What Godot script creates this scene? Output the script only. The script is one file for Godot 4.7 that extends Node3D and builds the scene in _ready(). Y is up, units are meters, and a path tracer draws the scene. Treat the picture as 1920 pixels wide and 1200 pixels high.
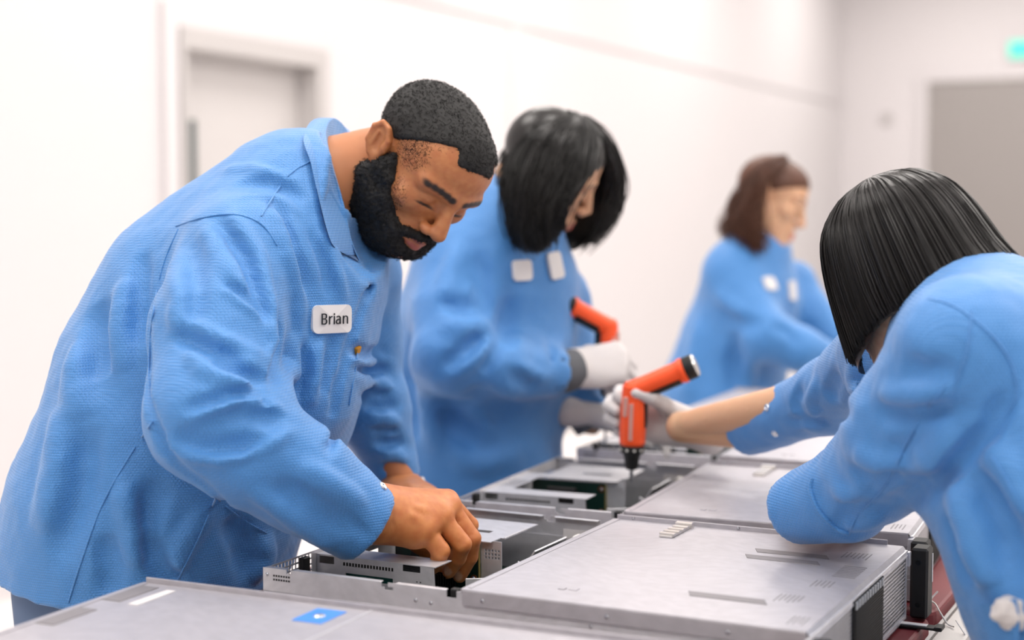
extends Node3D
# Four people in blue smocks assemble rack servers on a long workbench in a bright white hall.
# x runs along the servers (rear to front), -z down the bench, y up; the server tops are about 1 m above the floor.

var M := {}
var rng := RandomNumberGenerator.new()

func _ready() -> void:
	rng.seed = 20240
	set_camera()
	set_light()
	make_materials()
	build_room()
	build_people()
	build_bench()
	build_servers()
	build_drivers()
	build_small()

func set_camera() -> void:
	var cam := Camera3D.new()
	cam.name = "camera"
	var a := CameraAttributesPhysical.new()
	a.frustum_focal_length = 57.5
	a.frustum_focus_distance = 1.93
	a.exposure_aperture = 2.4
	a.frustum_near = 0.05
	a.frustum_far = 60.0
	cam.attributes = a
	add_child(cam)
	cam.position = Vector3(1.082, 1.425, 1.493)
	cam.rotation = Vector3(-0.0698, 0.4645, 0)
	cam.current = true

const EXPOSURE := 1.0
const CEILING := 4.2
const HALL := [Vector3(-3.09, 0, -14.6), Vector3(5.2, 4.2, 5.0)]

func set_light() -> void:
	var e := Environment.new()
	e.background_mode = Environment.BG_COLOR
	e.background_color = Color(0.9, 0.92, 0.95)
	e.background_energy_multiplier = 0.3
	e.tonemap_mode = Environment.TONE_MAPPER_LINEAR
	e.tonemap_exposure = EXPOSURE
	e.sdfgi_enabled = true
	e.ssao_enabled = true
	e.ssil_enabled = true
	var w := WorldEnvironment.new()
	w.name = "environment"
	w.environment = e
	add_child(w)

# ---------------------------------------------------------------- smooth solids
# A Field is an ordered list of rounded cones, ellipsoids, boxes and cutting planes joined with a
# smooth minimum, plus cloth folds; it is meshed as surface nets on a sparse grid.
class Field:
	var n := 0
	var kind := PackedInt32Array()
	var op := PackedInt32Array()
	var kk := PackedFloat32Array()
	var A := PackedVector3Array()
	var B := PackedVector3Array()
	var ra := PackedFloat32Array()
	var rb := PackedFloat32Array()
	var nn := PackedVector3Array()
	var sc := PackedFloat32Array()
	var bb := PackedFloat32Array()
	var bas: Array[Basis] = []
	var fw := PackedFloat32Array()
	var fa := PackedFloat32Array()
	var fp: Array[PackedVector3Array] = []
	var lo := Vector3(1e9, 1e9, 1e9)
	var hi := Vector3(-1e9, -1e9, -1e9)
	var cell := 0.006
	var rough := 0.0
	var rough_freq := 30.0
	var seed_no := 1
	var paint: Array = []
	var base_color := Color(1, 1, 1)
	var verts := PackedVector3Array()
	var norms := PackedVector3Array()
	var cols := PackedColorArray()
	var idx := PackedInt32Array()

	func _init(rows: Array, folds: Array = [], cell_size := 0.006) -> void:
		cell = cell_size
		for r: Array in rows:
			var t: int = r[0]
			kind.append(t)
			op.append(r[1])
			kk.append(maxf(r[2], 0.0005))
			var a := Vector3(r[3], r[4], r[5])
			A.append(a)
			var b := Vector3(r[6], r[7], r[8])
			var reach := 0.0
			var s := 1.0
			var dir := Vector3.ZERO
			var bs := Basis.IDENTITY
			var r0 := 0.0
			var r1 := 0.0
			if t == 0:
				r0 = r[9]
				r1 = r[10]
				if r.size() > 11:
					dir = Vector3(r[11], r[12], r[13])
					s = r[14]
				reach = maxf(r0, r1) * maxf(1.0, s)
				if r[1] == 0:
					lo = lo.min(a.min(b) - Vector3.ONE * reach)
					hi = hi.max(a.max(b) + Vector3.ONE * reach)
				b = b - a
				if s != 1.0:
					b = b + dir * (b.dot(dir) * (1.0 / s - 1.0))
			elif t == 1 or t == 2:
				var at := 9
				if t == 2:
					r0 = r[9]
					at = 10
					b = b - Vector3.ONE * r0
				if r.size() > at:
					bs = Basis(Vector3(r[at], r[at + 1], r[at + 2]), Vector3(r[at + 3], r[at + 4], r[at + 5]), Vector3(r[at + 6], r[at + 7], r[at + 8])).transposed()
				reach = b.length() + r0 if t == 2 else maxf(b.x, maxf(b.y, b.z))
				if r[1] == 0:
					lo = lo.min(a - Vector3.ONE * reach)
					hi = hi.max(a + Vector3.ONE * reach)
			B.append(b)
			ra.append(r0)
			rb.append(r1 - r0)
			nn.append(dir)
			sc.append(1.0 / s - 1.0)
			bb.append(maxf(b.dot(b), 1e-9))
			bas.append(bs)
		n = kind.size()
		for f: Array in folds:
			fw.append(f[0])
			fa.append(f[1])
			var pts := PackedVector3Array()
			for i in range(2, f.size(), 3):
				pts.append(Vector3(f[i], f[i + 1], f[i + 2]))
			fp.append(pts)

	func prim(i: int, p: Vector3) -> float:
		var q := p - A[i]
		var t := kind[i]
		if t == 0:
			var b := B[i]
			if sc[i] != 0.0:
				var d := nn[i]
				q += d * (q.dot(d) * sc[i])
			var h := clampf(q.dot(b) / bb[i], 0.0, 1.0)
			return (q - b * h).length() - (ra[i] + rb[i] * h)
		if t == 1:
			q = bas[i] * q
			var u := q / B[i]
			var k0 := u.length()
			var k1 := (u / B[i]).length() + 1e-6
			return k0 * (k0 - 1.0) / k1
		if t == 2:
			q = (bas[i] * q).abs() - B[i]
			return q.max(Vector3.ZERO).length() + minf(maxf(q.x, maxf(q.y, q.z)), 0.0) - ra[i]
		return -q.dot(B[i])

	func value(p: Vector3, act: PackedInt32Array, fact: PackedInt32Array) -> float:
		var d := 10.0
		for i in act:
			var e := prim(i, p)
			var k := kk[i]
			if op[i] == 0:
				var h := k - absf(d - e)
				d = minf(d, e)
				if h > 0.0:
					d -= h * h / k * 0.25
			else:
				var h := k - absf(d + e)
				d = maxf(d, -e)
				if h > 0.0:
					d += h * h / k * 0.25
		for i in fact:
			var pts := fp[i]
			var w2 := fw[i] * fw[i]
			var best := w2
			var at := 0.0
			var m := pts.size() - 1
			for s in m:
				var v := pts[s + 1] - pts[s]
				var q := p - pts[s]
				var h := clampf(q.dot(v) / v.length_squared(), 0.0, 1.0)
				var x := (q - v * h).length_squared()
				if x < best:
					best = x
					at = (s + h) / m
			if best < w2:
				var g := sqrt(best / w2)
				d -= fa[i] * minf(1.0, 4.0 * at * (1.0 - at) + 0.1) * (1.0 - g) * (1.0 - g) * (1.0 + g)
		return d

	func all_prims() -> PackedInt32Array:
		var a := PackedInt32Array()
		for i in n:
			a.append(i)
		return a

	func all_folds() -> PackedInt32Array:
		var a := PackedInt32Array()
		for i in fw.size():
			a.append(i)
		return a

	func snap(p: Vector3) -> Vector3:
		var a := all_prims()
		var f := all_folds()
		for k in 6:
			var d := value(p, a, f)
			var g := gradient(p, a, f)
			p -= g * d
		return p

	func gradient(p: Vector3, a: PackedInt32Array, f: PackedInt32Array) -> Vector3:
		var e := 0.0015
		return Vector3(value(p + Vector3(e, 0, 0), a, f) - value(p - Vector3(e, 0, 0), a, f), value(p + Vector3(0, e, 0), a, f) - value(p - Vector3(0, e, 0), a, f), value(p + Vector3(0, 0, e), a, f) - value(p - Vector3(0, 0, e), a, f)).normalized()

	func run() -> void:
		var c := cell
		var org := lo - Vector3.ONE * c * 4.0
		var dim := Vector3i(((hi - lo) / c).ceil()) + Vector3i(9, 9, 9)
		var nx := (dim.x / 8 + 1) * 8
		var ny := (dim.y / 8 + 1) * 8
		var nz := (dim.z / 8 + 1) * 8
		var sy := nx
		var sz := nx * ny
		var val := PackedFloat32Array()
		val.resize(sz * nz)
		val.fill(1e9)
		var everything := all_prims()
		var active := PackedInt32Array()
		var big := 8
		var rbig := c * big * 0.5 * 1.7321
		var rsm := c * 2.0 * 1.7321
		var ds := PackedFloat32Array()
		ds.resize(n)
		for bz in range(0, nz, big):
			for by in range(0, ny, big):
				for bx in range(0, nx, big):
					var cc := org + Vector3(bx + big * 0.5, by + big * 0.5, bz + big * 0.5) * c
					var dmin := 1e9
					for i in n:
						var e := prim(i, cc)
						ds[i] = e
						if op[i] == 0:
							dmin = minf(dmin, e)
					if dmin > rbig * 1.1 + (0.045 if fw.size() else 0.016):
						continue
					var act := PackedInt32Array()
					for i in n:
						if op[i] == 0:
							if ds[i] < dmin + 2.1 * rbig + kk[i]:
								act.append(i)
						elif ds[i] < 1.3 * rbig + kk[i]:
							act.append(i)
					var fact := PackedInt32Array()
					if absf(value(cc, act, fact)) > rbig * 1.25 + (0.05 if fw.size() else 0.012):
						continue
					for i in fw.size():
						var pts := fp[i]
						var lim := fw[i] + rbig
						for s in pts.size() - 1:
							var v := pts[s + 1] - pts[s]
							var q := cc - pts[s]
							var h := clampf(q.dot(v) / v.length_squared(), 0.0, 1.0)
							if (q - v * h).length_squared() < lim * lim:
								fact.append(i)
								break
					for z in range(bz, mini(bz + big, nz), 4):
						for y in range(by, mini(by + big, ny), 4):
							for x in range(bx, mini(bx + big, nx), 4):
								var sc_ := org + Vector3(x + 1.5, y + 1.5, z + 1.5) * c
								var d := value(sc_, act, fact)
								if absf(d) > rsm * 1.15 + c * 1.6 + (0.02 if fact.size() else 0.0):
									continue
								dmin = 1e9
								for i in act:
									ds[i] = prim(i, sc_)
									if op[i] == 0:
										dmin = minf(dmin, ds[i])
								var sub := PackedInt32Array()
								for i in act:
									if op[i] == 0:
										if ds[i] < dmin + 2.1 * rsm + kk[i]:
											sub.append(i)
									elif ds[i] < 1.3 * rsm + kk[i] + 0.004:
										sub.append(i)
								active.append(x + y * sy + z * sz)
								for k in 4:
									for j in 4:
										var at := x + (y + j) * sy + (z + k) * sz
										for i in 4:
											val[at + i] = value(org + Vector3(x + i, y + j, z + k) * c, sub, fact)
		var map := {}
		var off := PackedInt32Array([0, 1, sy, sy + 1, sz, sz + 1, sz + sy, sz + sy + 1])
		var cx := PackedVector3Array([Vector3(0, 0, 0), Vector3(1, 0, 0), Vector3(0, 1, 0), Vector3(1, 1, 0), Vector3(0, 0, 1), Vector3(1, 0, 1), Vector3(0, 1, 1), Vector3(1, 1, 1)])
		var ea := PackedInt32Array([0, 2, 4, 6, 0, 1, 4, 5, 0, 1, 2, 3])
		var eb := PackedInt32Array([1, 3, 5, 7, 2, 3, 6, 7, 4, 5, 6, 7])
		var crossed := PackedInt32Array()
		var v8 := PackedFloat32Array()
		v8.resize(8)
		for base in active:
			var x0 := base % sy
			var y0 := (base / sy) % ny
			var z0 := base / sz
			if x0 + 4 >= nx or y0 + 4 >= ny or z0 + 4 >= nz:
				continue
			for k in 4:
				for j in 4:
					for i in 4:
						var at := base + i + j * sy + k * sz
						var ok := true
						var neg := 0
						for m in 8:
							var f := val[at + off[m]]
							if f > 1e8:
								ok = false
								break
							v8[m] = f
							if f < 0.0:
								neg += 1
						if not ok or neg == 0 or neg == 8:
							continue
						var sum := Vector3.ZERO
						var cnt := 0
						for e in 12:
							var fa_ := v8[ea[e]]
							var fb_ := v8[eb[e]]
							if (fa_ < 0.0) != (fb_ < 0.0):
								sum += cx[ea[e]].lerp(cx[eb[e]], fa_ / (fa_ - fb_))
								cnt += 1
						var g := Vector3(v8[1] + v8[3] + v8[5] + v8[7] - v8[0] - v8[2] - v8[4] - v8[6], v8[2] + v8[3] + v8[6] + v8[7] - v8[0] - v8[1] - v8[4] - v8[5], v8[4] + v8[5] + v8[6] + v8[7] - v8[0] - v8[1] - v8[2] - v8[3]).normalized()
						map[at] = verts.size()
						crossed.append(at)
						verts.append(org + (Vector3(x0 + i, y0 + j, z0 + k) + sum / cnt) * c)
						norms.append(g)
		for at in crossed:
			var f0 := val[at]
			var me: int = map[at]
			for axis in 3:
				var s1: int = [1, sy, sz][axis]
				var u: int = [sy, sz, 1][axis]
				var v: int = [sz, 1, sy][axis]
				var f1 := val[at + s1]
				if (f0 < 0.0) == (f1 < 0.0):
					continue
				if not (map.has(at - u) and map.has(at - v) and map.has(at - u - v)):
					continue
				var a: int = map[at - u]
				var b: int = map[at - u - v]
				var d: int = map[at - v]
				if f0 < 0.0:
					idx.append_array(PackedInt32Array([me, b, a, me, d, b]))
				else:
					idx.append_array(PackedInt32Array([me, a, b, me, b, d]))
		# uneven surface and colour
		if rough > 0.0:
			var ns := FastNoiseLite.new()
			ns.seed = seed_no
			ns.frequency = 1.0
			ns.fractal_octaves = 2
			for i in verts.size():
				var p := verts[i] * rough_freq
				verts[i] += norms[i] * ns.get_noise_3dv(p) * rough
			smooth_normals()
		if paint.size():
			cols.resize(verts.size())
			var mot := FastNoiseLite.new()
			mot.seed = 4
			mot.frequency = 1.0
			mot.fractal_octaves = 3
			for i in verts.size():
				var v := 1.0 + 0.16 * mot.get_noise_3dv(verts[i] * 70.0)
				var cc := color_at(verts[i])
				cols[i] = Color(cc.r * v, cc.g * v * v, cc.b * v * v)

	func smooth_normals() -> void:
		var acc := PackedVector3Array()
		acc.resize(verts.size())
		for t in range(0, idx.size(), 3):
			var a := verts[idx[t]]
			var f := (verts[idx[t + 2]] - a).cross(verts[idx[t + 1]] - a)
			acc[idx[t]] += f
			acc[idx[t + 1]] += f
			acc[idx[t + 2]] += f
		for i in verts.size():
			norms[i] = acc[i].normalized()

	func color_at(p: Vector3) -> Color:
		var c := base_color
		for q: Array in paint:
			var e := ((p - Vector3(q[0], q[1], q[2])) / Vector3(q[3], q[4], q[5])).length()
			var w := 1.0 - smoothstep(1.0 - q[9], 1.0 + q[9], e)
			if w > 0.0:
				c = c.lerp(Color(q[6], q[7], q[8]), w)
		return c

	func add_to(mesh: Dictionary, t := Transform3D.IDENTITY) -> void:
		var start: int = mesh.v.size()
		if t == Transform3D.IDENTITY:
			mesh.v.append_array(verts)
			mesh.n.append_array(norms)
		else:
			var nb := t.basis.inverse().transposed()
			for i in verts.size():
				mesh.v.append(t * verts[i])
				mesh.n.append((nb * norms[i]).normalized())
		if cols.size() == verts.size():
			mesh.c.append_array(cols)
		else:
			var fill := PackedColorArray()
			fill.resize(verts.size())
			fill.fill(base_color)
			mesh.c.append_array(fill)
		for i in idx:
			mesh.i.append(i + start)


var jobs: Array = []

func job(f: Field) -> Field:
	jobs.append(f)
	return f

func run_job(i: int) -> void:
	jobs[i].run()

func run_jobs() -> void:
	var g := WorkerThreadPool.add_group_task(run_job, jobs.size())
	WorkerThreadPool.wait_for_group_task_completion(g)

func empty_mesh() -> Dictionary:
	return {"v": PackedVector3Array(), "n": PackedVector3Array(), "c": PackedColorArray(), "i": PackedInt32Array()}

func commit(d: Dictionary, called: String, m: Material, parent: Node) -> MeshInstance3D:
	var arr := []
	arr.resize(Mesh.ARRAY_MAX)
	arr[Mesh.ARRAY_VERTEX] = d.v
	arr[Mesh.ARRAY_NORMAL] = d.n
	if d.c.size() == d.v.size():
		arr[Mesh.ARRAY_COLOR] = d.c
	arr[Mesh.ARRAY_INDEX] = d.i
	var am := ArrayMesh.new()
	am.add_surface_from_arrays(Mesh.PRIMITIVE_TRIANGLES, arr)
	am.surface_set_material(0, m)
	var o := MeshInstance3D.new()
	o.mesh = am
	o.name = called
	parent.add_child(o, true)
	return o

func solid(f: Field, called: String, m: Material, parent: Node, t := Transform3D.IDENTITY) -> MeshInstance3D:
	var d := empty_mesh()
	f.add_to(d, t)
	return commit(d, called, m, parent)


# ---------------------------------------------------------------- small helpers
func tag(o: Node, label: String, category: String, group := "") -> void:
	o.set_meta("label", label)
	o.set_meta("category", category)
	if group:
		o.set_meta("group", group)

func struct(o: Node, label: String) -> void:
	o.set_meta("kind", "structure")
	o.set_meta("label", label)

var taken := {}
func numbered(called: String) -> String:
	var k: int = taken.get(called, 0)
	taken[called] = k + 1
	return called if k == 0 else "%s_%03d" % [called, k]

func thing(called: String, label: String, category: String, at := Transform3D.IDENTITY, group := "") -> Node3D:
	var o := Node3D.new()
	o.name = numbered(called)
	add_child(o)
	o.transform = at
	tag(o, label, category, group)
	return o

func mat(c: Color, rough := 0.6, metal := 0.0) -> StandardMaterial3D:
	var m := StandardMaterial3D.new()
	m.albedo_color = c
	m.roughness = rough
	m.metallic = metal
	return m

func st() -> SurfaceTool:
	var s := SurfaceTool.new()
	s.begin(Mesh.PRIMITIVE_TRIANGLES)
	s.set_smooth_group(-1)
	return s

func quad(s: SurfaceTool, a: Vector3, b: Vector3, c: Vector3, d: Vector3) -> void:
	for p: Vector3 in [a, b, c, a, c, d]:
		s.add_vertex(p)

# box with bevelled edges between two corners, in the frame t
func cbox(s: SurfaceTool, lo: Vector3, hi: Vector3, bevel := 0.0006, t := Transform3D.IDENTITY) -> void:
	var c := (lo + hi) * 0.5
	var h := (hi - lo).abs() * 0.5
	var b := minf(bevel, minf(h.x, minf(h.y, h.z)) * 0.45)
	var ax := [Vector3(1, 0, 0), Vector3(0, 1, 0), Vector3(0, 0, 1)]
	for i in 3:
		for sg: float in [-1.0, 1.0]:
			var n: Vector3 = ax[i] * sg
			var u: Vector3 = ax[(i + 1) % 3]
			var v: Vector3 = ax[(i + 2) % 3] * sg
			var f := n * h[i]
			var du := u * (h[(i + 1) % 3] - b)
			var dv := v * (h[(i + 2) % 3] - b)
			quad(s, t * (c + f - du - dv), t * (c + f - du + dv), t * (c + f + du + dv), t * (c + f + du - dv))
	if b <= 0.0:
		return
	for i in 3:
		var j := (i + 1) % 3
		var k := (i + 2) % 3
		for sj: float in [-1.0, 1.0]:
			for sk: float in [-1.0, 1.0]:
				var p1: Vector3 = ax[j] * sj * h[j] + ax[k] * sk * (h[k] - b)
				var p2: Vector3 = ax[j] * sj * (h[j] - b) + ax[k] * sk * h[k]
				var e: Vector3 = ax[i] * (h[i] - b)
				if sj * sk > 0:
					quad(s, t * (c + p1 - e), t * (c + p1 + e), t * (c + p2 + e), t * (c + p2 - e))
				else:
					quad(s, t * (c + p2 - e), t * (c + p2 + e), t * (c + p1 + e), t * (c + p1 - e))
	for sx: float in [-1.0, 1.0]:
		for sy: float in [-1.0, 1.0]:
			for sz: float in [-1.0, 1.0]:
				var a := c + Vector3(sx * h.x, sy * (h.y - b), sz * (h.z - b))
				var d := c + Vector3(sx * (h.x - b), sy * h.y, sz * (h.z - b))
				var g := c + Vector3(sx * (h.x - b), sy * (h.y - b), sz * h.z)
				var order := [a, g, d] if sx * sy * sz > 0 else [a, d, g]
				for p: Vector3 in order:
					s.add_vertex(t * p)

func put(s: SurfaceTool, called: String, m: Material, parent: Node = self) -> MeshInstance3D:
	s.generate_normals()
	var o := MeshInstance3D.new()
	o.mesh = s.commit()
	o.mesh.surface_set_material(0, m)
	o.name = numbered(called) if parent == self else called
	parent.add_child(o, true)
	return o

func block(called: String, lo: Vector3, hi: Vector3, m: Material, parent: Node = self, bevel := 0.0006) -> MeshInstance3D:
	var s := st()
	cbox(s, lo, hi, bevel)
	return put(s, called, m, parent)

# tube along points with radius per point, closed ends, smooth
func tube(d: Dictionary, pts: Array, radii: Array, sides := 8, col := Color.WHITE) -> void:
	var n := pts.size()
	var start: int = d.v.size()
	var up := Vector3.UP
	var prev := Vector3.ZERO
	for i in n:
		var p: Vector3 = pts[i]
		var t: Vector3 = (pts[mini(i + 1, n - 1)] - pts[maxi(i - 1, 0)]).normalized()
		if prev == Vector3.ZERO:
			prev = t.cross(up if absf(t.y) < 0.9 else Vector3.RIGHT).normalized()
		var x := (prev - t * prev.dot(t)).normalized()
		prev = x
		var y := t.cross(x)
		var r: float = radii[i] if i < radii.size() else radii[-1]
		for k in sides:
			var a := TAU * k / sides
			var o := x * cos(a) + y * sin(a)
			d.v.append(p + o * r)
			d.n.append(o)
			d.c.append(col)
	for i in n - 1:
		for k in sides:
			var a0 := start + i * sides + k
			var a1 := start + i * sides + (k + 1) % sides
			var b0 := a0 + sides
			var b1 := a1 + sides
			for q: int in [a0, b0, a1, a1, b0, b1]:
				d.i.append(q)
	if sides > 3:
		for e in 2:
			var first := start + (n - 1) * sides * e
			for k in range(1, sides - 1):
				if e == 0:
					d.i.append_array(PackedInt32Array([first, first + k, first + k + 1]))
				else:
					d.i.append_array(PackedInt32Array([first, first + k + 1, first + k]))

# profile of (radius, height) turned about the y axis of t
func lathe(s: SurfaceTool, prof: Array, t := Transform3D.IDENTITY, sides := 24) -> void:
	for i in prof.size() - 1:
		var a: Vector2 = prof[i]
		var b: Vector2 = prof[i + 1]
		for k in sides:
			var u := TAU * k / sides
			var w := TAU * (k + 1) / sides
			var p0 := t * Vector3(a.x * cos(u), a.y, a.x * sin(u))
			var p1 := t * Vector3(a.x * cos(w), a.y, a.x * sin(w))
			var q0 := t * Vector3(b.x * cos(u), b.y, b.x * sin(u))
			var q1 := t * Vector3(b.x * cos(w), b.y, b.x * sin(w))
			quad(s, p0, p1, q1, q0)

func spline(pts: Array, m: int) -> Array:
	var o := []
	for i in pts.size() - 1:
		var a: Vector3 = pts[i]
		var b: Vector3 = pts[i + 1]
		var p0: Vector3 = pts[maxi(i - 1, 0)]
		var p3: Vector3 = pts[mini(i + 2, pts.size() - 1)]
		for k in m:
			o.append(a.cubic_interpolate(b, p0, p3, float(k) / m))
	o.append(pts[-1])
	return o

# ---------------------------------------------------------------- materials
func weave_texture(size: int, cells: int) -> Array:
	var im := Image.create(size, size, false, Image.FORMAT_RGBA8)
	var col := Image.create(size, size, false, Image.FORMAT_RGBA8)
	var r := RandomNumberGenerator.new()
	r.seed = 5
	for y in size:
		for x in size:
			var u := float(x) / size * cells
			var v := float(y) / size * cells
			if int(floor(v)) % 2 == 1:
				u += 0.5
			var du := absf(u - floor(u) - 0.5) * 2.0
			var dv := absf(v - floor(v) - 0.5) * 2.0
			var h := clampf(1.25 - pow(du, 2.0) * 0.8 - pow(dv, 2.0) * 0.8, 0.0, 1.0)
			h = clampf(h + r.randf_range(-0.06, 0.06), 0.0, 1.0)
			im.set_pixel(x, y, Color(h, h, h))
			var c := 0.86 + 0.14 * h
			col.set_pixel(x, y, Color(c, c, c))
	im.bump_map_to_normal_map(3.0)
	return [ImageTexture.create_from_image(im), ImageTexture.create_from_image(col)]

func skin_bump() -> ImageTexture:
	var size := 256
	var im := Image.create(size, size, false, Image.FORMAT_RGBA8)
	var r := RandomNumberGenerator.new()
	r.seed = 8
	im.fill(Color(0.5, 0.5, 0.5))
	for k in 5200:
		var x := r.randi() % size
		var y := r.randi() % size
		var v := r.randf_range(0.2, 0.5)
		var l := 1 + r.randi() % 3
		for i in l:
			im.set_pixel((x + i) % size, (y + (i if k % 2 else 0)) % size, Color(v, v, v))
	im.bump_map_to_normal_map(2.0)
	return ImageTexture.create_from_image(im)

func noise_tex(freq: float, lo: Color, hi: Color, size := 256, seed_no := 3) -> ImageTexture:
	var ns := FastNoiseLite.new()
	ns.seed = seed_no
	ns.frequency = freq
	ns.fractal_octaves = 4
	var im := Image.create(size, size, false, Image.FORMAT_RGBA8)
	for y in size:
		for x in size:
			# wraps round so that the repeats join
			var a := TAU * x / size
			var b := TAU * y / size
			var v := ns.get_noise_3d(cos(a) * size / TAU + cos(b) * 40.0, sin(a) * size / TAU + sin(b) * 40.0, b * size / TAU if y < size / 2 else (TAU - b) * size / TAU) * 0.5 + 0.5
			im.set_pixel(x, y, lo.lerp(hi, clampf(v, 0, 1)))
	return ImageTexture.create_from_image(im)

func make_materials() -> void:
	var wv := weave_texture(256, 32)
	var j := mat(Color(0.275, 0.55, 0.825), 0.52)
	j.normal_enabled = true
	j.normal_texture = wv[0]
	j.normal_scale = 0.55
	j.albedo_texture = wv[1]
	j.uv1_triplanar = true
	j.uv1_scale = Vector3(9.5, 9.5, 9.5)
	j.rim_enabled = true
	j.rim = 0.6
	j.rim_tint = 0.12
	M.smock = j
	M.trousers = mat(Color(0.36, 0.44, 0.56), 0.8)
	var sk := mat(Color.WHITE, 0.48)
	sk.vertex_color_use_as_albedo = true
	sk.subsurf_scatter_enabled = true
	sk.subsurf_scatter_strength = 0.12
	sk.normal_enabled = true
	sk.normal_texture = skin_bump()
	sk.normal_scale = 0.35
	sk.uv1_triplanar = true
	sk.uv1_scale = Vector3(14, 14, 14)
	M.skin = sk
	M.black_hair = mat(Color(0.04, 0.037, 0.037), 0.7)
	M.dark_hair = mat(Color(0.052, 0.044, 0.042), 0.34)
	M.brown_hair = mat(Color(0.33, 0.185, 0.11), 0.5)
	M.glove = mat(Color(0.80, 0.785, 0.785), 0.9)
	M.cuff_grey = mat(Color(0.36, 0.37, 0.39), 0.8)
	M.white_cloth = mat(Color(0.86, 0.85, 0.85), 0.7)
	M.ink = mat(Color(0.03, 0.04, 0.07), 0.5)
	M.snap = mat(Color(0.85, 0.87, 0.9), 0.25, 1.0)
	M.tab_yellow = mat(Color(0.85, 0.58, 0.16), 0.6)
	M.wall = mat(Color(0.845, 0.83, 0.835), 0.85)
	M.far_wall = mat(Color(0.84, 0.83, 0.83), 0.85)
	M.ceiling = mat(Color(0.84, 0.835, 0.835), 0.9)
	M.floor = mat(Color(0.90, 0.885, 0.88), 0.45)
	M.door = mat(Color(0.78, 0.765, 0.76), 0.6)
	M.frame = mat(Color(0.74, 0.725, 0.72), 0.6)
	M.grey_door = mat(Color(0.60, 0.58, 0.57), 0.6)
	M.glass_dark = mat(Color(0.32, 0.36, 0.36), 0.15)
	var teal := mat(Color(0.2, 0.75, 0.65), 0.5)
	teal.emission_enabled = true
	teal.emission = Color(0.35, 0.95, 0.82)
	teal.emission_energy_multiplier = 0.7
	M.exit_glow = teal
	M.bench_top = mat(Color(0.80, 0.79, 0.78), 0.5)
	M.beam = mat(Color(0.72, 0.71, 0.70), 0.4, 0.4)
	M.dark_steel = mat(Color(0.16, 0.165, 0.18), 0.5, 0.3)
	var red := mat(Color(0.50, 0.16, 0.19), 0.5)
	red.albedo_texture = noise_tex(0.05, Color(0.82, 0.82, 0.82), Color(1, 1, 1))
	red.uv1_triplanar = true
	red.uv1_scale = Vector3(6, 6, 40)
	M.red_mat = red
	var brushed := noise_tex(0.06, Color(0.90, 0.90, 0.90), Color(1, 1, 1), 256, 9)
	for q: Array in [["zinc", Color(0.84, 0.84, 0.86), 0.38, 0.4], ["lid", Color(0.72, 0.71, 0.735), 0.45, 0.3]]:
		var z := mat(q[1], q[2], q[3])
		z.albedo_texture = brushed
		z.uv1_triplanar = true
		z.uv1_scale = Vector3(3, 3, 3)
		M[q[0]] = z
	M.steel = mat(Color(0.75, 0.76, 0.78), 0.22, 1.0)
	M.foil = mat(Color(0.88, 0.87, 0.86), 0.28, 0.9)
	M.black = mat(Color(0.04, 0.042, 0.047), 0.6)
	M.bay_black = mat(Color(0.06, 0.065, 0.075), 0.85)
	M.bay_grey = mat(Color(0.68, 0.70, 0.72), 0.5, 0.2)
	M.label_grey = mat(Color(0.50, 0.487, 0.50), 0.6)
	M.board = mat(Color(0.035, 0.16, 0.135), 0.4)
	M.teal_board = mat(Color(0.08, 0.36, 0.34), 0.4)
	M.card_edge = mat(Color(0.66, 0.60, 0.36), 0.35, 0.4)
	M.copper = mat(Color(0.72, 0.45, 0.28), 0.3, 0.9)
	M.dark_fin = mat(Color(0.13, 0.14, 0.15), 0.35, 0.7)
	M.dark_plastic = mat(Color(0.09, 0.10, 0.11), 0.5)
	M.white_plastic = mat(Color(0.88, 0.87, 0.85), 0.5)
	M.chip = mat(Color(0.42, 0.42, 0.36), 0.4)
	M.yellow_wire = mat(Color(0.80, 0.68, 0.20), 0.5)
	M.blue_film = mat(Color(0.30, 0.55, 0.88), 0.4)
	M.orange = mat(Color(0.96, 0.33, 0.11), 0.42)
	M.pale_grey = mat(Color(0.80, 0.60, 0.56), 0.5)
	var lamp := mat(Color(1, 1, 1), 0.5)
	lamp.emission_enabled = true
	lamp.emission = Color(1, 0.98, 0.95)
	lamp.emission_energy_multiplier = 1.5
	M.lamp = lamp

# ---------------------------------------------------------------- the hall
func slab(called: String, lo: Vector3, hi: Vector3, m: Material, label: String) -> MeshInstance3D:
	var o := block(called, lo, hi, m, self, 0.002)
	struct(o, label)
	return o

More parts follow.
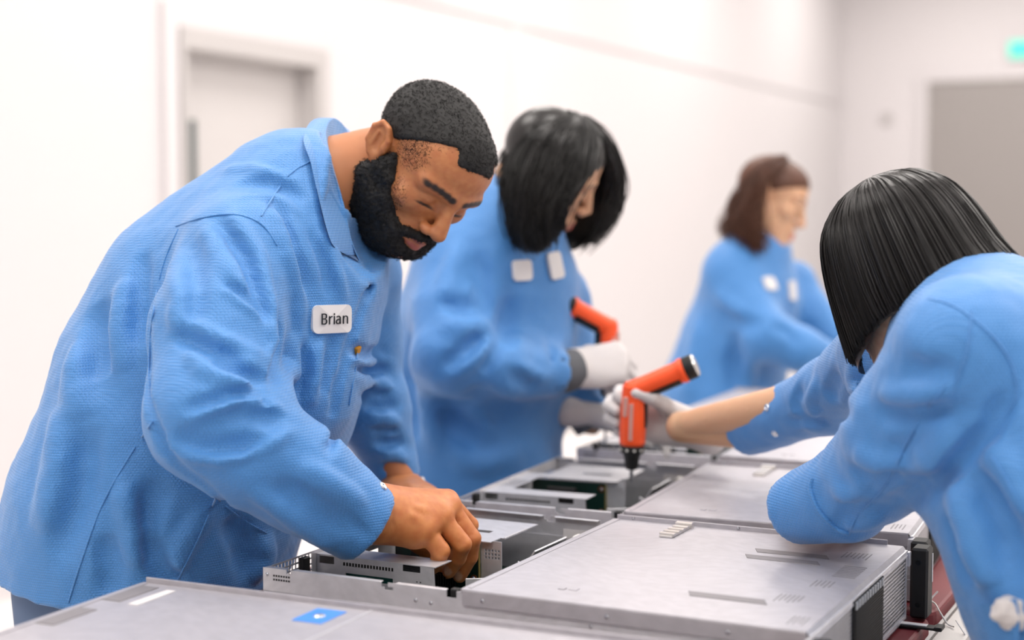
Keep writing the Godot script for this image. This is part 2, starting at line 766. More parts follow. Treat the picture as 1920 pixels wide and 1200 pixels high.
func build_room() -> void:
	var a: Vector3 = HALL[0]
	var b: Vector3 = HALL[1]
	slab("floor", Vector3(a.x - 0.2, -0.2, a.z - 0.2), Vector3(b.x + 0.2, 0, b.z + 0.2), M.floor, "pale coated hall floor")
	slab("ceiling", Vector3(a.x - 0.2, b.y, a.z - 0.2), Vector3(b.x + 0.2, b.y + 0.2, b.z + 0.2), M.ceiling, "grey hall ceiling")
	# long wall with a door recess: three pieces round the opening
	var wl := Node3D.new()
	wl.name = "wall_left"
	add_child(wl)
	struct(wl, "long white wall behind the workers")
	block("panel", Vector3(a.x - 0.2, 0, -3.72), Vector3(a.x, b.y, b.z), M.wall, wl, 0.002)
	block("panel", Vector3(a.x - 0.2, 2.196, -4.82), Vector3(a.x, b.y, -3.72), M.wall, wl, 0.002)
	block("panel", Vector3(a.x - 0.2, 0, a.z), Vector3(a.x, b.y, -4.82), M.wall, wl, 0.002)
	slab("wall_back", Vector3(a.x - 0.2, 0, a.z - 0.2), Vector3(b.x + 0.2, b.y, a.z), M.wall, "white end wall of the hall")
	slab("wall_right", Vector3(b.x, 0, a.z), Vector3(b.x + 0.2, b.y, b.z), M.far_wall, "white side wall behind the camera's right")
	slab("wall_front", Vector3(a.x - 0.2, 0, b.z), Vector3(b.x + 0.2, b.y, b.z + 0.2), M.far_wall, "white wall behind the camera")
	slab("trim_1", Vector3(a.x, 2.555, a.z), Vector3(a.x + 0.018, 2.62, b.z), M.wall, "thin ledge running along the white wall")
	slab("trim_2", Vector3(a.x, 0, -6.95), Vector3(a.x + 0.010, 2.555, -6.80), M.wall, "flat white pilaster on the wall")
	slab("trim_3", Vector3(a.x, 0, -3.66), Vector3(a.x + 0.03, 2.3, -3.58), M.wall, "flat upright strip beside the door")
	slab("baseboard_left", Vector3(a.x, 0, a.z), Vector3(a.x + 0.015, 0.1, -4.9), M.frame, "low skirting of the white wall")
	# door
	var d := Node3D.new()
	d.name = "door_1"
	add_child(d)
	struct(d, "pale door with a narrow glass strip")
	block("door_frame", Vector3(a.x - 0.16, 2.12, -4.82), Vector3(a.x + 0.02, 2.21, -3.70), M.frame, d, 0.003)
	block("door_frame", Vector3(a.x - 0.16, 0, -4.82), Vector3(a.x + 0.02, 2.12, -4.72), M.frame, d, 0.003)
	block("door_frame", Vector3(a.x - 0.16, 0, -3.74), Vector3(a.x + 0.02, 2.12, -3.70), M.frame, d, 0.003)
	block("leaf", Vector3(a.x - 0.15, 0.01, -4.72), Vector3(a.x - 0.10, 2.12, -3.74), M.door, d, 0.002)
	block("glass_strip", Vector3(a.x - 0.105, 1.0, -3.93), Vector3(a.x - 0.092, 1.83, -3.80), M.glass_dark, d, 0.001)
	# grey shutter door in the end wall
	var g := Node3D.new()
	g.name = "door_2"
	add_child(g)
	struct(g, "wide grey shutter door in the end wall")
	block("leaf", Vector3(-2.2, 0, a.z), Vector3(1.6, 2.76, a.z + 0.03), M.grey_door, g, 0.004)
	block("door_frame", Vector3(-2.28, 0, a.z), Vector3(-2.2, 2.84, a.z + 0.06), M.wall, g, 0.004)
	block("door_frame", Vector3(-2.2, 2.76, a.z), Vector3(1.6, 2.84, a.z + 0.06), M.wall, g, 0.004)
	var ex := thing("exit_sign", "small teal lit sign above the grey shutter door", "sign", Transform3D(Basis(), Vector3(-1.22, 2.96, a.z)))
	block("housing", Vector3(-0.2, -0.01, 0), Vector3(0.2, 0.19, 0.05), M.wall, ex, 0.004)
	block("lit_face", Vector3(-0.185, 0.01, 0.05), Vector3(0.185, 0.17, 0.058), M.exit_glow, ex, 0.003)
	var el := AreaLight3D.new()
	el.name = "sign_light"
	el.area_size = Vector2(0.36, 0.15)
	el.light_color = Color(0.4, 1.0, 0.87)
	el.light_energy = 0.02
	el.area_range = 20.0
	el.shadow_enabled = true
	ex.add_child(el)
	el.position = Vector3(0, 0.09, 0.065)
	el.rotation = Vector3(0, PI, 0)
	var sd := thing("wall_sensor", "small round grey sensor on the white end wall", "sensor", Transform3D(Basis(Vector3.RIGHT, PI / 2), Vector3(-2.62, 2.4, a.z)))
	var s := st()
	lathe(s, [Vector2(0, 0.05), Vector2(0.04, 0.048), Vector2(0.055, 0.03), Vector2(0.06, 0)])
	put(s, "cover", M.frame, sd)
	# ceiling panels
	for ix in 3:
		for iz in 6:
			if ix == 2 and iz > 3:
				continue
			var p := Vector3(-1.7 + 2.3 * ix, b.y, 2.4 - 3.0 * iz)
			var t := thing("ceiling_panel", "flat white ceiling light panel over the workbench hall", "light", Transform3D(Basis(), p), "ceiling light panels")
			block("frame", Vector3(-0.62, -0.05, -0.62), Vector3(0.62, 0, 0.62), M.frame, t, 0.004)
			block("lamp_diffuser", Vector3(-0.58, -0.06, -0.58), Vector3(0.58, -0.05, 0.58), M.lamp, t, 0.002)
			var l := AreaLight3D.new()
			l.name = "panel_light"
			l.area_size = Vector2(1.16, 1.16)
			l.light_color = Color(1, 0.975, 0.955)
			l.light_energy = LAMP
			l.area_range = 30.0
			l.area_attenuation = 2.0
			l.shadow_enabled = true
			t.add_child(l)
			l.position = Vector3(0, -0.07, 0)
			l.rotation = Vector3(-PI / 2, 0, 0)

const LAMP := 4.25

# ---------------------------------------------------------------- people
func lin(r: float, g: float, b: float) -> Color:
	return Color(r, g, b).srgb_to_linear()

# colour of brows, lashes and lips on the skin
func face_paint(skin: Color, dark: Color, lip: Color, male: bool) -> Array:
	var p := []
	for x: float in [-1.0, 1.0]:
		for k in 5:
			var t := k / 4.0
			p.append([x * lerpf(0.053, 0.014, t), 0.0325 + 0.0035 * sin(PI * (t * 0.8)) - 0.002 * t, lerpf(0.076, 0.098, t), 0.0075, 0.0058 if male else 0.0024, 0.012, dark.r, dark.g, dark.b, 0.35])
		p.append([x * 0.032, -0.0035, 0.086, 0.0165, 0.0026, 0.011, dark.r, dark.g, dark.b, 0.4])
	p.append([0, -0.0595, 0.100, 0.020, 0.0042, 0.014, lip.r, lip.g, lip.b, 0.35])
	p.append([0, -0.0705, 0.098, 0.019, 0.0062, 0.016, lip.r * 1.25, lip.g * 1.1, lip.b * 1.1, 0.35])
	return p

func strands(d: Dictionary, guides: Array, count: int, width: float, jitter: float, wave := 0.0, depth := 0.02) -> void:
	var n := guides.size()
	for k in count:
		var u := rng.randf() * (n - 1)
		var i := mini(int(u), n - 2)
		var f := u - i
		var ctr := []
		var g0: Array = guides[i]
		var g1: Array = guides[i + 1]
		var inward := rng.randf() * depth
		var off := Vector3(rng.randfn(), rng.randfn(), rng.randfn()) * jitter
		var cut := 1.0 - absf(rng.randfn()) * 0.03
		var ph := rng.randf() * TAU
		var mid := Vector3.ZERO
		for p: Vector3 in g0:
			mid += p / g0.size()
		for q in g0.size():
			var p: Vector3 = g0[q].lerp(g1[q], f)
			var t := float(q) / (g0.size() - 1)
			p += off * (0.35 + t)
			ctr.append(p)
		var pts := spline(ctr, 3)
		var keep := []
		var rad := []
		var m := pts.size()
		for q in m:
			var t := float(q) / (m - 1)
			if t > cut and q > 3:
				break
			var p: Vector3 = pts[q]
			if wave > 0.0:
				p += Vector3(sin(ph + t * 14.0), 0, cos(ph * 1.7 + t * 12.0)) * wave * t
			keep.append(p)
			rad.append(width * (1.0 - 0.55 * t) * rng.randf_range(0.9, 1.1))
		tube(d, keep, rad, 3)

func loft(d: Dictionary, guides: Array, m := 5, shrink := 0.0, centre := Vector3.ZERO) -> void:
	var cols := []
	var fine := []
	for i in guides[0].size():
		var line := []
		for g: Array in guides:
			line.append(g[i])
		fine.append(spline(line, 3))
	for k in fine[0].size():
		var line := []
		for i in fine.size():
			var p: Vector3 = fine[i][k]
			line.append(p.lerp(centre, shrink))
		cols.append(spline(line, m))
	var start: int = d.v.size()
	var w: int = cols.size()
	var h: int = cols[0].size()
	var facing := 0.0
	for x in w:
		for y in h:
			var p: Vector3 = cols[x][y]
			var du: Vector3 = cols[mini(x + 1, w - 1)][y] - cols[maxi(x - 1, 0)][y]
			var dv: Vector3 = cols[x][mini(y + 1, h - 1)] - cols[x][maxi(y - 1, 0)]
			d.v.append(p)
			var nr := du.cross(dv).normalized()
			d.n.append(nr)
			facing += signf(nr.dot(p - centre))
			d.c.append(Color.WHITE)
	if facing < 0.0:
		for k in range(start, d.n.size()):
			d.n[k] = -d.n[k]
	for x in w - 1:
		for y in h - 1:
			var a := start + x * h + y
			if facing >= 0.0:
				d.i.append_array(PackedInt32Array([a, a + 1, a + h, a + h, a + 1, a + h + 1]))
			else:
				d.i.append_array(PackedInt32Array([a, a + h, a + 1, a + h, a + h + 1, a + 1]))

func curls(d: Dictionary, f: Field, count: int, size: float, t: Transform3D) -> void:
	for k in count:
		var i := rng.randi() % f.verts.size()
		var p := f.verts[i]
		var n := f.norms[i]
		var u := n.cross(Vector3(rng.randfn(), rng.randfn(), rng.randfn())).normalized()
		var r := size * rng.randf_range(0.6, 1.4)
		var pts := []
		for s in 6:
			var a := lerpf(-0.6, 3.4, s / 5.0)
			pts.append(t * (p + (u * (1.0 - cos(a)) + n * sin(a)) * r - n * r * 0.2))
		tube(d, pts, [size * 0.16], 3)

# short single hairs over part of a head, thinning out towards the rim of the patch
func stubble(d: Dictionary, f: Field, centre: Vector3, reach: Vector3, count: int, t: Transform3D) -> void:
	var made := 0
	var tries := 0
	while made < count and tries < count * 60:
		tries += 1
		var i := rng.randi() % f.verts.size()
		var e := ((f.verts[i] - centre) / reach).length()
		if e > rng.randf():
			continue
		var n := f.norms[i]
		var side := n.cross(Vector3(rng.randfn(), rng.randfn(), rng.randfn())).normalized()
		var p := f.verts[i] + side * rng.randf_range(-0.0013, 0.0013)
		tube(d, [t * p, t * (p + (n * 0.6 + side) * 0.0012), t * (p + (n * 0.5 + side * 2.0) * 0.0012)], [0.00015, 0.00014, 0.00008], 3)
		made += 1

func seams(lines: Array, f: Field, called: String, parent: Node, m: Material, r := 0.0013) -> void:
	for line: Array in lines:
		if line.size() < 2:
			continue
		var d := empty_mesh()
		tube(d, spline(line, 2), [r], 6)
		commit(d, called, m, parent)

func badge(b: Array, size: Vector2, text: String, parent: Node, m: Material, bend := 0.0) -> Node3D:
	var z: Vector3 = b[1]
	var x: Vector3 = b[2]
	x = (x - z * x.dot(z)).normalized()
	var y := z.cross(x)
	var t := Transform3D(Basis(x, y, z), b[0] + z * 0.003)
	# rounded plate
	var s := st()
	var ring := []
	var r := minf(size.x, size.y) * 0.22
	for q in 4:
		var c := Vector2((size.x * 0.5 - r) * (1 if q == 0 or q == 3 else -1), (size.y * 0.5 - r) * (1 if q < 2 else -1))
		for k in 6:
			var a := PI * 0.5 * (q + k / 5.0)
			ring.append(c + Vector2(cos(a), sin(a)) * r)
	var th := 0.0016
	for k in ring.size():
		var a: Vector2 = ring[k]
		var e: Vector2 = ring[(k + 1) % ring.size()]
		var za := -bend * a.x * a.x
		var ze := -bend * e.x * e.x
		for p: Vector3 in [Vector3(0, 0, th), Vector3(e.x, e.y, th + ze), Vector3(a.x, a.y, th + za)]:
			s.add_vertex(t * p)
		quad(s, t * Vector3(a.x, a.y, th + za), t * Vector3(e.x, e.y, th + ze), t * Vector3(e.x, e.y, ze - 0.004), t * Vector3(a.x, a.y, za - 0.004))
	var o := put(s, "name_patch", m, parent)
	if text:
		var tm := TextMesh.new()
		var fnt := SystemFont.new()
		fnt.font_names = PackedStringArray(["Droid Sans"])
		tm.font = fnt
		tm.text = text
		tm.font_size = 32
		tm.pixel_size = size.y * 0.52 / 32.0
		tm.depth = 0.0008
		tm.material = M.ink
		var lt := MeshInstance3D.new()
		lt.name = "lettering"
		lt.mesh = tm
		o.add_child(lt, true)
		lt.transform = t * Transform3D(Basis(), Vector3(0.001, 0, th + 0.0004))
	return o

func snap(b: Array, parent: Node) -> void:
	var z: Vector3 = b[1]
	var x: Vector3 = (b[2] - z * z.dot(b[2])).normalized()
	var t := Transform3D(Basis(x, z, x.cross(z)), b[0])
	var s := st()
	lathe(s, [Vector2(0.0022, 0.0012), Vector2(0.0028, 0.0022), Vector2(0.0045, 0.0022), Vector2(0.0058, 0.0008), Vector2(0.006, -0.001)], t, 16)
	lathe(s, [Vector2(0, 0.0012), Vector2(0.0022, 0.0012)], t, 16)
	put(s, "snap_button", M.snap, parent)

func build_people() -> void:
	var skin := lin(0.715, 0.46, 0.29)
	var dark := lin(0.09, 0.07, 0.06)
	var pale := lin(0.82, 0.64, 0.51)
	# --- fields, meshed side by side
	var mj := job(Field.new(MAN_JACKET, MAN_JACKET_FOLDS, 0.005))
	var w4j := job(Field.new(FOURTH_JACKET, FOURTH_JACKET_FOLDS, 0.0052))
	var w2j := job(Field.new(SECOND_JACKET, SECOND_JACKET_FOLDS, 0.009))
	var w3j := job(Field.new(THIRD_JACKET, THIRD_JACKET_FOLDS, 0.011))
	for f: Field in [mj, w4j, w2j, w3j]:
		f.rough = 0.0016
		f.rough_freq = 22.0
	var mh := job(Field.new(MAN_HEAD, [], 0.0026))
	mh.base_color = skin
	mh.paint = face_paint(skin, dark, lin(0.62, 0.36, 0.31), true)
	var mhair := job(Field.new(MAN_HAIR, [], 0.0032))
	mhair.rough = 0.0012
	mhair.rough_freq = 420.0
	var mb := job(Field.new(MAN_BEARD, [], 0.0032))
	mb.rough = 0.003
	mb.rough_freq = 260.0
	var mr := job(Field.new(MAN_RIGHT_HAND, MAN_RIGHT_HAND_FOLDS, 0.0028))
	mr.base_color = lin(0.765, 0.475, 0.275)
	for q: Vector3 in [Vector3(0.1463, 0.9849, -0.1487), Vector3(0.15, 0.9713, -0.1831), Vector3(0.1471, 0.9583, -0.2165)]:
		mr.paint.append([q.x, q.y, q.z, 0.0065, 0.0075, 0.0065, 0.62, 0.36, 0.24, 0.25])
	var ml := job(Field.new(MAN_LEFT_HAND, [], 0.004))
	ml.base_color = skin
	var wh := job(Field.new(WOMAN_HEAD, [], 0.0038))
	wh.base_color = pale
	wh.paint = face_paint(pale, dark, lin(0.75, 0.45, 0.42), false)
	var hands := []
	for r: Array in [SECOND_RIGHT_HAND, SECOND_LEFT_HAND, THIRD_RIGHT_HAND, THIRD_LEFT_HAND, FOURTH_RIGHT_HAND]:
		hands.append(job(Field.new(r, [], 0.0045)))
	var w4l := job(Field.new(FOURTH_LEFT_HAND, [], 0.004))
	w4l.base_color = pale
	var w4f := job(Field.new(FOURTH_FOREARM, [], 0.005))
	w4f.base_color = pale
	var cap2 := job(Field.new(SECOND_CAP, [], 0.005))
	var cap3 := job(Field.new(THIRD_CAP, [], 0.005))
	var tgl := job(Field.new(TUCKED_GLOVE, [], 0.004))
	tgl.rough = 0.004
	tgl.rough_freq = 60.0
	var bodies := []
	var legs := []
	for r: Array in [MAN_BODY, SECOND_BODY, THIRD_BODY, FOURTH_BODY]:
		bodies.append(job(Field.new(r, [], 0.012)))
	for r: Array in [MAN_TROUSERS, SECOND_TROUSERS, THIRD_TROUSERS, FOURTH_TROUSERS]:
		legs.append(job(Field.new(r, [], 0.014)))
	bodies[0].base_color = skin
	for i in 3:
		bodies[i + 1].base_color = pale
	run_jobs()
	# --- the man
	var man := thing("person", "bearded person in blue smock with white name patch, bent over the open server", "person")
	var d := empty_mesh()
	bodies[0].add_to(d)
	mh.add_to(d, MAN_HEAD_AT)
	mr.add_to(d)
	ml.add_to(d)
	commit(d, "body", M.skin, man)
	d = empty_mesh()
	mhair.add_to(d, MAN_HEAD_AT)
	curls(d, mhair, 5000, 0.0017, MAN_HEAD_AT)
	stubble(d, mh, Vector3(-0.068, 0.045, 0.030), Vector3(0.03, 0.036, 0.038), 2200, MAN_HEAD_AT)
	stubble(d, mh, Vector3(-0.056, 0.085, 0.045), Vector3(0.03, 0.02, 0.022), 300, MAN_HEAD_AT)
	commit(d, "hair", M.black_hair, man)
	d = empty_mesh()
	mb.add_to(d, MAN_HEAD_AT)
	curls(d, mb, 4500, 0.0024, MAN_HEAD_AT)
	stubble(d, mh, Vector3(-0.056, -0.022, 0.055), Vector3(0.03, 0.03, 0.026), 1500, MAN_HEAD_AT)
	commit(d, "beard", M.black_hair, man)
	var jk := solid(mj, "smock", M.smock, man)
	collar(MAN_COLLAR, jk)
	seams(MAN_SEAMS, mj, "seam", jk, M.smock)
	badge(MAN_BADGE, Vector2(0.062, 0.036), "Brian", jk, M.white_cloth, 3.0)
	badge(MAN_TAB, Vector2(0.012, 0.009), "", jk, M.tab_yellow)
	snap(MAN_SNAP, jk)
	solid(legs[0], "trousers", M.trousers, man)
	# --- the woman behind him
	var w2 := thing("person", "dark long-haired person in blue smock holding an orange driver in white gloves", "person")
	d = empty_mesh()
	bodies[1].add_to(d)
	wh.add_to(d, SECOND_HEAD_AT)
	commit(d, "body", M.skin, w2)
	solid(hands[0], "glove", M.glove, w2)
	solid(hands[1], "glove", M.glove, w2)
	d = empty_mesh()
	for q: Array in [[Vector3(-0.0495, 1.1449, -0.9455), Vector3(-0.0293, 1.1494, -0.9784), 0.034], [Vector3(-0.0698, 1.0548, -1.1077), Vector3(-0.0547, 1.0271, -1.1131), 0.033]]:
		d = empty_mesh()
		tube(d, [q[0], q[0].lerp(q[1], 0.3), q[1]], [q[2], q[2] * 1.15, q[2] * 1.05], 20)
		commit(d, "glove_cuff", M.cuff_grey, w2)
	d = empty_mesh()
	var c2: Vector3 = SECOND_HEAD_AT * Vector3(0, 0.03, -0.01)
	cap2.add_to(d, SECOND_HEAD_AT)
	loft(d, SECOND_HAIR_NEAR, 5, 0.03, c2)
	loft(d, SECOND_HAIR_FAR, 5, 0.03, c2)
	strands(d, SECOND_HAIR_NEAR, 900, 0.0016, 0.006, 0.004)
	strands(d, SECOND_HAIR_FAR, 350, 0.0016, 0.007, 0.005)
	commit(d, "hair", M.dark_hair, w2)
	jk = solid(w2j, "smock", M.smock, w2)
	badge(SECOND_BADGE, Vector2(0.040, 0.036), "", jk, M.white_cloth)
	badge(SECOND_BADGE_B, Vector2(0.036, 0.048), "", jk, M.white_cloth)
	solid(legs[1], "trousers", M.trousers, w2)
	# --- the woman far behind
	var w3 := thing("person", "brown-haired person in blue smock working at the far end of the bench", "person")
	d = empty_mesh()
	bodies[2].add_to(d)
	wh.add_to(d, THIRD_HEAD_AT)
	commit(d, "body", M.skin, w3)
	solid(hands[2], "glove", M.glove, w3)
	solid(hands[3], "glove", M.glove, w3)
	d = empty_mesh()
	var c3: Vector3 = THIRD_HEAD_AT * Vector3(0, 0.03, -0.01)
	cap3.add_to(d, THIRD_HEAD_AT)
	loft(d, THIRD_HAIR_BACK, 5, 0.03, c3)
	strands(d, THIRD_HAIR_BACK, 700, 0.0022, 0.009, 0.012)
	commit(d, "hair", M.brown_hair, w3)
	jk = solid(w3j, "smock", M.smock, w3)
	badge(THIRD_BADGE, Vector2(0.045, 0.035), "", jk, M.white_cloth)
	badge(THIRD_BADGE_B, Vector2(0.035, 0.05), "", jk, M.white_cloth)
	solid(legs[2], "trousers", M.trousers, w3)
	# --- the woman with her back to us
	var w4 := thing("person", "person in blue smock with straight black bob, seen from behind, reaching with a driver", "person")
	d = empty_mesh()
	bodies[3].add_to(d)
	wh.add_to(d, FOURTH_HEAD_AT)
	w4f.add_to(d)
	w4l.add_to(d)
	commit(d, "body", M.skin, w4)
	solid(hands[4], "glove", M.glove, w4)
	d = empty_mesh()
	var c4: Vector3 = FOURTH_HEAD_AT * Vector3(0, 0.02, -0.01)
	loft(d, FOURTH_BOB, 5, 0.04, c4)
	strands(d, FOURTH_BOB, 3200, 0.0011, 0.0022)
	commit(d, "hair", M.dark_hair, w4)
	jk = solid(w4j, "smock", M.smock, w4)
	seams(FOURTH_SEAMS, w4j, "seam", jk, M.smock)
	seams(FOURTH_CUFF, w4j, "cuff_edge", jk, M.smock, 0.0032)
	snap(FOURTH_SNAP, jk)
	snap(FOURTH_SNAP_B, jk)
	solid(legs[3], "trousers", M.trousers, w4)
	d = empty_mesh()
	loft(d, FOURTH_POCKET, 4, 0.0, FOURTH_POCKET[0][0] - Vector3(0, 0, 1))
	commit(d, "pocket", M.smock, jk)
	var tg := thing("work_glove", "crumpled white glove tucked into the blue smock pocket", "glove")
	solid(tgl, "knit", M.glove, tg)

func collar(rails: Array, parent: Node) -> void:
	var top := spline(rails[0], 5)
	var flap := spline(rails[1], 5)
	var foot := spline(rails[2], 5)
	var n := top.size()
	var d := empty_mesh()
	var rows := []
	for i in n:
		var t: Vector3 = top[i]
		var a: Vector3 = flap[i]
		var b: Vector3 = foot[i]
		var out := (a - b).normalized() * 0.0022
		var up := (t - (a + b) * 0.5).normalized() * 0.003
		# outer flap from its edge up over the fold and down the inner stand, then back underneath
		rows.append([a + out * 0.6, a.lerp(t, 0.5) + out * 1.6, t + up * 0.4 + out, t + up, t + up * 0.4 - out, b.lerp(t, 0.5) - out, b - out, b + out * 0.4, b.lerp(t, 0.6) + out * 0.3, t - up * 0.6, a.lerp(t, 0.5) - out * 0.4, a - out * 0.6])
	var w: int = rows[0].size()
	for i in n:
		for k in w:
			d.v.append(rows[i][k])
			var du: Vector3 = rows[mini(i + 1, n - 1)][k] - rows[maxi(i - 1, 0)][k]
			var dv: Vector3 = rows[i][(k + 1) % w] - rows[i][(k + w - 1) % w]
			d.n.append(du.cross(dv).normalized())
			d.c.append(Color.WHITE)
	for i in n - 1:
		for k in w:
			var a := i * w + k
			var b := i * w + (k + 1) % w
			d.i.append_array(PackedInt32Array([a, b, a + w, a + w, b, b + w]))
	for e in 2:
		var s := (n - 1) * w * e
		for k in range(1, w - 1):
			d.i.append_array(PackedInt32Array([s, s + k, s + k + 1]))
	commit(d, "collar", M.smock, parent)

# ---------------------------------------------------------------- bench
func build_bench() -> void:
	var t := thing("workbench", "long steel workbench carrying the row of servers", "workbench")
	block("bench_top", Vector3(-0.078, 0.862, -2.08), Vector3(0.70, 0.890, 0.75), M.bench_top, t, 0.003)
	block("side_rail", Vector3(0.705, 0.83, -2.08), Vector3(0.748, 0.893, 0.75), M.beam, t, 0.003)
	block("side_rail", Vector3(-0.096, 0.84, -2.08), Vector3(-0.079, 0.888, 0.75), M.beam, t, 0.003)
	for z: float in [0.45, -0.73, -1.95]:
		var s := st()
		lathe(s, [Vector2(0, 0.0052), Vector2(0.004, 0.005), Vector2(0.006, 0.003), Vector2(0.0062, 0)], Transform3D(Basis(), Vector3(0.727, 0.893, z + 0.02)), 12)
		put(s, "bolt", M.steel, t)
		for x: float in [-0.03, 0.62]:
			block("leg", Vector3(x - 0.03, 0.0, z - 0.03), Vector3(x + 0.03, 0.862, z + 0.03), M.dark_steel, t, 0.003)
		block("cross_bar", Vector3(-0.02, 0.25, z - 0.02), Vector3(0.59, 0.30, z + 0.02), M.dark_steel, t, 0.003)
	block("back_shelf", Vector3(-0.05, 0.302, -2.0), Vector3(0.62, 0.32, 0.7), M.dark_steel, t, 0.003)
	var spots := [[0.60, 0.10, "under the closed foreground server"], [-0.005, -0.475, "under the opened server being worked on by hand"], [-0.495, -0.975, "under the opened server with the driver over it"], [-1.0, -1.49, "under the third server along the bench"]]
	for q: Array in spots:
		var m := thing("foam_mat", "dark red anti-static mat " + str(q[2]), "mat", Transform3D(Basis(), Vector3(0.26 if q[0] == -0.005 else 0.305, 0.8905, (q[0] + q[1]) * 0.5)))
		var s := st()
		rounded_slab(s, Vector2(0.875 if q[0] == -0.005 else 0.785, q[0] - q[1]), 0.022, 0.018)
		put(s, "pad", M.red_mat, m)
	var w := thing("side_table", "white table past the end of the workbench", "table", Transform3D(Basis(), Vector3(0.55, 0, -2.56)))
	block("table_top", Vector3(-0.43, 0.89, -0.42), Vector3(0.45, 0.925, 0.42), M.white_plastic, w, 0.004)
	for x: float in [-0.38, 0.40]:
		for z: float in [-0.37, 0.37]:
			block("leg", Vector3(x - 0.025, 0, z - 0.025), Vector3(x + 0.025, 0.89, z + 0.025), M.beam, w, 0.003)
	var c := thing("white_carton", "low white carton under the brown-haired person's gloved hands", "carton", Transform3D(Basis(Vector3.UP, 0.12), Vector3(0.34, 0.9255, -2.34)))
	block("tray", Vector3(-0.16, 0, -0.12), Vector3(0.16, 0.030, 0.12), M.white_plastic, c, 0.004)
	block("cover", Vector3(-0.163, 0.030, -0.123), Vector3(0.163, 0.037, 0.123), M.white_cloth, c, 0.003)

# slab lying on y = 0 with rounded corners in plan and a soft top edge
func rounded_slab(s: SurfaceTool, size: Vector2, r: float, h: float) -> void:
	var ring := []
	for q in 4:
		var c := Vector2((size.x * 0.5 - r) * (1 if q == 0 or q == 3 else -1), (size.y * 0.5 - r) * (1 if q < 2 else -1))
		for k in 6:
			var a := PI * 0.5 * (q + k / 5.0)
			ring.append([c, Vector2(cos(a), sin(a))])
	var lv := [[r, 0.0], [r, h - 0.005], [r - 0.0015, h - 0.0015], [r - 0.005, h]]
	for k in ring.size():
		var a: Array = ring[k]
		var b: Array = ring[(k + 1) % ring.size()]
		for i in 3:
			var a0: Vector2 = a[0] + a[1] * lv[i][0]
			var b0: Vector2 = b[0] + b[1] * lv[i][0]
			var a1: Vector2 = a[0] + a[1] * lv[i + 1][0]
			var b1: Vector2 = b[0] + b[1] * lv[i + 1][0]
			quad(s, Vector3(a0.x, lv[i][1], a0.y), Vector3(b0.x, lv[i][1], b0.y), Vector3(b1.x, lv[i + 1][1], b1.y), Vector3(a1.x, lv[i + 1][1], a1.y))
		var e0: Vector2 = a[0] + a[1] * lv[3][0]
		var e1: Vector2 = b[0] + b[1] * lv[3][0]
		for p: Vector3 in [Vector3(0, h, 0), Vector3(e0.x, h, e0.y), Vector3(e1.x, h, e1.y)]:
			s.add_vertex(p)

# ---------------------------------------------------------------- servers
# Frame of a server: x from its rear (0) to its front (0.673), z = 0 at one long side and -0.437 at the other, y = 0 at the top edge of the side walls.
const LONG := 0.673
const WIDE := 0.437
const HIGH := 0.087

# plate in the xy plane of t (z thickness th) with rectangular holes
func plate(s: SurfaceTool, t: Transform3D, size: Rect2, holes: Array, th := 0.0012) -> void:
	var ys := [size.position.y, size.end.y]
	for h: Rect2 in holes:
		ys.append(h.position.y)
		ys.append(h.end.y)
	ys.sort()
	for i in ys.size() - 1:
		var y0: float = ys[i]
		var y1: float = ys[i + 1]
		if y1 - y0 < 1e-5:
			continue
		var ym := (y0 + y1) * 0.5
		var cuts := []
		for h: Rect2 in holes:
			if h.position.y < ym and h.end.y > ym:
				cuts.append(Vector2(h.position.x, h.end.x))
		cuts.sort_custom(func(a: Vector2, b: Vector2) -> bool: return a.x < b.x)
		var x := size.position.x
		for c: Vector2 in cuts:
			if c.x > x + 1e-5:
				cbox(s, Vector3(x, y0, -th * 0.5), Vector3(c.x, y1, th * 0.5), 0.0, t)
			x = c.y
		if size.end.x > x + 1e-5:
			cbox(s, Vector3(x, y0, -th * 0.5), Vector3(size.end.x, y1, th * 0.5), 0.0, t)

func grid_holes(x0: float, y0: float, nx: int, ny: int, pitch: float, hole: float) -> Array:
	var o := []
	for i in nx:
		for j in ny:
			o.append(Rect2(x0 + i * pitch, y0 + j * pitch, hole, hole))
	return o

func dome(s: SurfaceTool, p: Vector3, n: Vector3, r := 0.003) -> void:
	var u := n.cross(Vector3.UP if absf(n.y) < 0.9 else Vector3.RIGHT).normalized()
	lathe(s, [Vector2(0, r * 0.7), Vector2(r * 0.55, r * 0.6), Vector2(r * 0.9, r * 0.25), Vector2(r, -0.0005)], Transform3D(Basis(u, n, u.cross(n)), p), 10)

func side_frame(z: float) -> Transform3D:
	return Transform3D(Basis(), Vector3(0, 0, z))

